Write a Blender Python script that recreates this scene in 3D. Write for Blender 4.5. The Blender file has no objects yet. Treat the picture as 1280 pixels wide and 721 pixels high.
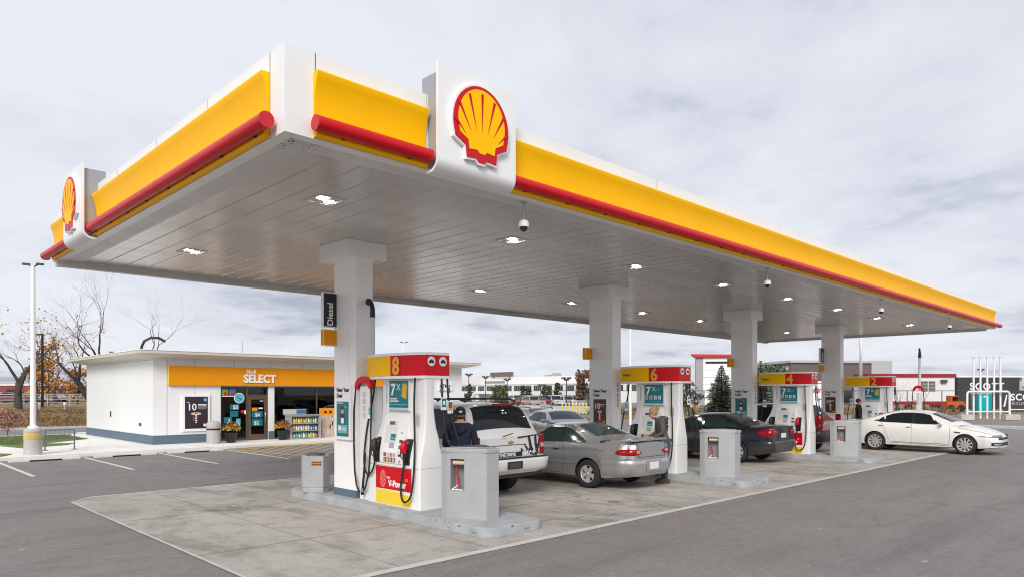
import bpy, bmesh, math, random
from mathutils import Vector, Matrix, Euler
R = math.radians
rnd = random.Random(7)
scene = bpy.context.scene
col = scene.collection

# ------------------------------------------------------------------ camera, sky, sun, exposure
CAM_H = 2.05
YAW = 0.775788
cam_data = bpy.data.cameras.new('camera')
cam = bpy.data.objects.new('camera', cam_data)
col.objects.link(cam)
cam.location = (0, 0, CAM_H)
cam.rotation_euler = (R(90), 0, -YAW)
cam_data.sensor_width = 36
cam_data.lens = 877.25 / 1280 * 36
cam_data.shift_y = (491.1 - 360.5) / 1280
cam_data.clip_start = 0.1
cam_data.clip_end = 4000
scene.camera = cam

SUN_ELEV, SUN_AZ = R(34), R(232)          # high, diffuse, from behind the camera's left shoulder
world = bpy.data.worlds.new('World')
scene.world = world
world.use_nodes = True
wn = world.node_tree
for n in list(wn.nodes): wn.nodes.remove(n)
def wnode(t, **k):
    n = wn.nodes.new(t)
    for a, b in k.items(): setattr(n, a, b)
    return n
out = wnode('ShaderNodeOutputWorld')
sky = wnode('ShaderNodeTexSky', sky_type='NISHITA')
sky.sun_disc = False
sky.sun_elevation = SUN_ELEV
sky.sun_rotation = SUN_AZ
sky.air_density = 1.0; sky.dust_density = 2.0
bg = wnode('ShaderNodeBackground')
bg.inputs['Strength'].default_value = 0.10
# overcast layer: cloud colour laid over the clear sky
tc = wnode('ShaderNodeTexCoord')
sep = wnode('ShaderNodeSeparateXYZ'); wn.links.new(tc.outputs['Generated'], sep.inputs[0])
# project the direction on a flat cloud deck: (x, y) / (z + 0.12)
addz = wnode('ShaderNodeMath', operation='ADD'); wn.links.new(sep.outputs['Z'], addz.inputs[0]); addz.inputs[1].default_value = 0.13
mx = wnode('ShaderNodeMath', operation='MAXIMUM'); wn.links.new(addz.outputs[0], mx.inputs[0]); mx.inputs[1].default_value = 0.05
dx = wnode('ShaderNodeMath', operation='DIVIDE'); wn.links.new(sep.outputs['X'], dx.inputs[0]); wn.links.new(mx.outputs[0], dx.inputs[1])
dy = wnode('ShaderNodeMath', operation='DIVIDE'); wn.links.new(sep.outputs['Y'], dy.inputs[0]); wn.links.new(mx.outputs[0], dy.inputs[1])
cmb = wnode('ShaderNodeCombineXYZ'); wn.links.new(dx.outputs[0], cmb.inputs[0]); wn.links.new(dy.outputs[0], cmb.inputs[1])
SKY_OFF = (36.976, 5.622, -3.285)
off = wnode('ShaderNodeVectorMath', operation='ADD'); wn.links.new(cmb.outputs[0], off.inputs[0]); off.inputs[1].default_value = SKY_OFF
n1 = wnode('ShaderNodeTexNoise'); n1.inputs['Scale'].default_value = 0.62; n1.inputs['Detail'].default_value = 6; n1.inputs['Roughness'].default_value = 0.60
n1.inputs['Distortion'].default_value = 0.4
wn.links.new(off.outputs[0], n1.inputs['Vector'])
n2 = wnode('ShaderNodeTexNoise'); n2.inputs['Scale'].default_value = 2.6; n2.inputs['Detail'].default_value = 5
wn.links.new(off.outputs[0], n2.inputs['Vector'])
mixn = wnode('ShaderNodeMix', data_type='FLOAT'); mixn.inputs[0].default_value = 0.26
wn.links.new(n1.outputs[0], mixn.inputs[2]); wn.links.new(n2.outputs[0], mixn.inputs[3])
ramp = wnode('ShaderNodeValToRGB')
ramp.color_ramp.elements[0].position = 0.36; ramp.color_ramp.elements[0].color = (2.3, 2.42, 2.92, 1)
ramp.color_ramp.elements[1].position = 0.58; ramp.color_ramp.elements[1].color = (4.32, 4.46, 4.80, 1)
e = ramp.color_ramp.elements.new(0.46); e.color = (3.70, 3.85, 4.30, 1)
wn.links.new(mixn.outputs[0], ramp.inputs[0])
mixs = wnode('ShaderNodeMix', data_type='RGBA'); mixs.inputs[0].default_value = 0.97
wn.links.new(sky.outputs[0], mixs.inputs[6]); wn.links.new(ramp.outputs[0], mixs.inputs[7])
wn.links.new(mixs.outputs[2], bg.inputs['Color']); wn.links.new(bg.outputs[0], out.inputs[0])

sd = bpy.data.lights.new('sun', 'SUN'); sd.energy = 1.5; sd.angle = R(24); sd.color = (1.0, 0.95, 0.88)
sun = bpy.data.objects.new('sun', sd); col.objects.link(sun)
_sv = Vector((math.sin(SUN_AZ) * math.cos(SUN_ELEV), math.cos(SUN_AZ) * math.cos(SUN_ELEV), math.sin(SUN_ELEV)))
sun.rotation_euler = _sv.to_track_quat('Z', 'Y').to_euler()
sun.location = (0, 0, 60)

vs = scene.view_settings
vs.view_transform = 'Standard'; vs.look = 'None'; vs.gamma = 1; vs.use_curve_mapping = False
vs.exposure = 0.95
scene.cycles.use_denoising = True
scene.cycles.max_bounces = 8
scene.cycles.filter_width = 1.1
scene.cycles.diffuse_bounces = 5
scene.cycles.transmission_bounces = 6
scene.cycles.transparent_max_bounces = 12
scene.cycles.sample_clamp_indirect = 6

# ------------------------------------------------------------------ materials
_mats = {}
def lin(h):
    def f(c): return c / 12.92 if c <= .04045 else ((c + .055) / 1.055) ** 2.4
    return tuple(f(int(h[i:i + 2], 16) / 255) for i in (0, 2, 4))
def mat(name, rgb, rough=0.5, metal=0.0, var=0.0, vscale=4.0, bump=0.0, bscale=40.0, coat=0.0, spec=0.5, emit=None, estr=0, stretch=None, alpha=None, objcol=False, dirt=0):
    if name in _mats: return _mats[name]
    if isinstance(rgb, str): rgb = lin(rgb)
    m = bpy.data.materials.new(name); m.use_nodes = True
    nt = m.node_tree; p = nt.nodes['Principled BSDF']
    p.inputs['Base Color'].default_value = (*rgb, 1)
    p.inputs['Roughness'].default_value = rough
    p.inputs['Metallic'].default_value = metal
    p.inputs['Specular IOR Level'].default_value = spec
    if coat: p.inputs['Coat Weight'].default_value = coat; p.inputs['Coat Roughness'].default_value = 0.06
    if emit: p.inputs['Emission Color'].default_value = (*emit, 1); p.inputs['Emission Strength'].default_value = estr
    if alpha is not None: p.inputs['Alpha'].default_value = alpha
    src = None
    if dirt:
        tcd = nt.nodes.new('ShaderNodeTexCoord'); sp_ = nt.nodes.new('ShaderNodeSeparateXYZ'); nt.links.new(tcd.outputs['Object'], sp_.inputs[0])
        hz_ = nt.nodes.new('ShaderNodeMapRange'); nt.links.new(sp_.outputs['Z'], hz_.inputs[0])
        for i_, v_ in enumerate((.85, .25, 0, dirt)): hz_.inputs[i_ + 1].default_value = v_
        nd = nt.nodes.new('ShaderNodeTexNoise'); nd.inputs['Scale'].default_value = 3.2; nd.inputs['Detail'].default_value = 7; nd.inputs['Roughness'].default_value = .7; nt.links.new(tcd.outputs['Object'], nd.inputs['Vector'])
        nr = nt.nodes.new('ShaderNodeMapRange'); nt.links.new(nd.outputs[0], nr.inputs[0])
        for i_, v_ in enumerate((.35, .65, .1, 1)): nr.inputs[i_ + 1].default_value = v_
        mu_ = nt.nodes.new('ShaderNodeMath'); mu_.operation = 'MULTIPLY'; nt.links.new(hz_.outputs[0], mu_.inputs[0]); nt.links.new(nr.outputs[0], mu_.inputs[1])
        mc = nt.nodes.new('ShaderNodeMix'); mc.data_type = 'RGBA'; nt.links.new(mu_.outputs[0], mc.inputs[0]); mc.inputs[6].default_value = (*rgb, 1); mc.inputs[7].default_value = (.20, .17, .13, 1)
        nt.links.new(mc.outputs[2], p.inputs['Base Color'])
        mr_ = nt.nodes.new('ShaderNodeMapRange'); nt.links.new(mu_.outputs[0], mr_.inputs[0]); mr_.inputs[3].default_value = rough; mr_.inputs[4].default_value = .8; nt.links.new(mr_.outputs[0], p.inputs['Roughness'])
        cr_ = nt.nodes.new('ShaderNodeMapRange'); nt.links.new(mu_.outputs[0], cr_.inputs[0]); cr_.inputs[3].default_value = coat; cr_.inputs[4].default_value = 0; nt.links.new(cr_.outputs[0], p.inputs['Coat Weight'])
    if objcol:
        oi = nt.nodes.new('ShaderNodeObjectInfo'); nt.links.new(oi.outputs['Color'], p.inputs['Base Color'])
    if var or bump:
        t = nt.nodes.new('ShaderNodeTexCoord')
        mp = nt.nodes.new('ShaderNodeMapping'); nt.links.new(t.outputs['Object'], mp.inputs[0])
        if stretch: mp.inputs['Scale'].default_value = stretch
    if var:
        n = nt.nodes.new('ShaderNodeTexNoise'); n.inputs['Scale'].default_value = vscale; n.inputs['Detail'].default_value = 8; n.inputs['Roughness'].default_value = .62
        nt.links.new(mp.outputs[0], n.inputs['Vector'])
        mr = nt.nodes.new('ShaderNodeMapRange'); mr.inputs[1].default_value = .3; mr.inputs[2].default_value = .7
        mr.inputs[3].default_value = 1 - var; mr.inputs[4].default_value = 1 + var
        nt.links.new(n.outputs[0], mr.inputs[0])
        vm = nt.nodes.new('ShaderNodeVectorMath'); vm.operation = 'SCALE'
        vm.inputs[0].default_value = rgb
        nt.links.new(mr.outputs[0], vm.inputs['Scale']); nt.links.new(vm.outputs[0], p.inputs['Base Color'])
        mr2 = nt.nodes.new('ShaderNodeMapRange'); mr2.inputs[1].default_value = .3; mr2.inputs[2].default_value = .7
        mr2.inputs[3].default_value = min(1, rough * (1 + var)); mr2.inputs[4].default_value = rough * (1 - var * .7)
        nt.links.new(n.outputs[0], mr2.inputs[0]); nt.links.new(mr2.outputs[0], p.inputs['Roughness'])
    if bump:
        n = nt.nodes.new('ShaderNodeTexNoise'); n.inputs['Scale'].default_value = bscale; n.inputs['Detail'].default_value = 5
        nt.links.new(mp.outputs[0], n.inputs['Vector'])
        b = nt.nodes.new('ShaderNodeBump'); b.inputs['Strength'].default_value = bump; b.inputs['Distance'].default_value = .02
        nt.links.new(n.outputs[0], b.inputs['Height']); nt.links.new(b.outputs[0], p.inputs['Normal'])
    _mats[name] = m
    return m

def ground_mat(name, base, dark, light, joint=False, grain=90, patch=.25, rough=.85, speck=0.5, drive=False, cracks=0):
    """layered noise ground: large patches, medium stains, fine aggregate; joints drawn as grooves via bands"""
    m = bpy.data.materials.new(name); m.use_nodes = True
    nt = m.node_tree; p = nt.nodes['Principled BSDF']; L = nt.links.new
    t = nt.nodes.new('ShaderNodeTexCoord')
    def noise(s, d=6, r=.6, vec=None, dist=0):
        n = nt.nodes.new('ShaderNodeTexNoise'); n.inputs['Scale'].default_value = s; n.inputs['Detail'].default_value = d
        n.inputs['Roughness'].default_value = r; n.inputs['Distortion'].default_value = dist
        L((vec or t.outputs['Object']), n.inputs['Vector']); return n.outputs[0]
    def mrange(src, a, b, c, d):
        n = nt.nodes.new('ShaderNodeMapRange'); L(src, n.inputs[0])
        for i, v in enumerate((a, b, c, d)): n.inputs[i + 1].default_value = v
        return n.outputs[0]
    def mixc(f, a, b, mode='MIX'):
        n = nt.nodes.new('ShaderNodeMix'); n.data_type = 'RGBA'; n.blend_type = mode
        if isinstance(f, (int, float)): n.inputs[0].default_value = f
        else: L(f, n.inputs[0])
        for i, v in ((6, a), (7, b)):
            if isinstance(v, tuple): n.inputs[i].default_value = (*v, 1)
            else: L(v, n.inputs[i])
        return n.outputs[2]
    big = mrange(noise(patch, 5, .6, dist=.6), .35, .65, 0, 1)
    c = mixc(big, base, light)
    # stretched streaks along the driving direction
    mp = nt.nodes.new('ShaderNodeMapping'); mp.inputs['Scale'].default_value = (.12, 1.2, 1) if drive else (1.1, .5, 1)
    L(t.outputs['Object'], mp.inputs[0])
    st = mrange(noise(.9, 6, .65, mp.outputs[0], .8), .5, .72, 0, .75)
    c = mixc(st, c, dark)
    med = mrange(noise(2.3, 8, .7), .50, .75, 0, .65)
    c = mixc(med, c, dark)
    if cracks:
        nv = nt.nodes.new('ShaderNodeTexNoise'); nv.inputs['Scale'].default_value = 1.3; nv.inputs['Detail'].default_value = 5; L(t.outputs['Object'], nv.inputs['Vector'])
        ad = nt.nodes.new('ShaderNodeVectorMath'); ad.operation = 'SCALE'; L(nv.outputs['Color'], ad.inputs[0]); ad.inputs['Scale'].default_value = .9
        a2 = nt.nodes.new('ShaderNodeVectorMath'); a2.operation = 'ADD'; L(t.outputs['Object'], a2.inputs[0]); L(ad.outputs[0], a2.inputs[1])
        vo = nt.nodes.new('ShaderNodeTexVoronoi'); vo.feature = 'DISTANCE_TO_EDGE'; vo.inputs['Scale'].default_value = cracks; L(a2.outputs[0], vo.inputs['Vector'])
        ln = mrange(vo.outputs['Distance'], .0015, .0045, 1, 0)
        mk = mrange(noise(.22, 3, .5), .50, .56, 0, 1)
        mu = nt.nodes.new('ShaderNodeMath'); mu.operation = 'MULTIPLY'; L(ln, mu.inputs[0]); L(mk, mu.inputs[1])
        m3 = nt.nodes.new('ShaderNodeMath'); m3.operation = 'MULTIPLY'; L(mu.outputs[0], m3.inputs[0]); m3.inputs[1].default_value = .65
        c = mixc(m3.outputs[0], c, tuple(v * .45 for v in dark))
    spots = mrange(noise(5.5, 3, .5), .70, .74, 0, .55)
    c = mixc(spots, c, tuple(v * .7 for v in dark))
    g2 = mrange(noise(grain * .22, 4, .75), .35, .65, 1 - speck * .32, 1 + speck * .32)
    vg = nt.nodes.new('ShaderNodeVectorMath'); vg.operation = 'SCALE'; L(c, vg.inputs[0]); L(g2, vg.inputs['Scale']); c = vg.outputs[0]
    fine = mrange(noise(grain, 3, .7), .3, .7, 1 - speck, 1 + speck)
    vm = nt.nodes.new('ShaderNodeVectorMath'); vm.operation = 'SCALE'; L(c, vm.inputs[0]); L(fine, vm.inputs['Scale'])
    c = vm.outputs[0]
    L(c, p.inputs['Base Color'])
    L(mrange(noise(1.7, 6, .6), .3, .7, rough - .12, min(1, rough + .1)), p.inputs['Roughness'])
    b = nt.nodes.new('ShaderNodeBump'); b.inputs['Strength'].default_value = .35; b.inputs['Distance'].default_value = .01
    L(noise(grain * .7, 4, .7), b.inputs['Height']); L(b.outputs[0], p.inputs['Normal'])
    p.inputs['Specular IOR Level'].default_value = .35
    _mats[name] = m
    return m

WHITE = mat('white_panel', (.84, .85, .84), .32, var=.03, vscale=1.5)
WHITE_P = mat('white_plastic', (.86, .86, .86), .28)
SOFFIT = mat('soffit_metal', (.66, .64, .61), .24, metal=.60, var=.10, vscale=1.1, stretch=(.25, 1.6, 1))
YEL = mat('yellow_acrylic', (1.0, .535, .0), .42, spec=.12, var=.03, vscale=.7)
YEL2 = mat('yellow_sign', (.80, .30, .002), .5, spec=.25, var=.03, vscale=.6)
RED = mat('red_acrylic', (.58, .003, .010), .30, spec=.3)
RED_D = mat('red_matte', (.55, .012, .02), .45)
GREY = mat('grey_metal', (.40, .41, .415), .42, metal=.15, var=.08, vscale=3, bump=.06, bscale=60)
GREY_D = mat('dark_grey_metal', (.09, .095, .1), .45, metal=.3)
BLACK = mat('black_plastic', (.012, .012, .013), .42)
RUBBER = mat('black_rubber', (.016, .016, .017), .65, bump=.1, bscale=80)
HOLE = mat('deep_shadow', (.01, .01, .01), .9)
GLASS_D = mat('dark_glass', (.008, .010, .012), .04, spec=.7, coat=.4)
TEAL = mat('teal_print', (.005, .16, .19), .35)
TEAL_L = mat('light_teal_print', (.10, .45, .55), .35)
PRINTW = mat('white_print', (.8, .8, .8), .5)
BLUEBASE = mat('slate_blue_base', (.10, .15, .20), .5, var=.06)
CHROME = mat('brushed_steel', (.55, .55, .56), .25, metal=.9)
YELPAINT = mat('yellow_paint', (.60, .42, .10), .7, var=.18, vscale=6, bump=.1)
WHITEPAINT = mat('line_paint', (.62, .58, .50), .75, var=.16, vscale=7)
CONC = mat('kerb_concrete', (.47, .455, .43), .85, var=.14, vscale=2.2, bump=.25, bscale=70)
ISLE = mat('island_concrete_paint', (.38, .395, .41), .75, var=.20, vscale=2.6, bump=.3, bscale=50)
ORANGE = mat('orange_print', (.85, .25, .02), .5)
SILVER = mat('silver_paint', (.42, .42, .43), .3, metal=.7, coat=.5)

# ------------------------------------------------------------------ geometry helpers
class MB:
    def __init__(s): s.v = []; s.f = []; s.mi = []; s.m = []; s.sm = []
    def slot(s, m):
        if m not in s.m: s.m.append(m)
        return s.m.index(m)
    def add(s, vs, fs, m, M=None, smooth=False):
        o = len(s.v); k = s.slot(m)
        for v in vs:
            v = Vector(v)
            s.v.append(M @ v if M else v)
        for f in fs:
            s.f.append([o + i for i in f]); s.mi.append(k); s.sm.append(smooth)
        return s
    def box(s, a, b, m, M=None):
        x0, x1 = sorted((a[0], b[0])); y0, y1 = sorted((a[1], b[1])); z0, z1 = sorted((a[2], b[2]))
        v = [(x0, y0, z0), (x1, y0, z0), (x1, y1, z0), (x0, y1, z0), (x0, y0, z1), (x1, y0, z1), (x1, y1, z1), (x0, y1, z1)]
        return s.add(v, [(3, 2, 1, 0), (4, 5, 6, 7), (0, 1, 5, 4), (1, 2, 6, 5), (2, 3, 7, 6), (3, 0, 4, 7)], m, M)
    def cbox(s, c, d, m, M=None):
        return s.box([c[i] - d[i] / 2 for i in range(3)], [c[i] + d[i] / 2 for i in range(3)], m, M)
    def prism(s, poly, axis, a, b, m, M=None, smooth=False):
        """poly 2D extruded along axis from a to b. axis 0: poly=(y,z); 1: poly=(x,z); 2: poly=(x,y)"""
        n = len(poly)
        def pt(p, t):
            return {0: (t, p[0], p[1]), 1: (p[0], t, p[1]), 2: (p[0], p[1], t)}[axis]
        v = [pt(p, a) for p in poly] + [pt(p, b) for p in poly]
        area = sum(poly[i][0] * poly[(i + 1) % n][1] - poly[(i + 1) % n][0] * poly[i][1] for i in range(n))
        flip = (area > 0) ^ (axis == 1) ^ (b < a)
        side = [(i, (i + 1) % n, n + (i + 1) % n, n + i) for i in range(n)]
        caps = [tuple(range(n - 1, -1, -1)), tuple(range(n, 2 * n))]
        if not flip:
            side = [f[::-1] for f in side]; caps = [f[::-1] for f in caps]
        s.add(v, side, m, M, smooth); s.add(v, caps, m, M)
        return s
    def tube(s, pts, r, m, n=8, M=None, caps=True, up=None):
        """r may be a number or list"""
        pts = [Vector(p) for p in pts]
        if not isinstance(r, (list, tuple)): r = [r] * len(pts)
        v = []; last = None
        for i, p in enumerate(pts):
            a = pts[max(0, i - 1)]; b = pts[min(len(pts) - 1, i + 1)]
            d = (b - a)
            d = d.normalized() if d.length > 1e-9 else Vector((0, 0, 1))
            ref = last if last is not None else (Vector((0, 0, 1)) if abs(d.z) < .9 else Vector((1, 0, 0)))
            u = (ref - d * ref.dot(d))
            if u.length < 1e-5: u = d.orthogonal()
            u.normalize(); last = u; w = d.cross(u)
            for k in range(n):
                t = 2 * math.pi * k / n
                v.append(p + (u * math.cos(t) + w * math.sin(t)) * r[i])
        f = []
        for i in range(len(pts) - 1):
            for k in range(n):
                k2 = (k + 1) % n
                f.append((i * n + k, i * n + k2, (i + 1) * n + k2, (i + 1) * n + k))
        s.add(v, f, m, M, True)
        if caps:
            s.add(v, [tuple(range(n - 1, -1, -1)), tuple(range((len(pts) - 1) * n, len(pts) * n))], m, M)
        return s
    def lathe(s, prof, m, n=24, M=None, smooth=True, axis='z', cap=True):
        """prof list of (r, h) around local z"""
        v = []; f = []
        for r, h in prof:
            for k in range(n):
                t = 2 * math.pi * k / n
                v.append((r * math.cos(t), r * math.sin(t), h))
        for i in range(len(prof) - 1):
            for k in range(n):
                k2 = (k + 1) % n
                f.append((i * n + k, i * n + k2, (i + 1) * n + k2, (i + 1) * n + k))
        s.add(v, f, m, M, smooth)
        caps = []
        if not cap: return s
        if prof[0][0] > 1e-4: caps.append(tuple(range(n - 1, -1, -1)))
        if prof[-1][0] > 1e-4: caps.append(tuple(range((len(prof) - 1) * n, len(prof) * n)))
        s.add(v, caps, m, M)
        return s
    def quad(s, a, b, c, d, m, M=None): return s.add([a, b, c, d], [(0, 1, 2, 3)], m, M)
    def sphere(s, c, r, m, n=12, M=None):
        if not isinstance(r, (tuple, list)): r = (r, r, r)
        T = Matrix.Translation(c) @ Matrix.Diagonal((*r, 1))
        if M: T = M @ T
        prof = [(math.sin(math.pi * i / n) if 0 < i < n else 0.0, -math.cos(math.pi * i / n)) for i in range(n + 1)]
        prof = [(max(a, 1e-4), b) for a, b in prof]
        return s.lathe(prof, m, n * 2, T)
    def mesh(s, name, bevel=0, weld=False):
        me = bpy.data.meshes.new(name)
        me.from_pydata([tuple(v) for v in s.v], [], s.f)
        for m in s.m: me.materials.append(m)
        for p, k, sm in zip(me.polygons, s.mi, s.sm): p.material_index = k; p.use_smooth = sm
        if weld or bevel:
            bm = bmesh.new(); bm.from_mesh(me)
            bmesh.ops.remove_doubles(bm, verts=bm.verts, dist=1e-5)
            if bevel:
                es = [e for e in bm.edges if len(e.link_faces) == 2 and e.calc_face_angle(0) > R(35)]
                bmesh.ops.bevel(bm, geom=es, offset=bevel, segments=2, affect='EDGES', profile=.6, clamp_overlap=True)
            bm.to_mesh(me); bm.free()
        me.update()
        return me
    def build(s, name, parent=None, loc=None, bevel=0, weld=False, rot=None):
        me = s.mesh(name, bevel, weld)
        return link(name, me, parent, loc, rot)
def link(name, me, parent=None, loc=None, rot=None):
    o = bpy.data.objects.new(name, me); col.objects.link(o)
    if loc: o.location = loc
    if rot: o.rotation_euler = rot
    if parent: o.parent = parent
    return o
def thing(name, label, cat, loc=(0, 0, 0), rz=0, group=None):
    o = bpy.data.objects.new(name, None); col.objects.link(o)
    o.empty_display_size = .2
    o.location = loc; o.rotation_euler = (0, 0, rz); o['label'] = label; o['category'] = cat
    if group: o['group'] = group
    return o
def tag(o, label, cat, group=None):
    o['label'] = label; o['category'] = cat
    if group: o['group'] = group
    return o
def struct(o, kind='structure'):
    o['kind'] = kind; return o
def copy_tree(o, parent=None):
    c = o.copy(); col.objects.link(c); c.parent = parent
    for ch in list(o.children): copy_tree(ch, c)
    return c
def dup(o, loc=None, rz=None, label=None):
    c = copy_tree(o)
    if loc: c.location = loc
    if rz is not None: c.rotation_euler = (0, 0, rz)
    if label: c['label'] = label
    return c
def text(body, size, m, extrude=.004, bold=0.0, spacing=1.0, align='CENTER', sx=1.0):
    """returns an MB with letters in local XZ plane facing -Y, baseline z=0, centred in x"""
    cu = bpy.data.curves.new('lettering', 'FONT'); cu.body = body; cu.size = size; cu.extrude = extrude
    cu.offset = bold; cu.align_x = align; cu.space_character = spacing; cu.resolution_u = 3
    o = bpy.data.objects.new('lettering', cu); col.objects.link(o)
    dg = bpy.context.evaluated_depsgraph_get()
    me = bpy.data.meshes.new_from_object(o.evaluated_get(dg))
    b = MB()
    T = Matrix.Rotation(R(90), 4, 'X') @ Matrix.Diagonal((sx, 1, 1, 1))
    b.add([v.co[:] for v in me.vertices], [tuple(p.vertices) for p in me.polygons], m, T)
    bpy.data.objects.remove(o); bpy.data.curves.remove(cu); bpy.data.meshes.remove(me)
    return b
def merge(dst, src, M=None):
    off = len(dst.v)
    for v in src.v: dst.v.append(M @ v if M else v.copy())
    for f, k, sm in zip(src.f, src.mi, src.sm):
        dst.f.append([off + i for i in f]); dst.mi.append(dst.slot(src.m[k])); dst.sm.append(sm)
    return dst
# frames for signs: front faces -Y (FY) or -X (FX)
def FY(x, y, z): return Matrix.Translation((x, y, z))
def FX(x, y, z): return Matrix.Translation((x, y, z)) @ Matrix.Rotation(R(-90), 4, 'Z')
def disc(b, c, r, m, n=16, t=.003, M=None):
    poly = [(c[0] + r * math.cos(2 * math.pi * k / n), c[2] + r * math.sin(2 * math.pi * k / n)) for k in range(n)]
    return b.prism(poly, 1, c[1], c[1] - t, m, M)
def ring(b, c, r0, r1, m, n=16, t=.003, M=None):
    for k in range(n):
        a0, a1 = 2 * math.pi * k / n, 2 * math.pi * (k + 1) / n
        poly = [(c[0] + r0 * math.cos(a0), c[2] + r0 * math.sin(a0)), (c[0] + r1 * math.cos(a0), c[2] + r1 * math.sin(a0)),
                (c[0] + r1 * math.cos(a1), c[2] + r1 * math.sin(a1)), (c[0] + r0 * math.cos(a1), c[2] + r0 * math.sin(a1))]
        b.prism(poly, 1, c[1], c[1] - t, m, M)
    return b
def smooth_by_angle(me, ang=35):
    bm = bmesh.new(); bm.from_mesh(me)
    for f in bm.faces: f.smooth = True
    for e in bm.edges:
        e.smooth = not (len(e.link_faces) == 2 and e.calc_face_angle(0) > R(ang))
    bm.to_mesh(me); bm.free()
def skin_mesh(joints, edges, root, sub=2):
    """joints: {name:(pos, radius)}; grown with Skin + Subdivision and baked"""
    names = list(joints); idx = {n: i for i, n in enumerate(names)}
    me = bpy.data.meshes.new('skin')
    me.from_pydata([joints[n][0] for n in names], [(idx[a], idx[b]) for a, b in edges], [])
    o = bpy.data.objects.new('skin', me); col.objects.link(o)
    md = o.modifiers.new('Skin', 'SKIN'); md.use_smooth_shade = True
    sv = me.skin_vertices[0].data
    for n in names:
        r = joints[n][1]
        sv[idx[n]].radius = r if isinstance(r, tuple) else (r, r)
        sv[idx[n]].use_root = (n == root)
    ms = o.modifiers.new('Sub', 'SUBSURF'); ms.levels = sub
    dg = bpy.context.evaluated_depsgraph_get()
    res = bpy.data.meshes.new_from_object(o.evaluated_get(dg))
    bpy.data.objects.remove(o); bpy.data.meshes.remove(me)
    for p in res.polygons: p.use_smooth = True
    return res
# ------------------------------------------------------------------ ground
ASPH = ground_mat('asphalt', (.200, .182, .176), (.150, .136, .131), (.26, .235, .226), grain=55, patch=.10, speck=.38, drive=True, cracks=.16)
PADM = ground_mat('pad_concrete', (.37, .345, .315), (.155, .135, .115), (.47, .445, .41), cracks=.22, grain=45, patch=.28, speck=.16)
SIDEW = ground_mat('sidewalk_concrete', (.76, .75, .72), (.62, .605, .575), (.82, .81, .78), grain=40, patch=.3, speck=.12)
GRASSM = ground_mat('dry_grass', (.20, .125, .045), (.10, .085, .03), (.28, .18, .07), grain=9, patch=.12, speck=.5)
GREENM = ground_mat('green_grass', (.10, .15, .035), (.05, .09, .02), (.16, .19, .05), grain=22, patch=.5, speck=.5)
ROADM = ground_mat('road_asphalt', (.20, .19, .19), (.16, .15, .15), (.25, .24, .235), grain=30, patch=.12, speck=.25, drive=True)
DIRT = ground_mat('dirt', (.22, .17, .12), (.12, .09, .07), (.33, .26, .18), grain=6, patch=.15, speck=.4)

def sheet(name, poly, z, m, parent=None):
    b = MB(); b.add([(x, y, z) for x, y in poly], [tuple(range(len(poly)))], m)
    o = b.build(name, parent); struct(o); return o
def slab(name, poly, z0, z1, m, bevel=0.02):
    area = sum(poly[i][0] * poly[(i + 1) % len(poly)][1] - poly[(i + 1) % len(poly)][0] * poly[i][1] for i in range(len(poly)))
    if area < 0: poly = poly[::-1]
    b = MB(); b.prism(poly, 2, z0, z1, m); o = b.build(name, bevel=bevel); struct(o); return o

sheet('ground', [(-900, -600), (2200, -600), (2200, 2600), (-900, 2600)], -0.02, GRASSM)
sheet('asphalt_lot', [(-60, -40), (49.5, -40), (49.5, 12), (52, 34), (24, 38), (24, 25.9), (-60, 25.9)], 0, ASPH)
PAD = [(3.27, -0), (0, 0)]
pad_poly = [(3.32, 6.69), (37.2, 6.69), (37.2, 15.72), (3.75, 15.72), (3.30, 15.2)]
sheet('concrete_pad', pad_poly, 0.006, PADM)
# saw cut joints in the pad
b = MB()
JM = mat('joint', (.15, .14, .125), .9)
JW = .007
xs = [4.85, 6.30, 9.85, 13.9, 17.5, 21.5, 25.1, 29.0, 32.8]
ys = [9.05, 12.3]
for x in xs: b.box((x, 6.75, .0065), (x + JW, 15.7, .0085), JM)
for y in ys: b.box((3.34, y, .0095), (37.1, y + JW, .0115), JM)
struct(b.build('pad_joints'))
# pale finished lip round the pad
LIP = mat('pale_concrete', (.55, .53, .49), .85, var=.12, vscale=3)
b = MB()
b.box((3.32, 6.70, .0065), (37.2, 6.82, .0125), LIP)
b.add([(3.32, 6.70, .0125), (3.36, 6.70, .0125), (3.34, 15.2, .0125), (3.30, 15.2, .0125)], [(0, 1, 2, 3)], LIP)
b.add([(3.30, 15.2, .0125), (3.36, 15.2, .0125), (3.79, 15.66, .0125), (3.75, 15.72, .0125)], [(0, 1, 2, 3)], LIP)
b.box((3.78, 15.67, .0065), (37.2, 15.72, .0125), LIP)
struct(b.build('pad_lip'))
# paler scuff blotches on the asphalt (broom marks, spilled grout)
SCUF = mat('scuff', (.36, .34, .325), .85, var=.25, vscale=9)
b = MB()
for _ in range(46):
    px, py = rnd.choice([(2.6, 9), (2.2, 11), (2.8, 13), (2.0, 14.5)]) if _ < 26 else (rnd.uniform(8, 30), rnd.uniform(1, 5.8))
    cx_, cy_ = px + rnd.gauss(0, .55), py + rnd.gauss(0, 1.0)
    if cx_ > 3.2 and _ < 26: continue
    r0 = rnd.uniform(.015, .055)
    poly = [(cx_ + r0 * rnd.uniform(.4, 1) * 1.6 * math.cos(t), cy_ + r0 * rnd.uniform(.4, 1) * math.sin(t), .003) for t in [k * math.pi / 4 for k in range(8)]]
    b.add(poly, [tuple(range(8))], SCUF)
struct(b.build('scuffs', ))

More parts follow.
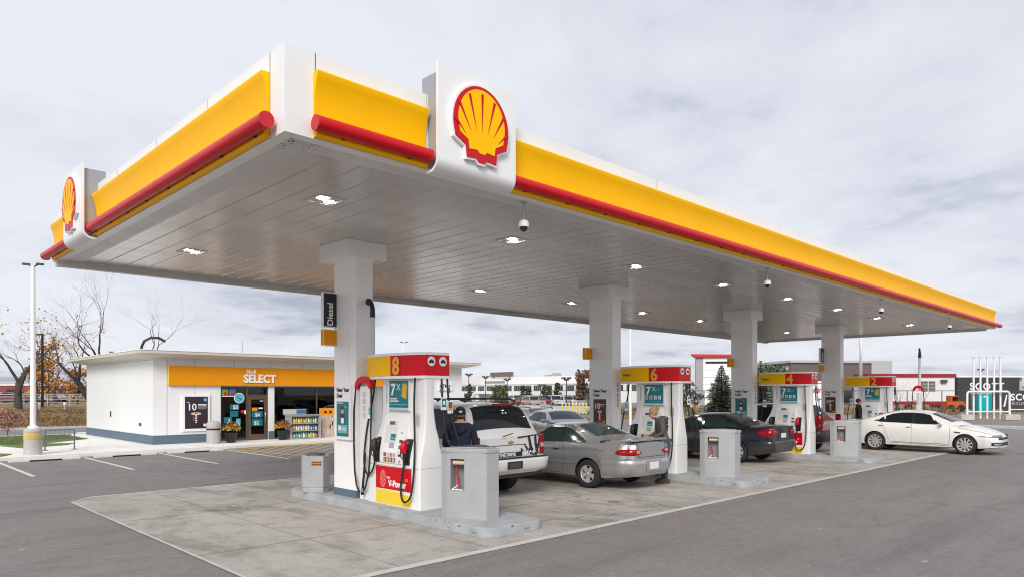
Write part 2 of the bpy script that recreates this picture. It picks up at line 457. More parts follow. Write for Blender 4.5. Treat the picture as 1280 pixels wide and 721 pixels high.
slab('sidewalk', [(-1, 25.95), (11.0, 25.95), (12.4, 26.15), (30, 26.15), (30, 40), (9, 40), (8.2, 37.6), (8.2, 34), (6.1, 31.9), (-1, 31.9)], -.01, .12, SIDEW)
slab('grass_verge', [(-1, 31.95), (6.1, 31.95), (8.15, 34.05), (8.15, 38.6), (-1, 38.6)], -.02, .10, GREENM)
slab('lawn_patch', [(5.0, 29.6), (6.5, 30.4), (6.9, 31.2), (5.9, 31.6), (4.6, 31.4)], .115, .145, GREENM)
slab('lawn_strip', [(-1, 26.2), (3.9, 26.2), (4.25, 26.9), (3.8, 27.8), (-1, 28.4)], .115, .145, GREENM)
sheet('road', [(-300, 38.8), (48, 38.8), (400, 46.0), (400, 54), (48, 47.6), (-300, 47.6)], .004, ROADM)
slab('road_kerb', [(-300, 38.55), (22, 38.55), (22, 38.8), (-300, 38.8)], -.01, .14, CONC)
slab('far_road_kerb', [(-300, 47.6), (40, 47.6), (40, 47.85), (-300, 47.85)], -.01, .12, CONC)
# bank of dry grass rising behind the road
b = MB()
nx, ny = 60, 14
V = []
for j in range(ny + 1):
    for i in range(nx + 1):
        x = -60 + 105 * i / nx; t = j / ny; y = 47.85 + 16 * t
        hgt = .82 * (0.5 - .5 * math.cos(math.pi * min(1, t * 1.15))) * max(0, min(1, (44 - x) / 10)) + .10 * math.sin(x * .7 + y) * t * (1 - t) * 4
        if x > 18: hgt *= .75
        V.append((x, y, hgt + .01))
F = [(j * (nx + 1) + i, j * (nx + 1) + i + 1, (j + 1) * (nx + 1) + i + 1, (j + 1) * (nx + 1) + i) for j in range(ny) for i in range(nx)]
b.add(V, F, GRASSM, smooth=True)
b.add([(-60, 63.85, .83), (45, 63.85, .01), (45, 90, .01), (-60, 90, .8)], [(0, 1, 2, 3)], ROADM)
struct(b.build('grass_bank'))
# far parking lot and right side ground
sheet('far_parking_lot', [(34, 62), (60, 58), (230, 62), (250, 175), (150, 200), (60, 150)], .006, ROADM)
sheet('gravel_yard', [(52.5, -30), (160, -30), (160, 45), (75, 42), (52.5, 30)], .008, DIRT)
sheet('side_road', [(50.2, -60), (58.0, -60), (59.5, 12), (66, 36), (58.5, 38), (51.8, 12)], .012, ROADM)
def strip_kerb(name, pts, w, z0, z1, m):
    b = MB(); L = []; Rr = []
    for i, (x, y) in enumerate(pts):
        a = Vector(pts[max(0, i - 1)]); c = Vector(pts[min(len(pts) - 1, i + 1)]); d = (c - a).normalized()
        n = Vector((d.y, -d.x)) * w
        L.append((x, y)); Rr.append((x + n.x, y + n.y))
    poly = L + Rr[::-1]
    area = sum(poly[i][0] * poly[(i + 1) % len(poly)][1] - poly[(i + 1) % len(poly)][0] * poly[i][1] for i in range(len(poly)))
    if area < 0: poly = poly[::-1]
    b.prism(poly, 2, z0, z1, m); o = b.build(name, bevel=.015); struct(o); return o
strip_kerb('lot_kerb', [(47.2, -30), (47.8, 4), (49.2, 11.5), (50.6, 17), (51.4, 30)], .9, -.01, .15, CONC)

# parking stall lines and striped zone
b = MB()
for x in (3.7, 5.95, 8.2, 10.42): b.box((x - .05, 20.6, .003), (x + .05, 25.6, .007), WHITEPAINT)
b.box((1.4, 20.6, .003), (1.5, 25.6, .007), WHITEPAINT)
struct(b.build('stall_lines'))
YP = YELPAINT
b = MB()
zone = [(10.6, 25.7), (17.5, 25.7), (17.5, 21.4), (11.2, 20.9)]
def seg(b, p, q, w, z0, z1, m):
    p = Vector(p); q = Vector(q); d = (q - p).normalized(); n = Vector((-d.y, d.x)) * w / 2
    b.prism([tuple(p - n), tuple(q - n), tuple(q + n), tuple(p + n)], 2, z0, z1, m)
HP = mat('hatch_paint', (.50, .42, .27), .75, var=.2, vscale=7)
for k in range(8):
    y0 = 21.1 + .62 * k; L_ = 25.45 - y0
    seg(b, (10.62, y0), (10.62 + L_, y0 + L_), .09, .004, .008, HP)
for k in range(1, 11):
    x0 = 10.62 + .62 * k; seg(b, (x0, 21.1), (x0 + 4.35, 25.45), .09, .004, .008, HP)
seg(b, (10.65, 25.6), (11.2, 21.05), .10, .009, .012, YP); seg(b, (11.2, 21.05), (20, 21.05), .10, .009, .012, YP)
struct(b.build('striped_zone'))
# tactile yellow kerb ramp lines by the door
b = MB()
for k in range(3):
    pts = [(10.9 + .1 * k, 25.35 - .16 * k), (12.2, 25.75 - .22 * k), (14.0, 25.85 - .22 * k), (15.6, 25.3 - .22 * k)]
    for p, q in zip(pts, pts[1:]): seg(b, p, q, .07, .013 + .001 * k, .017 + .001 * k, YP)
struct(b.build('kerb_ramp_lines'))

# wheel stops
def wheel_stop(lab, x, y):
    b = MB()
    prof = [(-.09, 0), (.09, 0), (.085, .05), (.06, .12), (-.06, .12), (-.085, .05)]
    b.prism(prof, 0, -.93, .93, mat('stop_concrete', (.62, .61, .57), .8, var=.1, vscale=5))
    o = b.build('wheel_stop', bevel=.012); o.location = (x, y, .0); 
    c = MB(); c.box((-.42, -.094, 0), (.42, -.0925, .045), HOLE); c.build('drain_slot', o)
    return tag(o, lab, 'wheel stop', 'concrete wheel stops in front of the shop')
wheel_stop('concrete wheel stop in front of the white light pole base', 4.83, 25.25)
wheel_stop('concrete wheel stop in front of the near corner of the shop wall', 7.07, 25.25)
wheel_stop('concrete wheel stop below the dark number ten poster', 9.30, 25.25)
wheel_stop('concrete wheel stop cut off by the left edge of the photo', 2.6, 25.25)

# ------------------------------------------------------------------ canopy
CX0, CY0, CX1, CY1 = 3.457, 6.933, 35.77, 17.33
ZB, ZS, ZT = 4.80, 4.81, 5.738
canopy = thing('fuel_canopy', 'long white and yellow fuel station canopy with red light tubes over the pump islands', 'canopy', (0, 0, 0))
b = MB()
x = CX0 + .42
while x < CX1 - .45:
    w = min(.405, CX1 - .45 - x)
    b.prism([(x, ZS + .03), (x, ZS + .014), (x + .012, ZS), (x + w - .024, ZS + .001), (x + w - .016, ZS + .012), (x + w - .016, ZS + .03)], 1, CY0 + .40, CY1 - .40, SOFFIT)
    x += w
b.box((CX0 + .2, CY0 + .2, ZS + .031), (CX1 - .2, CY1 - .2, ZS + .05), HOLE)
b.build('soffit', canopy)
BORD = mat('border_metal', (.66, .65, .63), .4, metal=.2, var=.08, vscale=1.5)
b = MB()
for a, c in [((CX0 + .01, CY0 + .01), (CX0 + .44, CY1 - .01)), ((CX1 - .44, CY0 + .01), (CX1 - .01, CY1 - .01)),
             ((CX0 + .442, CY0 + .01), (CX1 - .442, CY0 + .42)), ((CX0 + .442, CY1 - .42), (CX1 - .442, CY1 - .01))]:
    b.box((a[0], a[1], ZB + .002), (c[0], c[1], ZS + .02), BORD)
b.box((CX0 + .01, CY1 - .30, ZB - .11), (CX1 - .01, CY1 - .142, ZB + .001), BORD); b.box((CX1 - .30, CY0 + .3, ZB - .08), (CX1 - .142, CY1 - .301, ZB + .001), BORD)
b.build('soffit_border', canopy)
# fascia walls
b = MB()
T = .14
b.box((CX0, CY0, ZB), (CX1, CY0 + T, ZT), WHITE)
b.box((CX0, CY1 - T, ZB), (CX1, CY1, ZT), WHITE)
b.box((CX0, CY0 + T + .001, ZB), (CX0 + T, CY1 - T - .001, ZT), WHITE)
b.box((CX1 - T, CY0 + T + .001, ZB), (CX1, CY1 - T - .001, ZT), WHITE)
b.box((CX0 + T, CY0 + T, ZT - .25), (CX1 - T, CY1 - T, ZT - .2), GREY)
b.build('fascia', canopy)
b = MB()   # panel seams of the white upper band
SEAM = mat('panel_seam', (.30, .30, .30), .6)
for x in (CX0 + .35, 5.32, 10.3, 15.1, 20, 25, 30): b.box((x, CY0 - .0025, ZT - .22), (x + .006, CY0 + .01, ZT), SEAM)
for x in (CX0 + .35,): b.box((x, CY0 - .0025, ZB), (x + .006, CY0 + .01, ZT), SEAM)
for y in (CY0 + .34, 9.0, 10.9, 12.8): b.box((CX0 - .0025, y, ZT - .20), (CX0 + .01, y + .006, ZT), SEAM)
b.box((CX0 - .0025, CY0 + .33, ZB), (CX0 + .01, CY0 + .336, ZT), SEAM)
b.build('panel_seams', canopy)
# yellow band: curved profile, out from the wall
def yprof():
    P = [(0, ZB + .012), (.055, ZB + .012), (.075, ZB + .03), (.060, ZB + .08), (.040, ZB + .15), (.028, ZB + .24), (.024, ZB + .34), (.030, ZB + .44), (.048, ZB + .54), (.075, ZB + .64), (.102, ZB + .705), (.10, ZB + .72), (0, ZB + .725)]
    return P
def yband_front(x0, x1):
    b = MB(); b.prism([(CY0 - o - .0015, z) for o, z in yprof()], 0, x0, x1, YEL)
    for p in b.f[:]: pass
    return b
def band(axis, a, c, side):
    b = MB()
    step = 3.6; t = a
    while t < c - 1e-3:
        e = min(t + step, c)
        if axis == 0: b.prism([(CY0 - o - .0015 if side < 0 else CY1 + o + .0015, z) for o, z in yprof()], 0, t, e - .014, YEL, smooth=True)
        else: b.prism([(CX0 - o - .0015 if side < 0 else CX1 + o + .0015, z) for o, z in yprof()], 1, t, e - .014, YEL, smooth=True)
        t = e
    return b
for args in [(0, CX0 + .33, 5.30, -1), (0, 6.60, CX1 - .33, -1), (1, CY0 + .34, 13.95, -1), (1, 15.2, CY1 - .2, -1), (0, CX0 + .33, CX1 - .33, 1), (1, CY0 + .33, CY1 - .33, 1)]:
    o = band(*args).build('yellow_band', canopy)
# red light tubes with end discs, collars and brackets
def red_tube(p, q, nb):
    p = Vector(p); q = Vector(q); b = MB()
    b.tube([p, q], .084, RED, n=24)
    d = (q - p).normalized(); L = (q - p).length
    for e in (p, q):
        s = -1 if e is p else 1
        b.tube([e + d * s * .001, e + d * s * .02], .087, RED_D, n=24)
    k = 3.3
    while k < L - .5:
        b.tube([p + d * (k - .006), p + d * (k + .006)], .0865, RED_D, n=24); k += 3.3
    o = b.build('red_light_tube', canopy)
    c = MB()
    k = .35
    out = Vector((0, 1, 0)) if abs(d.x) > .5 else Vector((1, 0, 0))
    if (p.x > 30 and abs(d.y) > .5) or (p.y > 15 and abs(d.x) > .5): out = -out
    while k < L:
        s = p + d * k
        c.tube([s + Vector((0, 0, -.07)), s + out * .03 + Vector((0, 0, -.085)), s + out * .075 + Vector((0, 0, -.06))], .012, BLACK, n=6)
        k += .9
    c.build('bracket', o)
TO, TZ = .125, 4.93
red_tube((CX0 + .30, CY0 - TO, TZ), (5.26, CY0 - TO, TZ), 2)
red_tube((6.62, CY0 - TO, TZ), (CX1 + .15, CY0 - TO, TZ), 30)
red_tube((CX0 - TO, CY0 + .17, TZ), (CX0 - TO, 13.9, TZ), 8)
red_tube((CX0 - TO, 15.2, TZ), (CX0 - TO, CY1 + .1, TZ), 3)
red_tube((CX0 + .2, CY1 + TO, TZ), (CX1 - .2, CY1 + TO, TZ), 30)
red_tube((CX1 + TO, CY0 + .2, TZ), (CX1 + TO, CY1 - .2, TZ), 9)

# scallop emblem, local XZ plane facing -Y, origin at the centre of its box
def scallop_outline():
    pts = []
    # top fan as lobed arc
    n = 48
    for k in range(n + 1):
        a = R(200) - R(220) * k / n
        rx, rz = .50, .53
        lobe = 1 + .0 * math.cos(k * 2 * math.pi / n * 7)
        pts.append((rx * math.cos(a) * lobe, .47 + rz * math.sin(a) * lobe))
    pts += [(.465, .245), (.285, .155), (.265, .0), (.10, .015), (.055, -.03), (-.055, -.03), (-.10, .015), (-.265, .0), (-.285, .155), (-.465, .245)]
    return pts
def scaled(pts, s, cz=.47, dz=0):
    return [(x * s, cz + (z - cz) * s + dz) for x, z in pts]
def emblem(w, thick=.06):
    b = MB(); O = scallop_outline()
    # outline runs clockwise seen from -Y
    def pr(pts, y0, y1, m):
        b.prism([(x * w, (z - .47) * w) for x, z in pts], 1, y0, y1, m)
    pr(scaled(O, 1.06), 0, -thick * .8, WHITE_P)
    pr(O, -thick * .8 - .0005, -thick, RED)
    inner = []
    for x, z in O:
        s = .86
        inner.append((x * s, .50 + (z - .47) * s))
    inner = [(x * (.98 if z > .3 else 1.0), z + (.02 if z < .2 else 0)) for x, z in inner]
    pr(inner, -thick - .0005, -thick - .006, YEL)
    for k in range(7):
        a = R(90 + (k - 3) * 15.5)
        c = Vector((0, .02)); d = Vector((math.cos(a), math.sin(a))); n = Vector((-d.y, d.x))
        r1 = (.885, .86, .79, .66)[abs(k - 3)]; r0 = (.36, .37, .39, .40)[abs(k - 3)]
        tri = [c + d * r0, c + d * r1 - n * .022, c + d * r1 + n * .022]
        pr([(p.x, p.y) for p in tri], -thick - .0065, -thick - .010, RED)
    return b
def logo_sign(M, wid=1.32):
    """panel in FY-like frame M: origin = centre bottom on the wall line, front towards -Y"""
    b = MB()
    D = .26; r = .16
    arc = []
    for k in range(9):
        a = math.pi + math.pi / 2 * k / 8
        arc.append((-D + r + r * math.cos(a), -.06 + r + r * math.sin(a)))
    outer = [(-D, 1.25)] + arc + [(-.03, -.06)]
    inner = [(-.03, -.025)] + [(-D + r + (r - .035) * math.cos(math.pi + math.pi / 2 * k / 8), -.06 + r + (r - .035) * math.sin(math.pi + math.pi / 2 * k / 8)) for k in range(8, -1, -1)] + [(-D + .035, 1.25)]
    poly = outer + inner
    # build as strips (concave profile)
    n = len(outer)
    for i in range(n - 1):
        q = [outer[i], outer[i + 1], inner[n - 2 - i], inner[n - 1 - i]]
        b.prism(q, 0, -wid / 2, wid / 2, WHITE, M)
    o = b.build('logo_panel', canopy)
    c = MB(); c.box((-wid / 2 + .05, -D + .04, .03), (wid / 2 - .05, .12, 1.17), mat('sign_side_grey', (.34, .34, .36), .45), M)
    c.build('sign_box', o)
    e_ = MB(); merge(e_, emblem(.93), M @ Matrix.Translation((0, -D - .002, .62)))
    e_.build('scallop_emblem', o)
logo_sign(FY(5.955, CY0, ZB))
logo_sign(FX(CX0, 14.56, ZB))

# drain pipe lip marks: dark smudges near the front corner
b = MB()
for _ in range(26):
    x0 = 3.6 + abs(rnd.gauss(0, .25)); y0 = 7.1 + abs(rnd.gauss(0, .12))
    r0 = rnd.uniform(.005, .016)
    b.add([(x0 + r0 * math.cos(t) * rnd.uniform(.5, 1.6), y0 + r0 * math.sin(t), ZB + .0005) for t in [k * math.pi / 3 for k in range(6)]], [(5, 4, 3, 2, 1, 0)], mat('grime', (.12, .10, .09), .8))
b.build('corner_grime', canopy)

# ceiling lights
LAMP = mat('led_lens', (.9, .9, .9), .3, emit=(1, .97, .92), estr=34)
def ceiling_light(i, j, x, y):
    names = ['first', 'second', 'third', 'fourth', 'fifth', 'sixth', 'seventh', 'eighth']
    t = thing('ceiling_light', 'recessed square LED canopy light, %s from the left in the %s row' % (names[i], 'front' if j == 0 else 'back'), 'ceiling light', (x, y, ZS), 0, 'recessed LED lights in the canopy soffit')
    return t
proto = None
for j, y in enumerate((9.05, 14.15)):
    for i in range(8):
        x = 5.13 + 3.76 * i
        t = ceiling_light(i, j, x, y)
        if proto is None:
            f = MB(); s = .22
            for a, c in [((-s, -s), (s, -s + .035)), ((-s, s - .035), (s, s)), ((-s, -s + .036), (-s + .035, s - .036)), ((s - .035, -s + .036), (s, s - .036)), ((-.02, -s + .036), (.02, s - .036))]:
                f.box((a[0], a[1], -.010), (c[0], c[1], .03), BORD)
            f.box((-s + .03, -s + .03, .018), (s - .03, s - .03, .028), GREY)
            fo = f.build('frame', t)
            l1 = MB(); l1.box((-.14, -.12, -.004), (-.04, .0, .014), LAMP); l1o = l1.build('lens', t)
            l2 = MB(); l2.box((.04, .0, -.004), (.14, .12, .014), LAMP); l2o = l2.build('lens', t)
            proto = (fo, l1o, l2o)
        else:
            for p in proto:
                c = p.copy(); col.objects.link(c); c.parent = t
# dome cameras
dome = None
for i, (x, lab) in enumerate([(7.2, 'white dome camera hanging from the canopy just right of the front scallop sign'), (14.85, 'white dome camera hanging above the space between the third and second columns from the left'),
                              (22.1, 'white dome camera hanging from the soffit right of the fourth column'), (29.3, 'white dome camera hanging nearest the far right tip of the canopy')]):
    if dome is None:
        dome = thing('dome_camera', lab, 'camera', (x, 7.1, ZS), 0, 'dome cameras under the front canopy edge')
        b = MB(); b.tube([(0, 0, 0), (0, 0, -.30)], .014, GREY, n=8); b.lathe([(.05, -.02), (.05, 0)], GREY, 12); b.build('stem', dome)
        b = MB(); b.lathe([(.015, -.27), (.05, -.278), (.072, -.30), (.078, -.345), (.078, -.375)][::-1], WHITE_P, 20); b.build('housing', dome)
        b = MB(); b.lathe([(.001, -.443), (.025, -.44), (.043, -.426), (.056, -.404), (.060, -.376)], GLASS_D, 20); b.build('lens', dome)
    else: dup(dome, (x, 7.1, ZS), label=lab)

# ------------------------------------------------------------------ islands
IX = [6.61 + 7.56 * k for k in range(4)]
ordn = ['first', 'second', 'third', 'fourth']
isl_lab = ['grey concrete pump island nearest the camera, under pump 8', 'grey concrete pump island under pump 6 beside the silver coupe',
           'grey concrete pump island under pump 4 behind the dark sedan', 'grey concrete pump island under pump 2 behind the white sedan']
def island_poly(w=1.21, y0=7.23, y1=13.25, rf=.22, rb=.35):
    pts = []
    for cx_, cy_, r, a0 in [(w - rf, y0 + rf, rf, -90), (w - rb, y1 - rb, rb, 0), (rb, y1 - rb, rb, 90), (rf * 1.3, y0 + rf * 1.3, rf * 1.3, 180)]:
        for k in range(7):
            a = R(a0 + 90 * k / 6); pts.append((cx_ + r * math.cos(a), cy_ + r * math.sin(a)))
    return pts
b = MB(); b.prism(island_poly(), 2, .0, .15, ISLE); isl_me = b.mesh('pump_island', bevel=.014)
CHIP = mat('chipped_concrete', (.24, .23, .215), .9, bump=.3)
rc = random.Random(12)
chips = MB()
for _ in range(20):
    s_ = rc.choice((0, 0, 1, 2)); a_ = rc.uniform(.012, .05); h_ = rc.uniform(.006, .022)
    if s_ == 0: # left long face
        y = 7.45 + abs(rc.gauss(0, 1.1)); z = .15 - h_ if rc.random() < .6 else rc.uniform(.03, .12)
        if y < 12.8: chips.add([(-.0012, y + a_ * math.cos(t) * rc.uniform(.5, 1.3), min(.149, z + h_ * math.sin(t) * rc.uniform(.5, 1.2))) for t in [k * math.pi / 4 for k in range(8)]][::-1], [tuple(range(8))], CHIP)
    elif s_ == 1:
        x = rc.uniform(.26, .95); z = .15 - h_ if rc.random() < .6 else rc.uniform(.03, .12)
        chips.add([(x + a_ * math.cos(t) * rc.uniform(.5, 1.3), 7.2285, min(.149, z + h_ * math.sin(t) * rc.uniform(.5, 1.2))) for t in [k * math.pi / 4 for k in range(8)]], [tuple(range(8))], CHIP)
    else:
        x = rc.uniform(.03, 1.1); y = 7.5 + abs(rc.gauss(0, 1.5)); a_ *= .6
        if y < 12.8: chips.add([(x + a_ * math.cos(t) * rc.uniform(.5, 1.3), y + a_ * math.sin(t) * rc.uniform(.5, 1.2), .1512) for t in [k * math.pi / 4 for k in range(8)]], [tuple(range(8))], CHIP)
chips_me = chips.mesh('surface_chips')
for k, x in enumerate(IX):
    o = link('pump_island', isl_me, None, (x, 0, .004)); tag(o, isl_lab[k], 'pump island', 'pump islands under the canopy'); link('surface_chips', chips_me, o)
# dark drip stains at the kerb foot
# ------------------------------------------------------------------ columns with caps and posters
COLM = mat('column_panel', (.90, .90, .89), .38, var=.04, vscale=1.2)
def poster_board(colo, px, kind):
    # on the -X face
    b = MB(); b.box((-.255, -.27, 1.10), (-.205, .27, 2.10), WHITE_P)
    M = FX(-.256, 0, 0)
    for body, z in (('New Year', 1.98), ('Deal', 1.875)):
        merge(b, text(body, .105, BLACK, .002, .004, align='LEFT'), M @ Matrix.Translation((-.21, -.001, z)))
    o = b.build('poster_board', colo)
    p = MB()
    base = TEAL if kind == 't' else mat('brown_print', (.075, .03, .015), .4)
    p.box((-.2595, -.205, 1.16), (-.2565, .205, 1.80), base)
    def q(x0, z0, x1, z1, m, d=.001):   # x in reading direction, metres from the centre
        p.box((x0, -d - .0002, z0), (x1, -d + .0008, z1), m, FX(-.2595, 0, 0))
    if kind == 't':
        q(-.18, 1.765, .02, 1.78, PRINTW)
        SK = mat('print_skin', (.55, .33, .22), .5)
        disc(p, (.0, -.0005, 1.62), .05, SK, 14, .002, FX(-.2595, 0, 0)); q(-.07, 1.43, .07, 1.585, mat('print_dark', (.05, .02, .025), .5)); q(-.05, 1.40, .05, 1.50, PRINTW, .003)
        disc(p, (.10, -.0005, 1.70), .03, TEAL_L, 12, .002, FX(-.2595, 0, 0)); q(-.07, 1.655, .05, 1.70, mat('print_dark', (.05, .02, .025), .5), .003)
        q(-.17, 1.22, .17, 1.37, TEAL_L); q(-.14, 1.27, -.05, 1.35, PRINTW, .003); q(-.02, 1.30, .13, 1.315, PRINTW, .003); q(-.02, 1.27, .13, 1.28, PRINTW, .003); q(.12, 1.23, .165, 1.27, ORANGE, .004)
    else:
        merge(p, text('10', .20, PRINTW, .001, .006), FX(-.2605, .08, 0) @ Matrix.Translation((0, -.001, 1.55)))
        q(.02, 1.66, .15, 1.675, PRINTW); q(.02, 1.62, .15, 1.63, PRINTW)
        SKc = mat('print_cup', (.45, .12, .07), .5)
        disc(p, (0, -.0005, 1.48), .085, mat('print_cream', (.7, .5, .36), .5), 16, .002, FX(-.2595, 0, 0) @ Matrix.Translation((0, 0, 1.48)) @ Matrix.Diagonal((1, 1, .32, 1)) @ Matrix.Translation((0, 0, -1.48)))
        q(-.045, 1.22, .045, 1.45, SKc, .0012); q(-.012, 1.28, .012, 1.45, PRINTW, .003); q(.09, 1.19, .17, 1.25, YEL2, .003)
    p.build('print', o)
col_lab = {}
for k in range(4):
    x = 7.055 + 7.56 * k; y = 11.42
    c = MB(); c.box((x - .175, y - .38, .25), (x + .175, y + .38, ZS), COLM)
    c.box((x - .178, y - .16, .25), (x - .1755, y - .156, ZS - .5), SEAM)
    co = c.build('column', canopy, bevel=.008)
    co.matrix_parent_inverse.identity()
    # everything below is in local canopy space
    kb = MB(); kb.box((x - .185, y - .39, .150), (x + .185, y + .39, .29), BLUEBASE); kb.build('column_base', co)
    kc = MB(); kc.box((x - .385, y - .43, 4.50), (x + .455, y + .56, ZS - .001), COLM); kc.build('column_cap', co, bevel=.006)
    # poster boards hang on an offset node: use matrix baked meshes
    class _P: pass
    n0 = len(col.objects)
    before = set(o.name for o in col.objects)
    poster_board(co, 0, 't' if k in (0, 2) else 'b')
    for o in [o for o in col.objects if o.name not in before and o.parent == co]:
        o.location = (x + .025 + .0, y - .01, .10)
    pr = MB(); pr.box((x + .02, y - .384, 1.0), (x + .17, y - .3805, 2.9), mat('beige_sticker', (.55, .47, .36), .5) if False else COLM)
    # small round warning pictograms up the front face
    for q_ in range(5):
        ring(pr, (x + .05, y - .386, 1.75 + .13 * q_), .036, .048, BLACK, 14, .003); pr.box((x + .035, y - .389, 1.745 + .13 * q_), (x + .065, y - .386, 1.757 + .13 * q_), BLACK)
    if k in (0,): pass
    else: pr.build('warning_stickers', co)
    # flag signs on the left side
    g = MB(); xf = x - .175; ys_ = y + .33
    if k in (0, 3):
        g.box((xf - .285, ys_ - .045, 3.28), (xf - .003, ys_ + .045, 3.92), WHITE_P)
        g.box((xf - .275, ys_ - .050, 3.295), (xf - .01, ys_ - .0455, 3.905), BLACK)
        merge(g, text('Diesel', .17, PRINTW, .002, .003), FY(xf - .145, ys_ - .052, 3.52) @ Matrix.Rotation(R(-90), 4, 'Y') @ Matrix.Translation((0, 0, -.055)))
        g.build('diesel_flag_sign', co)
    g = MB()
    g.box((xf - .285, ys_ - .045, 2.93), (xf - .003, ys_ + .045, 3.24), WHITE_P)
    g.box((xf - .275, ys_ - .050, 2.945), (xf - .01, ys_ - .0455, 3.225), YEL2); g.box((xf - .2885, ys_ - .04, 2.945), (xf - .2855, ys_ + .04, 3.225), YEL2)
    g.build('yellow_flag_sign', co)
# ------------------------------------------------------------------ fuel dispensers
PW = mat('pump_white', (.80, .805, .80), .30, coat=.2, var=.02, vscale=2)
def rrect(hx, hy, r, n=5):
    pts = []
    for sx, sy, a0 in ((1, -1, -90), (1, 1, 0), (-1, 1, 90), (-1, -1, 180)):
        for k in range(n):
            a = R(a0 + 90 * k / (n - 1)); pts.append((sx * (hx - r) + r * math.cos(a), sy * (hy - r) + r * math.sin(a)))
    return pts
def loft(b, rings, m, smooth=True, cap=True):
    n = len(rings[0]); v = [p for r in rings for p in r]
    f = [(i * n + k, i * n + (k + 1) % n, (i + 1) * n + (k + 1) % n, (i + 1) * n + k) for i in range(len(rings) - 1) for k in range(n)]
    b.add(v, f, m, None, smooth)
    if cap: b.add(v, [tuple(range(n - 1, -1, -1)), tuple(range((len(rings) - 1) * n, len(rings) * n))], m)
def bowed(hx, hy, bulge, n=12):
    """valance footprint: long sides bow outward"""
    pts = []
    for k in range(n + 1):
        y = -hy + 2 * hy * k / n; pts.append((hx + bulge * (1 - (y / hy) ** 2), y))
    for k in range(n + 1):
        y = hy - 2 * hy * k / n; pts.append((-hx - bulge * (1 - (y / hy) ** 2), y))
    return pts
PUMP_LAB = {8: 'white fuel pump 8 nearest the camera, beside the grey cabinet and white SUV', 6: 'white fuel pump 6 with a woman standing in front of it beside the silver coupe',
            4: 'white fuel pump 4 between the dark sedan and the maroon SUV', 2: 'white fuel pump 2 behind the white sedan, a man in black standing before it'}
def make_pump(num, loc, variant):
    t = thing('fuel_pump', PUMP_LAB[num], 'fuel pump', loc, 0, 'white fuel pumps under the canopy')
    b = MB()
    prof = [(0, -.355, .15, .765), (.62, -.355, .15, .765), (.80, -.35, .14, .76), (.92, -.325, .11, .735), (1.05, -.29, .07, .68), (1.18, -.265, .05, .60), (1.32, -.25, .0, .54), (1.48, -.24, -.03, .50), (1.60, -.24, -.045, .49), (2.14, -.24, -.045, .49)]
    loft(b, [[(x + (xl + xr) / 2, y + (yr - .745) / 2, z) for x, y in rrect((xr - xl) / 2, (yr + .745) / 2, .035)] for z, xl, xr, yr in prof], PW)
    b.box((-.3565, -.71, .665), (.1515, .72, .671), SEAM); b.box((-.32, -.7465, .665), (.12, -.72, .671), SEAM)
    b.build('body', t)
    # valance
    v = MB(); HX, HY, BU = .25, .86, .16
    fp = bowed(HX, HY, BU)
    def vr(s, z0, z1, m, pts=None):
        pts = pts or fp
        c = [(x * s, y * s + .10) for x, y in pts]
        v.prism(c, 2, z0, z1, m, smooth=False)
    vr(1.0, 2.14, 2.185, PW); vr(1.0, 2.525, 2.57, PW)
    vr(.97, 2.1855, 2.5245, PW)
    # coloured faces follow the bow, proud of the core
    def face(y0, y1, m, side=-1):
        n = 10; vv = []
        for k in range(n + 1):
            y = y0 + (y1 - y0) * k / n
            x = side * (HX + BU * (1 - (y / HY) ** 2))
            for z in (2.187, 2.523): vv.append((x, y + .10, z))
        ff = [(2 * k, 2 * k + 1, 2 * k + 3, 2 * k + 2) for k in range(n)]
        v.add(vv, ff, m, None, True)
    ysp = -.10
    face(HY, ysp, YEL); face(ysp, -HY, RED); face(HY, ysp, YEL, 1); face(ysp, -HY, RED, 1)
    v.box((-HX, -HY + .10, 2.187), (HX, -HY + .12, 2.523), RED); v.box((-HX, HY + .08, 2.187), (HX, HY + .10, 2.523), YEL)
    vo = v.build('valance', t)
    # number and icons
    c = MB()
    y_n = ysp - .15; xn = -(HX + BU * (1 - (y_n / HY) ** 2))
    NUM = mat('number_orange', (.85, .36, .03), .35)
    merge(c, text(str(num), .40, NUM, .004, .012), FX(xn - .006, y_n + .10, 2.215))
    if num in (6, 4):
        merge(c, text('nitrogen', .085, GREY_D, .003, .003, sx=1.2), FX(-(HX + BU * (1 - (.52 / HY) ** 2)) - .010, .62, 2.33) @ Matrix.Rotation(R(5), 4, 'Z'))
    c.build('number', t)
    def carsym(M):
        c = MB()
        disc(c, (0, 0, 0), .078, PRINTW, 20, .006, M)
        c.box((-.052, -.010, -.022), (.052, -.006, .008), BLACK, M); c.prism([(-.03, .008), (.03, .008), (.02, .030), (-.02, .030)], 1, -.006, -.010, BLACK, M)
        disc(c, (-.028, -.004, -.025), .012, BLACK, 8, .006, M); disc(c, (.028, -.004, -.025), .012, BLACK, 8, .006, M)
        c.build('car_icon', t)
    carsym(FY(-.13, -HY + .099, 2.42)); carsym(FY(.11, -HY + .099, 2.42))
    # lower graphic panel
    g = MB(); x = -.356
    g.box((x - .006, -.53, .27), (x, .50, .655), RED); 
    n = 10; pts = [(.50 - 1.03 * k / n, .20 + .055 * math.sin(math.pi * (.35 + .65 * k / n))) for k in range(n + 1)]
    g.prism([(y, z) for y, z in [(.50, .02)] + [(-.53, .02)]][::1] + [(y, z) for y, z in pts[::-1]], 0, x - .006, x, mat('pale_yellow_print', (.86, .60, .03), .4))
    M = FX(x - .0065, .28, .44)
    PINKY = mat('pink_print', (.72, .17, .15), .45)
    gp = [(.085 * math.cos(t_ * math.pi / 10), .15 * math.sin(t_ * math.pi / 10)) for t_ in range(20)]
    g.prism([(a, z) for a, z in gp], 1, 0, -.002, PINKY, M)
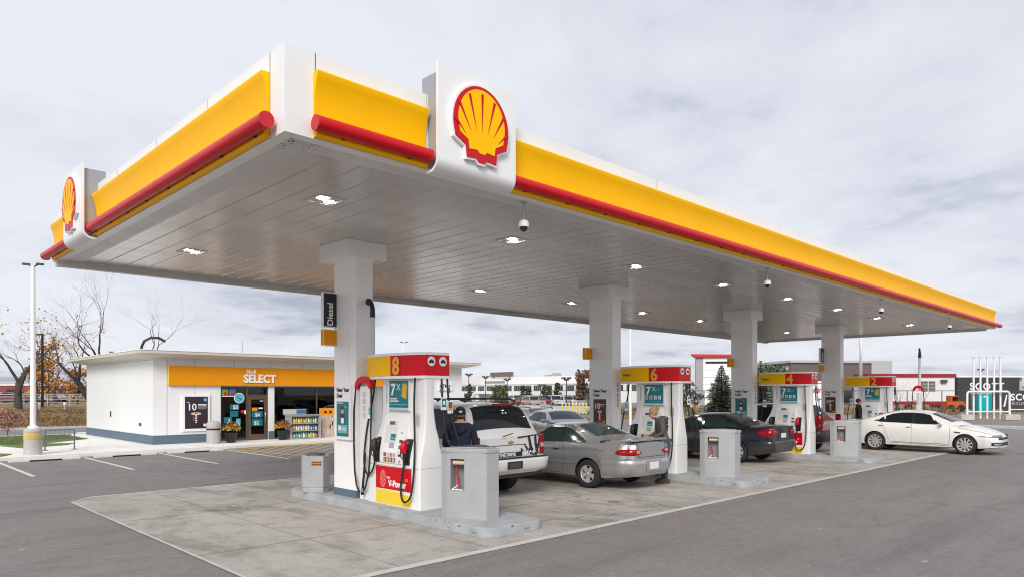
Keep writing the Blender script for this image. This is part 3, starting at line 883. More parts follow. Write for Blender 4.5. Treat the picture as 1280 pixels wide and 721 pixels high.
    for k in range(9):
        a = 2 * math.pi * k / 9
        seg_ = [(.012 * math.cos(a + 1.3), .02 * math.sin(a + 1.3)), (.075 * math.cos(a), .12 * math.sin(a)), (.07 * math.cos(a + .22), .11 * math.sin(a + .22))]
        g.prism(seg_, 1, -.0022, -.004, RED_D, M)
    merge(g, text('V-Power', .145, PRINTW, .002, .007, sx=.95), FX(x - .0075, -.13, .325))
    merge(g, text('nitro', .05, PRINTW, .002, .002, sx=.9), FX(x - .0075, .12, .455))
    ring(g, (0, 0, 0), .018, .024, PRINTW, 12, .002, FX(x - .0065, -.40, .46))
    g.build('graphic_panel', t)
    # console
    c = MB(); cx = -.36
    c.prism([(-.34, .70), (cx - .02, .72), (cx - .02, .90), (-.27, 1.50), (-.22, 1.52), (-.18, 1.52), (-.18, .70)][::-1], 1, -.30, .36, PW)
    co = c.build('console', t, bevel=.01)
    # console face is inclined: frame with x = reading direction, z up the slope
    top = Vector((-.27, 0, 1.50)); bot = Vector((cx - .02, 0, .90)); up = (top - bot).normalized()
    ex = Vector((0, -1, 0)); ez = up; ey = ez.cross(ex)
    def IM(yc, s):
        o_ = bot + up * s + Vector((0, yc, 0)) - ey * .0015
        return Matrix(((ex.x, ey.x, ez.x, o_.x), (ex.y, ey.y, ez.y, o_.y), (ex.z, ey.z, ez.z, o_.z), (0, 0, 0, 1)))
    def patch(b_, yc, s, w, h, m, d=.002): b_.box((-w / 2, -d, -h / 2), (w / 2, .0, h / 2), m, IM(yc, s))
    def lowpatch(b_, yc, z, w, h, m, d=.004): b_.box((cx - .02 - d, yc - w / 2, z - h / 2), (cx - .0201, yc + w / 2, z + h / 2), m)
    d = MB()
    LCD = mat('lcd', (.12, .10, .10), .2)
    patch(d, .10, .50, .16, .06, LCD); patch(d, -.02, .51, .04, .012, GREY); patch(d, -.02, .48, .04, .012, GREY)
    patch(d, .09, .31, .34, .30, mat('console_grey', (.68, .68, .67), .4), .0012)
    patch(d, .02, .26, .14, .11, TEAL, .004); patch(d, .02, .24, .10, .03, TEAL_L, .006)
    for r_ in range(3):
        for c_ in range(4): patch(d, .085 - .035 * c_, .155 - .033 * r_, .028, .026, mat('keys', (.35, .34, .36), .5), .004)
    patch(d, -.22, .20, .09, .05, GREY_D, .003); patch(d, -.22, .10, .09, .06, mat('card_slot', (.10, .16, .16), .3), .004)
    patch(d, -.22, .02, .10, .04, mat('slot_lit', (.55, .75, .6), .3), .004); patch(d, -.22, .34, .05, .03, GREY, .003)
    cols_ = [(.40, .07, .08), (.8, .5, .3), (.20, .32, .55), (.75, .30, .45)]
    for c_ in range(4):
        mcol = mat('grade_a%d' % c_, cols_[c_], .4)
        lowpatch(d, .20 - .09 * c_, .86, .075, .065, mcol); lowpatch(d, .20 - .09 * c_, .775, .07, .075, mat('grade_dark', (.05, .04, .06), .3)); lowpatch(d, .20 - .09 * c_, .775, .03, .05, mat('grade_b%d' % (c_ % 2), [(.75, .35, .06), (.75, .7, .65)][c_ % 2], .4), .006)
    lowpatch(d, -.22, .86, .08, .035, BLACK); lowpatch(d, -.22, .76, .05, .05, GREY)
    d.build('screen_and_keys', co)
    # poster
    p = MB(); M = FX(-.241, -.06, 0)
    p.box((-.30, -.035, 1.60), (.30, -.0, 2.13), PW, M); p.box((-.27, -.041, 1.655), (.27, -.0355, 2.11), TEAL, M)
    p.box((-.27, -.042, 1.615), (.27, -.0355, 1.654), mat('pale_blue_print', (.45, .62, .72), .4), M)
    p.box((-.275, -.043, 1.60), (.275, -.0355, 1.612), GREY, M)
    merge(p, text('7', .27, PRINTW, .001, .008), M @ Matrix.Translation((-.15, -.043, 1.86)) @ Matrix.Shear('XZ', 4, (.18, 0)) if False else M @ Matrix.Translation((-.16, -.043, 1.87)))
    merge(p, text('X', .15, mat('pale_teal_print', (.45, .68, .70), .4), .001, .003), M @ Matrix.Translation((.0, -.043, 1.95)))
    if variant in ('bag',):
        p.prism([(.09, 1.84), (.22, 1.80), (.25, 2.02), (.20, 2.07), (.12, 2.05)], 1, -.0415, -.045, mat('gold_print', (.62, .38, .03), .5), M)
        for k, w_ in enumerate((.20, .24)): p.box((-.24, -.044, 1.795 - .04 * k), (-.24 + w_, -.0415, 1.815 - .04 * k), PRINTW, M)
        p.box((-.25, -.0435, 1.70), (.25, -.0415, 1.715), TEAL_L, M)
    else:
        for k in range(4): p.box((-.24 + .125 * k, -.044, 1.75), (-.165 + .125 * k, -.0415, 1.84), PRINTW, M); p.box((-.222 + .125 * k, -.046, 1.765), (-.183 + .125 * k, -.0445, 1.822), TEAL_L if k > 1 else BLACK, M)
        for k, w_ in enumerate((.16, .12)): p.box((.06, -.044, 2.0 - .035 * k), (.06 + w_, -.0415, 2.01 - .035 * k), TEAL_L, M)
        p.box((-.25, -.0435, 1.70), (.25, -.0415, 1.71), TEAL_L, M)
    p.build('poster', t)
    # neck strips
    q = MB(); q.box((-.2435, .33, 1.72), (-.241, .37, 2.05), mat('strip_grey', (.5, .5, .5), .5)); q.build('side_strip', t); q = MB(); q.box((-.256, -.50, 1.35), (-.240, -.63, 1.58), mat('notice_white', (.7, .7, .68), .4))
    q.box((-.259, -.51, 1.38), (-.2565, -.62, 1.54), mat('notice_beige', (.55, .53, .47), .4)); q.build('notice_plate', t)
    # nozzles and hoses
    def nozzle(yc, colm, lab=None):
        hol = MB()
        M = Matrix.Translation((-.36, yc, .72))
        hol.prism([(-.02, .0), (.045, -.02), (.10, .32), (.11, .42), (.06, .42), (-.0, .25)], 1, -.075, .075, BLACK, M)
        ho = hol.build('nozzle_holster', t, bevel=.006)
        nz = MB()
        nz.tube([(-.045, 0, .02), (-.05, 0, .12), (-.06, 0, .20)], [.022, .026, .022], BLACK, 10, M)
        nz.tube([(-.06, 0, .19), (-.075, 0, .27), (-.055, 0, .36), (-.01, 0, .39)], [.045, .058, .048, .026], colm, 10, M)
        nz.tube([(-.045, 0, .33), (.04, 0, .36)], [.017, .013], CHROME, 8, M)
        nz.tube([(-.08, 0, .30), (-.125, 0, .22), (-.11, 0, .12), (-.06, 0, .09)], .009, BLACK, 6, M)
        nz.build('nozzle', t)
    nozzle(-.40, RED); nozzle(.47, mat('brown_rubber', (.035, .022, .018), .5))
    def hose(pts, name='hose', r=.017):
        P_ = []
        pts = [Vector(p_) for p_ in pts]
        for i in range(len(pts) - 1):   # catmull-rom
            p0, p1, p2, p3 = pts[max(0, i - 1)], pts[i], pts[i + 1], pts[min(len(pts) - 1, i + 2)]
            for k in range(6):
                u = k / 6
                P_.append(.5 * ((2 * p1) + (p2 - p0) * u + (2 * p0 - 5 * p1 + 4 * p2 - p3) * u * u + (3 * p1 - p0 - 3 * p2 + p3) * u ** 3))
        P_.append(pts[-1])
        h = MB(); h.tube(P_, r, RUBBER, 8); return h.build(name, t)
    hose([(-.34, -.60, 2.15), (-.37, -.62, 1.7), (-.39, -.66, 1.0), (-.42, -.66, .5), (-.43, -.60, .22), (-.44, -.48, .12), (-.44, -.38, .16), (-.43, -.33, .35), (-.41, -.36, .62), (-.405, -.40, .73)])
    hose([(-.24, .70, 2.15), (-.28, .72, 1.8), (-.33, .82, 1.3), (-.36, .86, .9), (-.38, .84, .66), (-.40, .74, .50), (-.41, .60, .50), (-.41, .50, .62), (-.405, .47, .74)])
    hose([(.10, -.74, 2.15), (.11, -.76, 1.7), (.14, -.82, 1.2), (.30, -.86, .8), (.40, -.70, .5), (.42, -.4, .6)])
    hose([(.22, -.74, 2.15), (.24, -.76, 1.75), (.30, -.82, 1.35), (.40, -.84, 1.0), (.46, -.6, .7), (.42, .3, .7)])
    tg = MB()
    for (x_, z_, m_) in ((.10, 1.72, TEAL), (.24, 1.66, mat('tag_purple', (.16, .07, .10), .4))):
        tg.tube([(x_, -.75, 1.99), (x_, -.75, 1.90)], .026, GREY_D, 8)
        tg.box((x_ - .055, -.80, z_ - .10), (x_ + .055, -.79, z_ + .11), PRINTW); tg.box((x_ - .042, -.803, z_ - .05), (x_ + .042, -.8005, z_ + .09), m_)
        if m_ is not TEAL: tg.box((x_ - .042, -.8045, z_ - .05), (x_ + .042, -.8035, z_ - .005), YEL2)
        else: tg.box((x_ - .025, -.8045, z_ - .01), (x_ + .025, -.8035, z_ + .05), PRINTW)
    tg.build('hose_tag', t)
    tl = MB(); tl.box((-.34, .665, 1.45), (-.33, .775, 1.68), PRINTW, Matrix.Rotation(R(0), 4, 'X')); tl.box((-.343, .68, 1.52), (-.3405, .76, 1.65), TEAL_L); tl.build('hose_tag', t)
    return t
pumps = []
for num, k, var_ in ((8, 0, 'bag'), (6, 1, 'squares'), (4, 2, 'squares'), (2, 3, 'bag')):
    if num == 8: var_v = 'bag'
    t = make_pump(num, (7.215 + 7.53 * k, 9.865, .155), var_)
# pump 8 has no small grey word on its yellow panel: handled below
for o in [o for o in col.objects if o.name.startswith('notice_plate')]: pass

# hose masts with red arch
def make_mast(lab, loc, slim=False):
    t = thing('hose_mast', lab, 'hose mast', loc, 0, 'diesel hose masts with a red arch')
    b = MB(); b.box((-.11, -.16, 0), (.16, .16, 2.02), PW) if not slim else b.box((-.11, -.07, 0), (.12, .07, 1.9), PW)
    for q_ in range(4):
        z = 1.93 - .12 * q_ - .06
        ring(b, (0, 0, 0), .036, .047, BLACK, 14, .003, FX(-.111, .02, z)); b.box((-.03, -.004, -.005), (.03, -.001, .007), BLACK, FX(-.111, .02, z) @ Matrix.Rotation(R(45), 4, 'Y'))
    b.build('cabinet', t, bevel=.01)
    a = MB()
    n = 12; o_, i_ = [], []; ks = .72 if slim else 1
    for k in range(n + 1):
        an = math.pi * k / n
        o_.append((.27 * ks * math.cos(an), 2.0 + .20 * math.sin(an))); i_.append((.19 * ks * math.cos(an), 1.98 + .11 * math.sin(an)))
    for k in range(n):
        a.prism([o_[k], o_[k + 1], i_[k + 1], i_[k]], 0, -.16, -.09, RED)
    a.build('red_arch', t)
    p = MB(); p.tube([(.05, .0, 2.02), (.05, .0, 3.28)], .045, mat('mast_grey', (.62, .63, .64), .4, metal=.2), 14); p.build('pipe', t)
    p = MB()
    if slim: p.tube([(.05, 0, 3.26), (.05, 0, 3.42), (.05, .01, 3.62)], [.065, .05, .03], BLACK, 12)
    else: p.tube([(.05, 0, 3.26), (.05, 0, 3.42), (.05, .04, 3.52), (.05, .10, 3.56)], [.05, .042, .04, .04], BLACK, 12); p.sphere((.05, .12, 3.55), .065, BLACK, 8)
    p.build('swivel', t)
    for s in (-1, 1):
        P_ = [(-.14, .25 * s * ks, 2.0), (-.16, .28 * s * ks, 1.6), (-.17, .27 * s, 1.0), (-.18, .23 * s, .5), (-.19, .15 * s, .25), (-.19, .06 * s, .14)]
        h = MB(); h.tube(P_, .016, RUBBER, 8); h.build('hose', t)
    nz = MB(); nz.tube([(-.19, -.05, .10), (-.20, -.08, .28), (-.20, -.12, .55), (-.21, -.16, .85)], [.03, .022, .02, .02], BLACK, 8); nz.tube([(-.19, -.06, .16), (-.2, -.07, .22)], .034, CHROME, 10); nz.build('break_away', t)
    return t
make_mast('white hose mast with red arch and black swivel between the nearest column and pump 8', (7.02, 10.80, .155))
make_mast('grey hose mast with red arch standing behind the white sedan', (IX[3] + .62, 8.25, .155), True)

# waste and squeegee cabinets
def make_cabinet(lab, loc):
    t = thing('service_cabinet', lab, 'cabinet', loc, 0, 'grey squeegee and waste cabinets at the island ends')
    # wedge footprint, local origin under the middle of the nose; the niche is in the long left face A-B
    A, B, C, D_, E_, F_ = Vector((-.41, .60)), Vector((-.13, 0)), Vector((.12, 0)), Vector((.41, .60)), Vector((.41, .72)), Vector((-.41, .72))
    H = 1.0
    b = MB()
    def wall(p, q, z0, z1): b.add([(*p, z0), (*q, z0), (*q, z1), (*p, z1)], [(0, 1, 2, 3)], GREY)
    for p, q in ((B, C), (C, D_), (D_, E_), (E_, F_), (F_, A)): wall(p, q, 0, H)
    dirv = (B - A).normalized(); Lf = (B - A).length; nin = Vector((-dirv.y, dirv.x))   # towards the inside
    if nin.x < 0: nin = -nin
    def bow(u): return A + dirv * u - nin * (.03 * (1 - (2 * u / Lf - 1) ** 2))
    ua, ub, za, zb = .07, .31, .42, .90
    cuts = [0, ua, (ua + ub) / 2, ub, .45, .58, Lf]
    for u0, u1 in zip(cuts, cuts[1:]):
        if ua <= u0 < ub: wall(bow(u0), bow(u1), 0, za); wall(bow(u0), bow(u1), zb, H)
        else: wall(bow(u0), bow(u1), 0, H)
    Dp = .20
    p0, p1 = bow(ua), bow(ub); q0, q1 = p0 + nin * Dp, p1 + nin * Dp
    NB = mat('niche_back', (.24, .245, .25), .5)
    b.add([(*p0, za), (*q0, za), (*q0, zb), (*p0, zb)], [(0, 1, 2, 3)], GREY); b.add([(*p1, za), (*q1, za), (*q1, zb), (*p1, zb)], [(3, 2, 1, 0)], GREY)
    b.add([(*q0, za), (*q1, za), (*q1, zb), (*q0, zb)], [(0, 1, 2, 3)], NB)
    b.add([(*p0, za), (*p1, za), (*q1, za), (*q0, za)], [(0, 1, 2, 3)], GREY); b.add([(*p0, zb), (*p1, zb), (*q1, zb), (*q0, zb)], [(3, 2, 1, 0)], GREY)
    b.build('body', t)
    c = MB(); mid = Vector((0, .38))
    fp = [A - nin * .02, bow(Lf / 2) - nin * .004, B + Vector((-.01, -.012)), C + Vector((.01, -.012)), D_ + Vector((.015, 0)), E_ + Vector((.012, .01)), F_ + Vector((-.012, .01))]
    c.prism([tuple(p) for p in fp], 2, H, H + .062, GREY); c.prism([tuple(mid + (p - mid) * .72) for p in fp], 2, H + .063, H + .078, GREY_D)
    c.build('lid', t, bevel=.008)
    m0 = (p0 + p1) / 2 + nin * .07
    s = MB(); s.tube([(m0.x, m0.y, za + .03), (m0.x - dirv.x * .05, m0.y - dirv.y * .05, .76)], .014, RED_D, 8)
    n0 = p0 + nin * .01; n1 = p1 + nin * .01
    s.tube([(*(n0 + dirv * .03), za + .02), (*(m0 + nin * .02), za + .09)], .008, PRINTW, 6); s.tube([(*(n0 + dirv * .02), za + .012), (*(n1 - dirv * .03), za + .012)], .010, PRINTW, 6); s.build('squeegee', t)
    p = MB(); w0 = p0 + nin * .05 + dirv * .03; p.tube([(*w0, .84), (*(w0 + dirv * .19), .84)], .035, mat('towel_paper', (.60, .46, .30), .7), 10); p.build('paper_towel', t)
    return t
cab = make_cabinet('grey metal service cabinet with red squeegee on the nearest island', (7.21, 7.76, .155))
dup(cab, (7.21 + 7.56, 7.76, .155), label='grey metal service cabinet with red squeegee between the woman and the dark sedan')
dup(cab, (7.21 + 15.1, 7.76, .155), label='grey metal service cabinet in front of the maroon SUV')

# small bin on the back end of the first island
t = thing('waste_bin', 'grey metal waste bin with yellow warning stickers left of the nearest column', 'waste bin', (6.62, 12.05, .155))
fp = [(-.08, .34), (.0, .20), (.19, .04), (.36, .10), (.44, .32), (.30, .56), (.02, .58)]
b = MB(); b.prism([(x * .97 + .005, y * .97 + .01) for x, y in fp], 2, 0, .09, GREY); b.prism(fp, 2, .094, .66, GREY); b.build('body', t, bevel=.006)
b = MB(); b.prism(fp, 2, .664, .70, GREY); b.lathe([(.19, .70), (.18, .73), (.10, .75), (.001, .755)], mat('lid_dark', (.10, .10, .08), .5), 20, Matrix.Translation((.19, .33, 0))); b.build('lid', t)
b = MB(); e0 = Vector((.0, .20)); e1 = Vector((.19, .04)); ang = math.atan2(e1.y - e0.y, e1.x - e0.x); m_ = (e0 + e1) / 2
M = Matrix.Translation((m_.x, m_.y, .56)) @ Matrix.Rotation(ang, 4, 'Z')
b.box((-.105, -.004, -.05), (.105, -.001, .05), YEL2, M)
for r_ in range(2):
    for c_ in range(4): b.box((-.092 + .048 * c_, -.006, -.038 + .042 * r_), (-.056 + .048 * c_, -.0045, -.010 + .042 * r_), BLACK, M)
b.build('warning_sticker', t)
# ------------------------------------------------------------------ vehicles
# local frame: x forward, y left, z up, origin on the ground under the middle
def interp(tab, x):
    if x <= tab[0][0]: return tab[0][1]
    for (a, va), (b_, vb) in zip(tab, tab[1:]):
        if x <= b_:
            t = (x - a) / (b_ - a); t = t * t * (3 - 2 * t) if True else t
            return va + (vb - va) * t
    return tab[-1][1]
def linterp(tab, x):
    if x <= tab[0][0]: return tab[0][1]
    for (a, va), (b_, vb) in zip(tab, tab[1:]):
        if x <= b_: return va + (vb - va) * (x - a) / (b_ - a)
    return tab[-1][1]
TYRE = mat('tyre', (.022, .021, .020), .8, var=.15, vscale=8)
ALLOY = mat('alloy', (.62, .62, .61), .3, metal=.45)
ARCH = mat('wheel_well', (.012, .012, .012), .9)
GLASS_C = mat('car_glass', (.014, .018, .020), .05, spec=.38)
GLASS_T = mat('teal_car_glass', (.030, .062, .060), .05, spec=.5)
TAIL = mat('tail_lamp', (.30, .003, .008), .15, spec=.4)
TAILC = mat('tail_clear', (.62, .35, .33), .15, coat=.6)
HEAD = mat('head_lamp', (.55, .57, .6), .08, metal=.5, coat=.8)
PLATE = mat('blank_plate', (.70, .71, .72), .4)
TRIM = mat('black_trim', (.02, .02, .021), .5)
def paint(name, rgb, metal=0.0, rough=.3, var=.0):
    return mat(name, rgb, rough, metal=metal, coat=.7, dirt=.32)

def make_wheel(parent, x, y, r, w, side, spokes=5, rim=.66, tw=None):
    """wheel mesh: tyre (part 'wheel') with rim as sub-part; side=+1 outer face towards +y"""
    hub = Matrix.Translation((x, y, r)) @ Matrix.Rotation(R(-90 * side), 4, 'X')
    # lathe axis local z = outward
    b = MB(); R_ = r; ri = r * rim
    prof = [(ri, -w / 2), (R_ * .90, -w / 2), (R_ * .975, -w / 2 + .015), (R_, -w / 2 + .04), (R_, w / 2 - .04), (R_ * .975, w / 2 - .015), (R_ * .90, w / 2), (ri * 1.03, w / 2 + .002), (ri, w / 2 - .01)]
    b.lathe(prof, TYRE, 36, hub, cap=False)
    o = b.build('wheel', parent)
    m = MB()
    m.lathe([(ri, -w / 2 + .02), (ri, w / 2 - .005), (ri * .93, w / 2 - .012), (ri * .90, w / 2 - .06), (ri * .88, -w / 2 + .03)], ALLOY, 36, hub, cap=False)
    m.lathe([(.001, -w / 2 + .045), (ri * .9, -w / 2 + .045)], ARCH, 24, hub)
    m.lathe([(.001, w / 2 - .012), (r * .09, w / 2 - .016), (r * .14, w / 2 - .035), (r * .16, w / 2 - .07)][::-1], ALLOY, 16, hub)
    for k in range(spokes):
        a = 2 * math.pi * k / spokes + .3
        T = hub @ Matrix.Rotation(a, 4, 'Z')
        if spokes >= 8: ww = (.022, .030)
        else: ww = (.038, .050)
        m.prism([(r * .10, -ww[0]), (ri * .93, -ww[1]), (ri * .93, ww[1]), (r * .10, ww[0])], 2, w / 2 - .055, w / 2 - .022, ALLOY, T)
    m.build('rim', o)
    return o

def make_car(P):
    """P: dict of tables; returns dict(body functions)"""
    t = thing(P['name'], P['label'], P['cat'], (0, 0, 0))
    if P.get('group'): t['group'] = P['group']
    PT = P['paint']; L2 = P['L'] / 2; W2 = P['W'] / 2
    wt, zb, belt, deck = P['width'], P['under'], P['belt'], P['deck']   # tables over x
    low = P.get('low', PT)
    N = P.get('N', 56)
    xs_ = sorted(set([-L2 + P['L'] * k / N for k in range(N + 1)] + [x for x, _ in wt] + [x for x, _ in deck]))
    def half(x):
        w = interp(wt, x) * W2; b0 = linterp(zb, x); be = linterp(belt, x); dk = linterp(deck, x); dk = max(dk, be + .004)
        mid = b0 + (be - b0) * .50
        return [(0, b0), (w * .80, b0), (w * .945, b0 + .03), (w * .975, b0 + .10), (w * .992, mid - .06), (w, mid), (w * .995, mid + (be - mid) * .45), (w * .975, mid + (be - mid) * .72), (w * .945, be - .03), (w * .90, be + (dk - be) * .25), (w * .72, be + (dk - be) * .72), (w * .4, be + (dk - be) * .93), (0, dk)]
    def bside(x, z):
        h = half(x)[1:9]
        for (ya, za), (yb, zb_) in zip(h, h[1:]):
            if za <= z <= zb_: return ya + (yb - ya) * ((z - za) / max(1e-6, zb_ - za))
        return h[-1][0] if z > h[-1][1] else h[0][0]
    rings = []
    for x in xs_:
        h = half(x)
        ring_ = [(x, y, z) for y, z in h] + [(x, -y, z) for y, z in h[-2:0:-1]]
        rings.append(ring_)
    b = MB(); n = len(rings[0])
    v = [p for r in rings for p in r]; f = []
    for i in range(len(rings) - 1):
        for k in range(n):
            f.append((i * n + k, (i + 1) * n + k, (i + 1) * n + (k + 1) % n, i * n + (k + 1) % n))
    f.append(tuple(range(n - 1, -1, -1))[::-1]); f.append(tuple(range((len(rings) - 1) * n, len(rings) * n))[::-1])
    b.add(v, f, PT)
    me = b.mesh('body')
    bm = bmesh.new(); bm.from_mesh(me); bmesh.ops.recalc_face_normals(bm, faces=bm.faces); bm.to_mesh(me); bm.free()
    me.materials.append(ARCH)
    body = link('body', me, t)
    # cut the wheel wells
    wr = P['wr']; cutters = []
    if P.get('cut', True):
        cb = MB()
        for wx in (P['xf'], P['xr']):
            for s in (-1, 1):
                T = Matrix.Translation((wx, s * W2 * 1.02, wr)) @ Matrix.Rotation(R(90), 4, 'X')
                cb.lathe([(wr * P.get('archk', 1.13), -.26), (wr * P.get('archk', 1.13), .26)], ARCH, 32, T)
        cme = cb.mesh('cut')
        bm = bmesh.new(); bm.from_mesh(cme); bmesh.ops.remove_doubles(bm, verts=bm.verts, dist=1e-5); bmesh.ops.recalc_face_normals(bm, faces=bm.faces); bm.to_mesh(cme); bm.free()
        co = link('cut', cme)
        md = body.modifiers.new('cut', 'BOOLEAN'); md.object = co; md.operation = 'DIFFERENCE'; md.solver = 'EXACT'
        dg = bpy.context.evaluated_depsgraph_get()
        nm = bpy.data.meshes.new_from_object(body.evaluated_get(dg))
        body.modifiers.clear(); body.data = nm; bpy.data.objects.remove(co)
        me = nm
        if ARCH.name not in [m.name if m else '' for m in me.materials]: me.materials.append(ARCH)
        ai = [m.name if m else '' for m in me.materials].index(ARCH.name)
        for p in me.polygons:
            c = p.center
            for wx in (P['xf'], P['xr']):
                if math.hypot(c.x - wx, c.z - wr) < wr * P.get('archk', 1.13) * 1.005 and abs(p.normal.z if abs(c.y) > W2 * .75 else 1) >= 0 and abs(c.y) < W2 * .999:
                    rad = Vector((c.x - wx, 0, c.z - wr))
                    if (rad.length > 1e-3 and abs(p.normal.dot(rad.normalized())) > .9) or abs(c.y) < W2 * .82:
                        p.material_index = ai
    smooth_by_angle(me, 32)
    def sidepoly(name, pts, m, off=.004, s=(1, -1), thick=.004, parent=body):
        for sg in s:
            q = MB(); vv = [(x, sg * (bside(x, z) + off), z) for x, z in pts]
            q.add(vv, [tuple(range(len(vv)))[::sg]], m); q.build(name, parent)
    # lower tone / cladding
    # seams
    q = MB()
    for sg in (1, -1):
        for line in P.get('seams', []):
            pts = []
            for (xa, za), (xb, zb_) in zip(line, line[1:]):
                for k in range(6): pts.append((xa + (xb - xa) * k / 6, za + (zb_ - za) * k / 6))
            pts.append(line[-1])
            q.tube([(x, sg * (bside(x, z) + .000), z) for x, z in pts], .0045, TRIM, 4, caps=False)
    for line in P.get('deckseams', []):
        q.tube(line, .0045, TRIM, 4, caps=False)
    if q.v: q.build('panel_gap', body)
    # greenhouse
    G = P['cabin']   # list of profile points (x, z) front-cowl ... roof ... rear base ; belt line z
    wb, wtop, cb_ = P['cab_w']     # half width at belt, at roof, crown
    zbelt = P['cab_z']; zroof = max(z for _, z in G)
    prof = []
    for (xa, za), (xb, zb_) in zip(G, G[1:]):
        k = 3
        for i in range(k): prof.append((xa + (xb - xa) * i / k, za + (zb_ - za) * i / k))
    prof.append(G[-1])
    # light smoothing of the profile
    for _ in range(2):
        prof = [prof[0]] + [((a[0] + 2 * b2[0] + c[0]) / 4, (a[1] + 2 * b2[1] + c[1]) / 4) for a, b2, c in zip(prof, prof[1:], prof[2:])] + [prof[-1]]
    def wy(z):
        u = max(0, min(1, (z - zbelt) / (zroof - zbelt)))
        return wb + (wtop - wb) * (u ** 1.25)
    US = [-1, -.965, -.9, -.7, -.4, 0, .4, .7, .9, .965, 1]
    mx_ = (prof[0][0] + prof[-1][0]) / 2
    bul = P.get('bulge', .13)
    def cabpt(i, u, off=0):
        x, z = prof[i]
        rel = (x - mx_) / (prof[0][0] - mx_)
        xx = x - bul * u * u * (1 if rel > 0 else -1) * min(1, abs(rel)) ** 2 * .9
        drop = cb_ * (abs(u) ** 2.4)
        zz = z - drop * min(1, (z - zbelt) / .25 if z > zbelt else 0)
        return Vector((xx, u * wy(z), zz))
    m_ = len(prof); V = [cabpt(i, u) for i in range(m_) for u in US]; nu = len(US)
    F = [(i * nu + j, i * nu + j + 1, (i + 1) * nu + j + 1, (i + 1) * nu + j) for i in range(m_ - 1) for j in range(nu - 1)]
    cbm = MB(); cbm.add(V, F, PT, None, True)
    for sg, j in ((-1, 0), (1, nu - 1)):
        pts = [V[i * nu + j] for i in range(m_)]
        lo = zbelt - .06
        base = [(pts[-1].x, pts[-1].y, lo), (pts[0].x, pts[0].y, lo)]
        # vertical strips keep the side smooth
        for i in range(m_ - 1):
            a, c = pts[i], pts[i + 1]
            yb = sg * wb
            cbm.add([a, c, (c.x, yb, lo), (a.x, yb, lo)], [(0, 1, 2, 3)], PT, None, True)
    me = cbm.mesh('cabin')
    bm = bmesh.new(); bm.from_mesh(me); bmesh.ops.remove_doubles(bm, verts=bm.verts, dist=1e-4); bmesh.ops.recalc_face_normals(bm, faces=bm.faces); bm.to_mesh(me); bm.free()
    smooth_by_angle(me, 50)
    cab_o = link('cabin', me, t)
    # glass on windshield and rear window
    def glass_strip(name, i0, i1, umax, m, lift=.006):
        q = MB(); us = [u for u in (-1, -.9, -.7, -.4, 0, .4, .7, .9, 1) ]
        us = [u * umax for u in us]
        vv = []
        for i in range(i0, i1 + 1):
            for u in us:
                p = cabpt(i, u)
                a = cabpt(max(0, i - 1), u); c = cabpt(min(m_ - 1, i + 1), u)
                d1 = c - a; d2 = cabpt(i, min(1, u + .05)) - cabpt(i, max(-1, u - .05))
                nrm = d1.cross(d2).normalized()
                if nrm.z < 0: nrm = -nrm
                vv.append(p + nrm * lift)
        k = len(us)
        ff = [(a * k + j, a * k + j + 1, (a + 1) * k + j + 1, (a + 1) * k + j) for a in range(i1 - i0) for j in range(k - 1)]
        q.add(vv, ff, m, None, True); return q.build(name, t)
    gi = P['glass_idx']
    GL = P.get('glass', GLASS_C)
    glass_strip('windshield', gi[0], gi[1], .90, GL)
    glass_strip('rear_window', gi[2], gi[3], P.get('rg', .88), P.get('rear_glass', GL))
    def sidewin(name, pts, m=None, off=.006):
        for sg in (1, -1):
            q = MB()
            # rounded by the belt/roof slope: y follows wy(z) with the roof drop
            vv = [(x, sg * (wy_side(z) + off), z) for x, z in pts]
            q.add(vv, [tuple(range(len(vv)))[::sg]], m or GL); q.build(name, t)
    def wy_side(z):
        # side wall: linear from (wb, lo) to top edge points
        lo = zbelt - .06; zt = zroof - cb_
        return wb + (wy(zroof) - wb) * max(0, min(1, (z - lo) / (zt - lo))) + .004
    for w_ in P['windows']:
        fr = [(x, z) for x, z in w_]
        cxm = sum(x for x, _ in fr) / len(fr); czm = sum(z for _, z in fr) / len(fr)
        if P.get('winframe', True):
            big = [(cxm + (x - cxm) * (1 + .035 / max(.1, abs(x - cxm)) * 1), czm + (z - czm) * (1 + .022 / max(.08, abs(z - czm)))) for x, z in fr]
            sidewin('window_trim', big, TRIM, .002)
        sidewin('side_window', fr)
    # wrap patches following the plan outline (front or rear)
    def outline(z, off, xs_side, y_end, end, n1=10, n2=6):
        """points from the side at x=xs_side round the corner to y=y_end on the end face; left side (+y)"""
        pts = []
        xe = end * L2
        for k in range(n1 + 1):
            x = xs_side + (xe - xs_side) * k / n1
            pts.append(Vector((x, bside(x, z), z)))
        y0 = pts[-1].y
        for k in range(1, n2 + 1):
            y = y0 + (y_end - y0) * k / n2
            pts.append(Vector((xe, y, z)))
        res = []
        for i, p in enumerate(pts):
            a = pts[max(0, i - 1)]; c = pts[min(len(pts) - 1, i + 1)]; d = (c - a); nrm = Vector((d.y, -d.x, 0)).normalized()
            if (nrm.x * end + (nrm.y)) < 0: nrm = -nrm
            res.append(p + nrm * off)
        return res
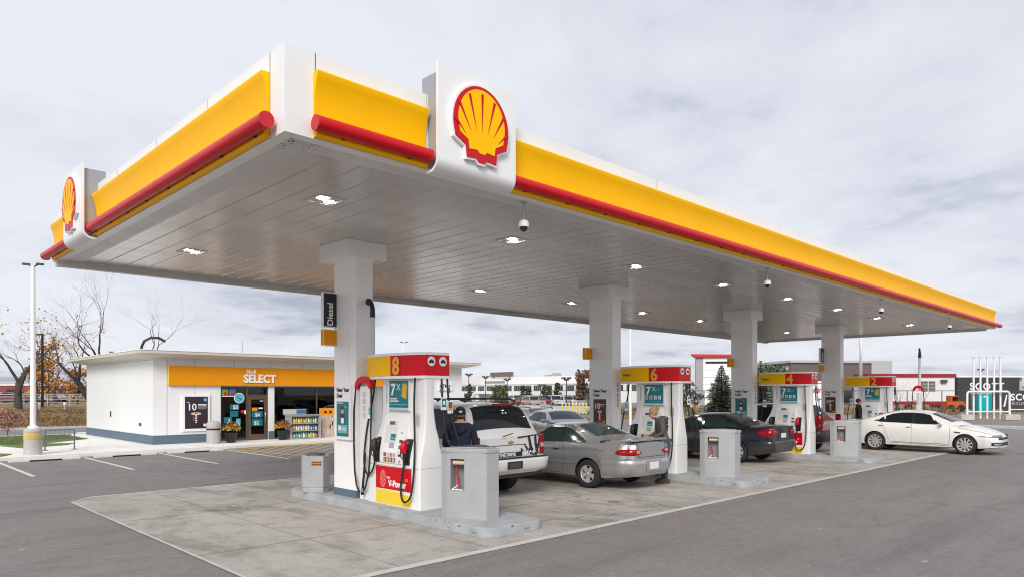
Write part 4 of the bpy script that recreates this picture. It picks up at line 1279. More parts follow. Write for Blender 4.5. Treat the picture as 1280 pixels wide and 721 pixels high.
    def wrap(name, prof_, xs_side, y_end, end, m, parent=body, both=True, mirror_join=False, shape=None):
        """prof_: list of (z, off)"""
        if mirror_join:
            q = MB(); rows = []
            for z, off in prof_:
                l = outline(z, off, xs_side, 0, end); r = [Vector((p.x, -p.y, p.z)) for p in l[::-1][1:]]
                rows.append(l + r)
            k = len(rows[0]); vv = [p for r in rows for p in r]
            ff = [(a * k + j, a * k + j + 1, (a + 1) * k + j + 1, (a + 1) * k + j) for a in range(len(rows) - 1) for j in range(k - 1)]
            q.add(vv, ff, m, None, True); o = q.build(name, parent)
            bm = bmesh.new(); bm.from_mesh(o.data); bmesh.ops.recalc_face_normals(bm, faces=bm.faces); bm.to_mesh(o.data); bm.free()
            return o
        for sg in ((1, -1) if both else (1,)):
            q = MB(); zm = (prof_[0][0] + prof_[-1][0]) / 2
            rows = []
            for z, off in prof_:
                row = [Vector((p.x, p.y * sg, p.z)) for p in outline(z, off, xs_side, y_end, end)]
                if shape:
                    for i_, p in enumerate(row): p.z = zm + (p.z - zm) * shape(i_ / (len(row) - 1))
                rows.append(row)
            k = len(rows[0]); vv = [p for r in rows for p in r]
            ff = [(a * k + j, a * k + j + 1, (a + 1) * k + j + 1, (a + 1) * k + j) for a in range(len(rows) - 1) for j in range(k - 1)]
            q.add(vv, ff, m, None, True); o = q.build(name, parent)
    # wheels
    for wx in (P['xf'], P['xr']):
        for s in (1, -1):
            make_wheel(t, wx, s * (W2 - P.get('ww', .21) / 2 - .015), wr, P.get('ww', .21), s, P.get('spokes', 5), P.get('rim', .68))
    # mirrors and handles
    mxp = P.get('mirror')
    if mxp:
        for s in (1, -1):
            q = MB(); q.sphere((mxp[0], s * (wb + .13), mxp[1]), (.06, .11, .075), PT, 8); q.tube([(mxp[0], s * (wb - .01), mxp[1] - .03), (mxp[0], s * (wb + .06), mxp[1] - .02)], .02, TRIM, 6)
            q.build('mirror', t)
    for hx, hz in P.get('handles', []):
        for s in (1, -1):
            q = MB(); y = bside(hx, hz)
            q.tube([(hx - .085, s * (y + .008), hz), (hx - .06, s * (y + .028), hz + .004), (hx + .06, s * (y + .028), hz + .004), (hx + .085, s * (y + .008), hz)], .013, P.get('handle_mat', PT), 6); q.build('door_handle', body)
    fn = dict(t=t, body=body, bside=bside, wrap=wrap, sidepoly=sidepoly, L2=L2, W2=W2, cabpt=cabpt, prof=prof, half=half, PT=PT)
    return fn
def flat_rear(F, name, y0, y1, z0, z1, m, d=.006, end=-1, parent=None, off=0):
    q = MB(); xe = end * (F['L2'] + off)
    q.box((xe, y0, z0), (xe + end * d, y1, z1), m); return q.build(name, parent or F['body'], bevel=.004 if d > .01 else 0)

# --- silver coupe
silver = paint('coupe_silver', (.52, .52, .525), .72, .27)
coupe = make_car(dict(name='silver_coupe', label='silver two door coupe at pump 6, seen from its left rear', cat='car', L=4.6, W=1.72, N=64, paint=silver,
    width=[(-2.3, .72), (-2.22, .81), (-2.0, .92), (-1.5, .98), (-.6, 1), (.8, 1), (1.6, .96), (2.05, .88), (2.3, .72)],
    under=[(-2.3, .36), (-2.1, .27), (-1.7, .22), (1.8, .20), (2.3, .26)],
    belt=[(-2.3, .93), (-2.0, .955), (-1.0, .955), (.6, .90), (1.4, .82), (2.3, .62)],
    deck=[(-2.3, 1.005), (-2.15, 1.035), (-1.45, 1.045), (.9, 1.0), (1.6, .90), (2.15, .76), (2.3, .66)],
    cabin=[(1.12, .96), (.28, 1.33), (.05, 1.375), (-.55, 1.385), (-.80, 1.345), (-1.62, 1.04)], cab_w=(.775, .54, .05), cab_z=.96, glass_idx=(1, 4, 11, 14), rg=.86,
    windows=[[(.62, .975), (.20, 1.20), (.10, 1.245), (-.35, 1.262), (-.35, .975)], [(-.42, .975), (-.42, 1.262), (-.62, 1.225), (-1.08, 1.02), (-1.05, .975)]],
    glass=GLASS_T, xf=1.30, xr=-1.22, wr=.305, ww=.20, spokes=5, rim=.62, archk=1.15, mirror=(.55, 1.0), handles=[(-.32, .80)], handle_mat=TRIM,
    seams=[[(-.52, .945), (-.55, .60), (-.50, .30)], [(.72, .90), (.74, .5), (.70, .28)], [(-.50, .28), (.70, .27)], [(-1.55, .62), (-2.05, .66), (-2.28, .67)]],
    deckseams=[]))
F = coupe
F['wrap']('tail_lamp', [(.735, .003), (.745, .016), (.80, .026), (.855, .018), (.875, .003)], -1.95, .40, -1, TAIL, shape=lambda u: max(.05, math.sin(math.pi * min(1, (u * .86 + .10))) ** .55))
F['wrap']('rear_bumper', [(.30, .0), (.33, .03), (.42, .05), (.55, .06), (.62, .055), (.655, .03), (.665, .0)], -1.62, 0, -1, silver, mirror_join=True)
for yy in (.52, -.52):
    q = MB(); q.box((-2.326, yy - .05, .79), (-2.318, yy + .05, .84), TAILC); q.build('reverse_lamp', F['body'])
pl = MB(); pl.box((-2.366, -.27, .40), (-2.36, .27, .62), silver); pl.box((-2.372, -.16, .44), (-2.366, .16, .59), PLATE); pl.build('number_plate', F['body'])
tl = MB(); tl.tube([(-2.302, .50, .98), (-2.306, .48, .70), (-2.306, -.48, .70), (-2.302, -.50, .98)], .005, TRIM, 4); tl.tube([(-2.302, .05, .90), (-2.306, -.05, .90)], .016, CHROME, 6); tl.build('boot_lid_gap', F['body'])
sp = MB(); sp.prism([(-2.27, 1.035), (-2.22, 1.075), (-2.05, 1.075), (-2.06, 1.062), (-2.2, 1.060), (-2.24, 1.03)], 1, -.64, .64, silver); sp.build('boot_lip', F['body'], bevel=.004)
for s in (1, -1):
    sm = MB(); sm.box((-.95, s * (.857), .50), (.95, s * .872, .545), silver); sm.build('side_moulding', F['body'], bevel=.004)
ex = MB(); ex.tube([(-1.9, -.45, .26), (-2.2, -.47, .25)], .03, GREY_D, 8); ex.build('exhaust', F['body'])
fl = MB()
fl.box((-1.3, -.80, .60), (-1.2, -.80, .60), TRIM) if False else None

# --- white full size SUV with graphic
whitep = paint('suv_white', (.72, .72, .71), 0, .35)
suv = make_car(dict(name='white_suv', label='large white SUV with black stripe graphic on its tailgate beside pump 8', cat='SUV', L=5.1, W=2.0, N=60, paint=whitep,
    width=[(-2.55, .90), (-2.48, .95), (-2.2, .985), (-1.6, 1), (1.4, 1), (2.0, .97), (2.4, .90), (2.55, .80)],
    under=[(-2.55, .50), (-2.2, .42), (-1.8, .34), (2.0, .34), (2.55, .36)],
    belt=[(-2.55, 1.16), (-1.5, 1.16), (.9, 1.13), (1.6, 1.10), (2.4, 1.02), (2.55, .98)],
    deck=[(-2.55, 1.19), (.9, 1.2), (1.6, 1.18), (2.3, 1.10), (2.55, 1.02)],
    cabin=[(1.35, 1.16), (.62, 1.72), (.30, 1.84), (-.8, 1.88), (-1.95, 1.86), (-2.25, 1.80), (-2.50, 1.16)], cab_w=(.93, .74, .07), cab_z=1.16, glass_idx=(1, 4, 14, 17), rg=.86, bulge=.10,
    windows=[[(.95, 1.19), (.55, 1.55), (.40, 1.68), (-.05, 1.71), (-.05, 1.19)], [(-.13, 1.19), (-.13, 1.71), (-1.05, 1.72), (-1.05, 1.19)], [(-1.14, 1.19), (-1.14, 1.72), (-1.98, 1.70), (-2.12, 1.60), (-2.20, 1.22), (-2.1, 1.19)]],
    xf=1.55, xr=-1.42, wr=.39, ww=.27, spokes=5, rim=.60, mirror=(1.05, 1.22), handles=[(-.15, 1.0), (-1.05, 1.0)],
    seams=[[(-1.10, 1.14), (-1.06, .85), (-.95, .45)], [(-.09, 1.14), (-.09, .42)], [(1.0, 1.12), (1.02, .42)], [(-.95, .42), (1.02, .40)]]))
F = suv
bp_ = [(.52, 0), (.55, .07), (.60, .11), (.74, .13), (.79, .125), (.80, .0)]
F['wrap']('rear_bumper', bp_, -2.05, 0, -1, whitep, mirror_join=True)
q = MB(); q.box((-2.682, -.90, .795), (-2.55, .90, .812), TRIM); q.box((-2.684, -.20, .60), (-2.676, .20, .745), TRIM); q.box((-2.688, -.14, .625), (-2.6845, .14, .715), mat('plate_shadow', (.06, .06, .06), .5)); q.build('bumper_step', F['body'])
for s in (1, -1):
    q = MB(); q.box((-2.565, s * .80, .84), (-2.50, s * .915, 1.22), TAIL); q.box((-2.568, s * .815, .98), (-2.566, s * .905, 1.06), TAILC); q.build('tail_lamp', F['body'], bevel=.006)
q = MB(); q.box((-2.30, -.26, 1.800), (-2.36, .26, 1.842), TAIL); q.build('high_brake_lamp', F['t'], bevel=.005)
q = MB(); q.tube([(-2.555, .55, 1.05), (-2.557, -.42, 1.05)], .006, TRIM, 4); q.tube([(-2.555, .42, 1.05), (-2.557, .42, .86), (-2.557, -.10, .86)], .005, TRIM, 4); q.build('tailgate_gap', F['body'])
q = MB(); GOLD = mat('gold_badge', (.55, .36, .08), .3, metal=.5)
q.box((-2.566, -.075, 1.085), (-2.556, .075, 1.115), GOLD); q.box((-2.568, -.035, 1.07), (-2.556, .035, 1.13), GOLD); q.build('badge', F['body'])
# graphic: wind-blown black stripes and a word strip
q = MB(); M = Matrix.Translation((-2.562, 0, 0)) @ Matrix.Rotation(R(-90), 4, 'Z')   # local x -> -y (reading direction from behind)
def gp(pts, m=BLACK, d=0): q.prism(pts, 1, -.001 - d, -.003 - d, m, M)
q.box((-.56, -.004, .83), (.30, -.001, .915), BLACK, M)
merge(q, text('THE DRIVE', .085, PRINTW, .001, .003, sx=1.1), M @ Matrix.Translation((-.10, -.006, .842)))
gp([(.16, 1.20), (.74, 1.235), (.74, 1.215), (.20, 1.17)])
gp([(.46, 1.20), (.52, 1.20), (.60, .92), (.52, .93)]); gp([(.64, 1.21), (.70, 1.21), (.72, .96), (.66, .95)]); gp([(.35, 1.06), (.38, 1.05), (.52, .92), (.44, .90)]); gp([(.27, .98), (.29, .98), (.35, .915), (.27, .92)])
gp([(.76, 1.16), (.79, 1.16), (.77, .95), (.73, .93)])
rg_ = random.Random(3)
for k in range(26):
    cx_, cz = rg_.uniform(.38, .78), rg_.uniform(.84, 1.0); r0 = rg_.uniform(.02, .05); a0 = rg_.uniform(0, 6)
    gp([(cx_ + r0 * rg_.uniform(.4, 1.5) * math.cos(a0 + k2 * 1.2), cz + r0 * rg_.uniform(.4, 1.3) * math.sin(a0 + k2 * 1.2)) for k2 in range(5)], BLACK if k % 3 else PRINTW, .0005 * (k + 1) / 10)
q.build('tailgate_graphic', F['body'])
for s in (1, -1):
    q = MB(); q.tube([(.55, s * .66, 1.86), (.40, s * .67, 1.915), (-1.8, s * .67, 1.93), (-2.0, s * .66, 1.88)], .022, BLACK, 6); q.build('roof_rail', F['t'])
q = MB(); q.tube([(-2.60, .25, 1.22), (-2.56, -.05, 1.27)], .010, TRIM, 6); q.build('wiper', F['t'])
q = MB()
for k in (0, 1): disc(q, (-.02 + .08 * k, 0, 0), .022, PRINTW, 8, .002, Matrix.Translation((-2.345, 0, 1.66)) @ Matrix.Rotation(R(-90), 4, 'Z') @ Matrix.Rotation(R(-20), 4, 'X'))
q.build('window_sticker', F['t'])
q = MB(); q.box((-2.4, -.8, .40), (-1.9, .8, .52), mat('rusty_underbody', (.10, .06, .035), .8)); q.build('underbody', F['body'])
q = MB(); F['wrap']('head_lamp', [(.72, .01), (.80, .02), (.90, .01)], 2.30, .55, 1, HEAD)

# --- dark sedan
navy = paint('sedan_graphite', (.016, .019, .032), .3, .28)
sedan_P = dict(name='dark_sedan', label='dark blue grey four door sedan in front of pump 4', cat='car', L=4.58, W=1.75, N=64, paint=navy,
    width=[(-2.29, .80), (-2.2, .885), (-1.95, .95), (-1.4, .99), (-.4, 1), (1.0, 1), (1.7, .96), (2.1, .88), (2.29, .74)],
    under=[(-2.29, .38), (-2.05, .28), (-1.7, .22), (1.8, .20), (2.29, .26)],
    belt=[(-2.29, 1.03), (-1.6, 1.02), (-.5, .98), (.8, .93), (1.4, .86), (2.29, .66)],
    deck=[(-2.29, 1.09), (-2.15, 1.12), (-1.6, 1.11), (.8, 1.03), (1.6, .94), (2.15, .78), (2.29, .70)],
    cabin=[(1.22, .99), (.45, 1.36), (.15, 1.44), (-.40, 1.455), (-.85, 1.41), (-1.68, 1.09)], cab_w=(.79, .56, .05), cab_z=1.0, glass_idx=(1, 4, 11, 14), rg=.86,
    windows=[[(.85, 1.02), (.40, 1.24), (.25, 1.30), (-.12, 1.32), (-.12, 1.02)], [(-.20, 1.02), (-.20, 1.32), (-.62, 1.30), (-.80, 1.25), (-.88, 1.02)], [(-.96, 1.03), (-.93, 1.18), (-1.20, 1.08), (-1.22, 1.03)]],
    glass=GLASS_T, xf=1.36, xr=-1.26, wr=.315, ww=.205, spokes=7, rim=.68, mirror=(.72, 1.04), handles=[(-.12, .87), (-1.0, .90)],
    seams=[[(-.16, .97), (-.17, .3)], [(.85, .93), (.86, .3)], [(-.98, 1.0), (-.88, .65), (-.80, .30)], [(-.8, .28), (.86, .27)]])
sedan = make_car(sedan_P)
F = sedan
F['wrap']('tail_lamp', [(.80, .004), (.82, .018), (.90, .030), (.985, .018), (1.0, .004)], -1.90, .42, -1, TAIL, shape=lambda u: max(.05, math.sin(math.pi * min(1, (u * .84 + .10))) ** .6))
F['wrap']('rear_bumper', [(.32, .0), (.36, .03), (.46, .05), (.58, .055), (.66, .04), (.68, .0)], -1.66, 0, -1, navy, mirror_join=True)
q = MB(); q.box((-2.302, -.16, .745), (-2.296, .16, .88), PLATE); q.build('number_plate', F['body'])
q = MB(); q.tube([(-2.294, .44, 1.06), (-2.300, .42, .72), (-2.300, -.42, .72), (-2.294, -.44, 1.06)], .005, TRIM, 4); q.build('boot_lid_gap', F['body'])
q = MB(); q.tube([(-.95, 0, 1.40), (-1.05, 0, 1.52)], .012, TRIM, 6); q.build('aerial', F['t'])

# --- maroon minivan / crossover
maroon = paint('crossover_maroon', (.16, .008, .012), .3, .3)
van_P = dict(name='maroon_suv', label='maroon crossover SUV with dark lower cladding beside pump 4', cat='SUV', L=4.7, W=1.85, N=48, paint=maroon,
    width=[(-2.35, .86), (-2.25, .93), (-1.9, .98), (-1.0, 1), (1.2, 1), (1.8, .96), (2.2, .88), (2.35, .76)],
    under=[(-2.35, .42), (-2.0, .32), (1.9, .28), (2.35, .32)],
    belt=[(-2.35, 1.10), (-1, 1.08), (.9, 1.04), (1.5, .98), (2.35, .80)],
    deck=[(-2.35, 1.12), (.9, 1.12), (1.6, 1.06), (2.2, .90), (2.35, .84)],
    cabin=[(1.45, 1.08), (.60, 1.58), (.30, 1.67), (-.6, 1.71), (-1.6, 1.67), (-1.80, 1.62), (-2.30, 1.09)], cab_w=(.85, .62, .06), cab_z=1.08, glass_idx=(1, 4, 15, 17), rg=.88,
    windows=[[(1.0, 1.11), (.55, 1.42), (.38, 1.52), (-.02, 1.55), (-.02, 1.11)], [(-.10, 1.11), (-.10, 1.55), (-.90, 1.56), (-.90, 1.11)], [(-.98, 1.11), (-.98, 1.56), (-1.55, 1.52), (-1.90, 1.15), (-1.85, 1.11)]],
    rear_glass=mat('blue_reflect_glass', (.06, .075, .10), .06, spec=.6), xf=1.42, xr=-1.38, wr=.345, ww=.23, spokes=5, mirror=(1.0, 1.14), handles=[(-.1, .95), (-.95, .95)],
    seams=[[(-.06, 1.06), (-.06, .35)], [(1.0, 1.04), (1.0, .35)], [(-.94, 1.06), (-.85, .35)]])
van = make_car(van_P)
F = van
F['wrap']('tail_lamp', [(1.00, .01), (1.02, .03), (1.30, .03), (1.32, .01)], -2.15, .72, -1, TAIL)
for s in (1, -1):
    q = MB(); q.box((-2.37, s * .68, .84), (-2.32, s * .80, 1.24), TAIL); q.build('tail_lamp', F['body'])
F['wrap']('rear_bumper', [(.40, .0), (.44, .05), (.60, .08), (.76, .08), (.80, .0)], -1.85, 0, -1, TRIM, mirror_join=True)
F['wrap']('side_cladding', [(.30, .004), (.34, .018), (.46, .018), (.50, .004)], -.98, .85, 0, TRIM) if False else None

# --- white sedan in the open
pearl = paint('sedan_pearl', (.82, .815, .79), 0, .26)
kia = make_car(dict(name='white_sedan', label='white four door sedan with its nose out of the right end of the canopy', cat='car', L=4.84, W=1.83, N=72, paint=pearl,
    width=[(-2.42, .80), (-2.32, .89), (-2.05, .955), (-1.45, .995), (-.4, 1), (1.0, 1), (1.6, .985), (2.0, .94), (2.18, .88), (2.31, .77), (2.38, .66), (2.42, .50)],
    under=[(-2.42, .36), (-2.15, .27), (-1.8, .20), (1.9, .19), (2.2, .22), (2.42, .25)],
    belt=[(-2.42, 1.01), (-1.8, 1.01), (-.6, .98), (.5, .93), (1.0, .90), (1.6, .82), (2.1, .70), (2.42, .58)],
    deck=[(-2.42, 1.06), (-2.25, 1.08), (-1.75, 1.07), (.9, 1.01), (1.5, .95), (2.05, .82), (2.3, .70), (2.42, .60)],
    cabin=[(1.42, .96), (.55, 1.34), (.20, 1.435), (-.35, 1.46), (-.80, 1.43), (-1.25, 1.31), (-1.95, 1.06)], cab_w=(.82, .57, .05), cab_z=.97, glass_idx=(1, 4, 12, 16), rg=.86,
    windows=[[(1.08, .985), (.60, 1.21), (.34, 1.31), (-.10, 1.345), (-.10, 1.00)], [(-.15, 1.0), (-.15, 1.345), (-.55, 1.34), (-.90, 1.28), (-1.03, 1.23), (-1.0, 1.03)], [(-1.045, 1.03), (-1.075, 1.205), (-1.22, 1.15), (-1.42, 1.05)]],
    xf=1.47, xr=-1.33, wr=.325, ww=.215, spokes=10, rim=.72, archk=1.12, mirror=(.80, 1.02), handles=[(-.22, .86), (-1.12, .89)], handle_mat=CHROME,
    seams=[[(-.135, .97), (-.14, .30)], [(1.02, .90), (1.04, .6), (1.0, .30)], [(-1.12, 1.0), (-1.0, .75), (-.86, .36)], [(-.86, .30), (1.0, .27)], [(1.28, .88), (1.85, .78), (2.2, .70)]]))
F = kia
F['wrap']('head_lamp', [(.575, .003), (.585, .008), (.65, .008), (.67, .003)], 1.85, .42, 1, mat('head_lamp_dark', (.30, .31, .33), .1, metal=.4, spec=.6), shape=lambda u: min(1, .18 + 1.5 * u))
F['wrap']('lower_grille', [(.31, .004), (.32, .010), (.40, .010), (.42, .003)], 2.20, .0, 1, TRIM)
F['wrap']('fog_lamp', [(.335, .012), (.34, .014), (.375, .014), (.38, .012)], 2.26, .62, 1, HEAD)
F['wrap']('upper_grille', [(.51, .004), (.52, .008), (.57, .008), (.585, .003)], 2.36, .0, 1, TRIM)
F['wrap']('tail_lamp', [(.82, .006), (.86, .016), (.94, .016), (.97, .004)], -2.05, .45, -1, TAIL)
F['wrap']('rear_bumper', [(.32, .0), (.36, .03), (.46, .05), (.60, .05), (.68, .0)], -1.75, 0, -1, pearl, mirror_join=True)
for s in (1, -1):
    q = MB(); pts = [(1.15, .76), (1.34, .74), (1.34, .70), (1.17, .715)]
    q.add([(x, s * (F['bside'](x, z) + .006), z) for x, z in pts], [(0, 1, 2, 3)[::s]], TRIM); q.build('side_vent', F['body'])
for s in (1, -1):
    q = MB(); q.tube([(-.80, s * (F['bside'](-.8, .34) + .004), .34), (.0, s * (F['bside'](0, .33) + .006), .325), (.98, s * (F['bside'](.9, .32) + .004), .32)], .010, CHROME, 6); q.build('sill_trim', F['body'])

def place(F, x0, x1, yrear, heading):
    """heading +1: nose towards +Y; -1: nose towards -Y. (x0,x1) body sides, yrear = rear plane"""
    t = F['t']; t.location = ((x0 + x1) / 2, yrear + heading * F['L2'], .012)
    t.rotation_euler = (0, 0, R(90) if heading > 0 else R(-90))
place(coupe, 11.75, 13.47, 8.60, 1)
place(suv, 8.40, 10.40, 9.62, 1)
place(sedan, 19.22, 20.97, 9.12, 1)
place(van, 23.6, 25.45, 9.45, 1)
place(kia, 27.15, 28.98, 10.03, -1)

# --- simplified cars of the far lot: three shapes, colour set per copy
CARP = mat('parked_car_paint', (.5, .5, .5), .3, metal=.2, coat=.5, objcol=True)
def small_car(kind, loc, rz, colr, label, group, detail=True):
    key = kind
    if key not in _small:
        b = MB()
        if kind == 'sedan':
            sec = [(-2.25, .35, .95), (-2.2, .28, 1.02), (-1.2, .22, 1.0), (1.0, .22, .95), (1.9, .25, .82), (2.25, .32, .62)]
            cabp = [(1.1, .95), (.35, 1.38), (-.6, 1.42), (-1.6, 1.0)]; W_ = .88
            win = [(.85, 1.0), (.32, 1.32), (-.6, 1.35), (-1.2, 1.02)]
        elif kind == 'suv':
            sec = [(-2.3, .45, 1.05), (-2.2, .35, 1.1), (1.0, .33, 1.08), (1.9, .35, 1.0), (2.3, .4, .75)]
            cabp = [(1.15, 1.08), (.5, 1.66), (-1.8, 1.70), (-2.2, 1.08)]; W_ = .93
            win = [(.9, 1.12), (.45, 1.58), (-1.7, 1.60), (-1.95, 1.12)]
        else:   # pickup
            sec = [(-2.8, .55, 1.05), (-2.7, .48, 1.08), (1.3, .42, 1.08), (2.3, .45, 1.02), (2.7, .5, .8)]
            cabp = [(1.2, 1.08), (.6, 1.72), (-.5, 1.74), (-.75, 1.08)]; W_ = .97
            win = [(.95, 1.12), (.52, 1.62), (-.45, 1.64), (-.55, 1.12)]
        rings = []
        for i, (x, z0, z1) in enumerate(sec):
            k = .86 if i in (0, len(sec) - 1) else 1
            w = W_ * k
            rings.append([(x, -w * .92, z0), (x, w * .92, z0), (x, w, (z0 + z1) / 2), (x, w * .94, z1 - .06), (x, w * .8, z1), (x, -w * .8, z1), (x, -w * .94, z1 - .06), (x, -w, (z0 + z1) / 2)])
        n = 8; v = [p for r in rings for p in r]
        f = [(i * n + k, i * n + (k + 1) % n, (i + 1) * n + (k + 1) % n, (i + 1) * n + k)[::-1] for i in range(len(rings) - 1) for k in range(n)]
        f += [tuple(range(n)), tuple(range((len(rings) - 1) * n, len(rings) * n))[::-1]]
        b.add(v, f, CARP)
        wtp = W_ * .70
        def yy(z): return W_ * .9 + (wtp - W_ * .9) * (z - cabp[0][1]) / (cabp[1][1] - cabp[0][1])
        cv = [(x, s * yy(z), z) for x, z in cabp for s in (-1, 1)]
        b.add(cv, [(0, 1, 3, 2), (2, 3, 5, 4), (4, 5, 7, 6), (0, 2, 4, 6), (1, 7, 5, 3)], CARP)
        for s in (-1, 1): b.add([(x, s * (yy(z) + .012), z) for x, z in win], [(0, 1, 2, 3)[::s]], GLASS_C)
        def lerp(a, c, u): return tuple(a[i] + (c[i] - a[i]) * u for i in range(2))
        for (p, q_, s) in ((cabp[0], cabp[1], 1), (cabp[3], cabp[2], -1)):
            a, c = lerp(p, q_, .08), lerp(p, q_, .88)
            b.add([(a[0] + s * .02, -yy(a[1]) * .9, a[1] + .01), (a[0] + s * .02, yy(a[1]) * .9, a[1] + .01), (c[0] + s * .02, yy(c[1]) * .9, c[1] + .02), (c[0] + s * .02, -yy(c[1]) * .9, c[1] + .02)], [(0, 1, 2, 3)], GLASS_C)
        Lr, Lf = sec[0][0], sec[-1][0]
        for s in (-1, 1):
            b.box((Lr - .012, s * W_ * .55, sec[0][2] - .28), (Lr + .02, s * W_ * .82, sec[0][2] - .10), TAIL)
            b.box((Lf - .03, s * W_ * .5, sec[-1][2] - .16), (Lf + .012, s * W_ * .82, sec[-1][2] - .04), HEAD)
        b.box((Lf - .01, -.35, .38), (Lf + .01, .35, .5), TRIM); b.box((Lr - .012, -.16, .55), (Lr, .16, .68), PLATE)
        body_me = b.mesh('body')
        wv = MB(); rr = .40 if kind == 'pickup' else .33
        T = Matrix.Rotation(R(90), 4, 'X')
        wv.lathe([(rr * .6, .11), (rr, .09), (rr, -.09), (rr * .6, -.11)], TYRE, 16, T); wv.lathe([(.001, .10), (rr * .6, .10)], ALLOY, 12, T); wv.lathe([(rr * .6, -.10), (.001, -.10)], ALLOY, 12, T)
        _small[key] = (body_me, wv.mesh('wheel'), rr, W_, {'sedan': (1.35, -1.3), 'suv': (1.4, -1.4), 'pickup': (1.75, -1.65)}[kind])
    bme, wme, rr, W_, ax = _small[key]
    t = thing('parked_car' if kind != 'pickup' else 'parked_pickup', label, 'car' if kind == 'sedan' else ('SUV' if kind == 'suv' else 'pickup'), loc, rz, group)
    o = link('body', bme, t); o.color = (*colr, 1)
    for x in ax:
        for s in (-1, 1): link('wheel', wme, t, (x, s * (W_ - .12), rr))
    return t
_small = {}
# ------------------------------------------------------------------ shop
SX0, SX1, SY0, SY1, SZ0 = 8.83, 24.0, 28.25, 37.56, .12
WALLM = mat('store_wall', (.80, .805, .81), .5, var=.02, vscale=.6)
shop = thing('convenience_store', 'low white convenience store with a long yellow sign band behind the first column', 'building', (0, 0, 0))
b = MB()
HW = 3.40
ops = [(11.36, 13.36), (13.62, 21.0)]      # glazed openings on the front
ztop = 2.34
def fw(x0, x1, z0, z1): b.box((x0, SY0, z0), (x1, SY0 + .2, z1), WALLM)
fw(SX0, ops[0][0], SZ0, HW); fw(ops[0][0], SX1, ztop, HW); fw(ops[0][1], ops[1][0], SZ0, ztop); fw(ops[1][1], SX1, SZ0, ztop)
b.box((SX0, SY0 + .2, SZ0), (SX0 + .2, SY1, HW), WALLM); b.box((SX1 - .2, SY0 + .2, SZ0), (SX1, SY1, HW), WALLM); b.box((SX0 + .2, SY1 - .2, SZ0), (SX1 - .2, SY1, HW), WALLM)
b.build('wall', shop)
b = MB()
for x in (9.32, 10.35, 11.9, 13.45, 14.9, 16.4, 17.9, 19.4, 22.2):
    z0 = 3.10 if x > 9.4 else .45
    b.box((x, SY0 - .003, z0), (x + .018, SY0 + .01, HW), SEAM)
b.box((10.35, SY0 - .003, 1.98), (10.368, SY0 + .01, 2.36), SEAM)
b.box((SX0 - .003, SY0 + .01, HW - .09), (SX0 + .01, SY1, HW - .075), SEAM)
b.build('wall_seams', shop)
b = MB()
b.box((SX0 - .02, SY0 - .02, SZ0 - .01), (10.62, SY0 - .0005, .46), BLUEBASE); b.box((SX0 - .02, SY0 - .0004, SZ0 - .01), (SX0 - .0005, SY1, .46), BLUEBASE)
b.box((10.62, SY0 - .02, SZ0 - .01), (11.36, SY0 - .0005, .46), BLUEBASE); b.build('base_course', shop); b = MB(); b.box((13.36, SY0 - .02, SZ0 - .01), (13.62, SY0 - .0005, .46), BLUEBASE); b.build('base_course', shop); b = MB(); b.box((21, SY0 - .02, SZ0 - .01), (24.02, SY0 - .0005, .46), BLUEBASE)
b.build('base_course', shop)
ROOFM = mat('roof_edge', (.62, .58, .50), .5, var=.08, vscale=1.2)
b = MB()
# thin tapering roof slab, wide eaves
def roofslab(x0, y0, x1, y1, z, t):
    b.add([(x0, y0, z - .05), (x1, y0, z - .05), (x1, y1, z - .05), (x0, y1, z - .05), (x0, y0, z + t), (x1, y0, z + t), (x1, y1, z + t), (x0, y1, z + t),
           (x0 + .62, y0 + .62, z - .20), (x1 - .62, y0 + .62, z - .20), (x1 - .62, y1 - .62, z - .20), (x0 + .62, y1 - .62, z - .20)],
          [(4, 5, 6, 7), (0, 1, 5, 4), (1, 2, 6, 5), (2, 3, 7, 6), (3, 0, 4, 7), (1, 0, 8, 9), (2, 1, 9, 10), (3, 2, 10, 11), (0, 3, 11, 8), (9, 8, 11, 10)], ROOFM)
roofslab(8.18, 27.55, 24.75, 38.4, 3.58, .05)
b.build('roof', shop)
b = MB(); b.box((8.16, 27.53, 3.632), (24.77, 38.42, 3.66), WHITE_P); b.build('roof_flashing', shop)
b = MB(); b.tube([(10.3, 34.5, 3.6), (10.3, 34.5, 4.15), (10.4, 34.45, 4.42), (10.65, 34.35, 4.58), (10.95, 34.25, 4.58), (11.2, 34.15, 4.42)], .062, BLACK, 10); b.build('vent_pipe', shop)
b = MB(); b.tube([(9.6, 36.5, 3.6), (9.6, 36.5, 4.0)], .10, GREY_D, 8); b.tube([(9.9, 36.4, 3.6), (9.9, 36.4, 3.95)], .12, GREY_D, 8); b.build('vent_pipe', shop)
b = MB(); b.tube([(14.3, 33, 3.6), (14.3, 33, 4.6)], .02, GREY, 6); b.build('aerial', shop)
# yellow sign band
b = MB()
for a in range(8):
    x0 = 9.36 + a * 1.46; b.box((x0, SY0 - .12, 2.37), (min(x0 + 1.452, 21.02), SY0 - .001, 3.10), YEL2)
b.box((9.352, SY0 - .125, 3.101), (21.03, SY0 - .001, 3.125), mat('band_trim', (.72, .55, .30), .5)); b.box((9.345, SY0 - .12, 2.37), (9.3595, SY0 - .001, 3.10), mat('band_end', (.9, .62, .12), .4))
so = b.build('sign_band', shop)
b = MB()
merge(b, text('SELECT', .46, WHITE_P, .02, .014, sx=.92), FY(12.93, SY0 - .145, 2.50))
merge(b, text('Shell', .22, WHITE_P, .012, .004), FY(12.56, SY0 - .135, 2.875))
b.build('sign_letters', so)
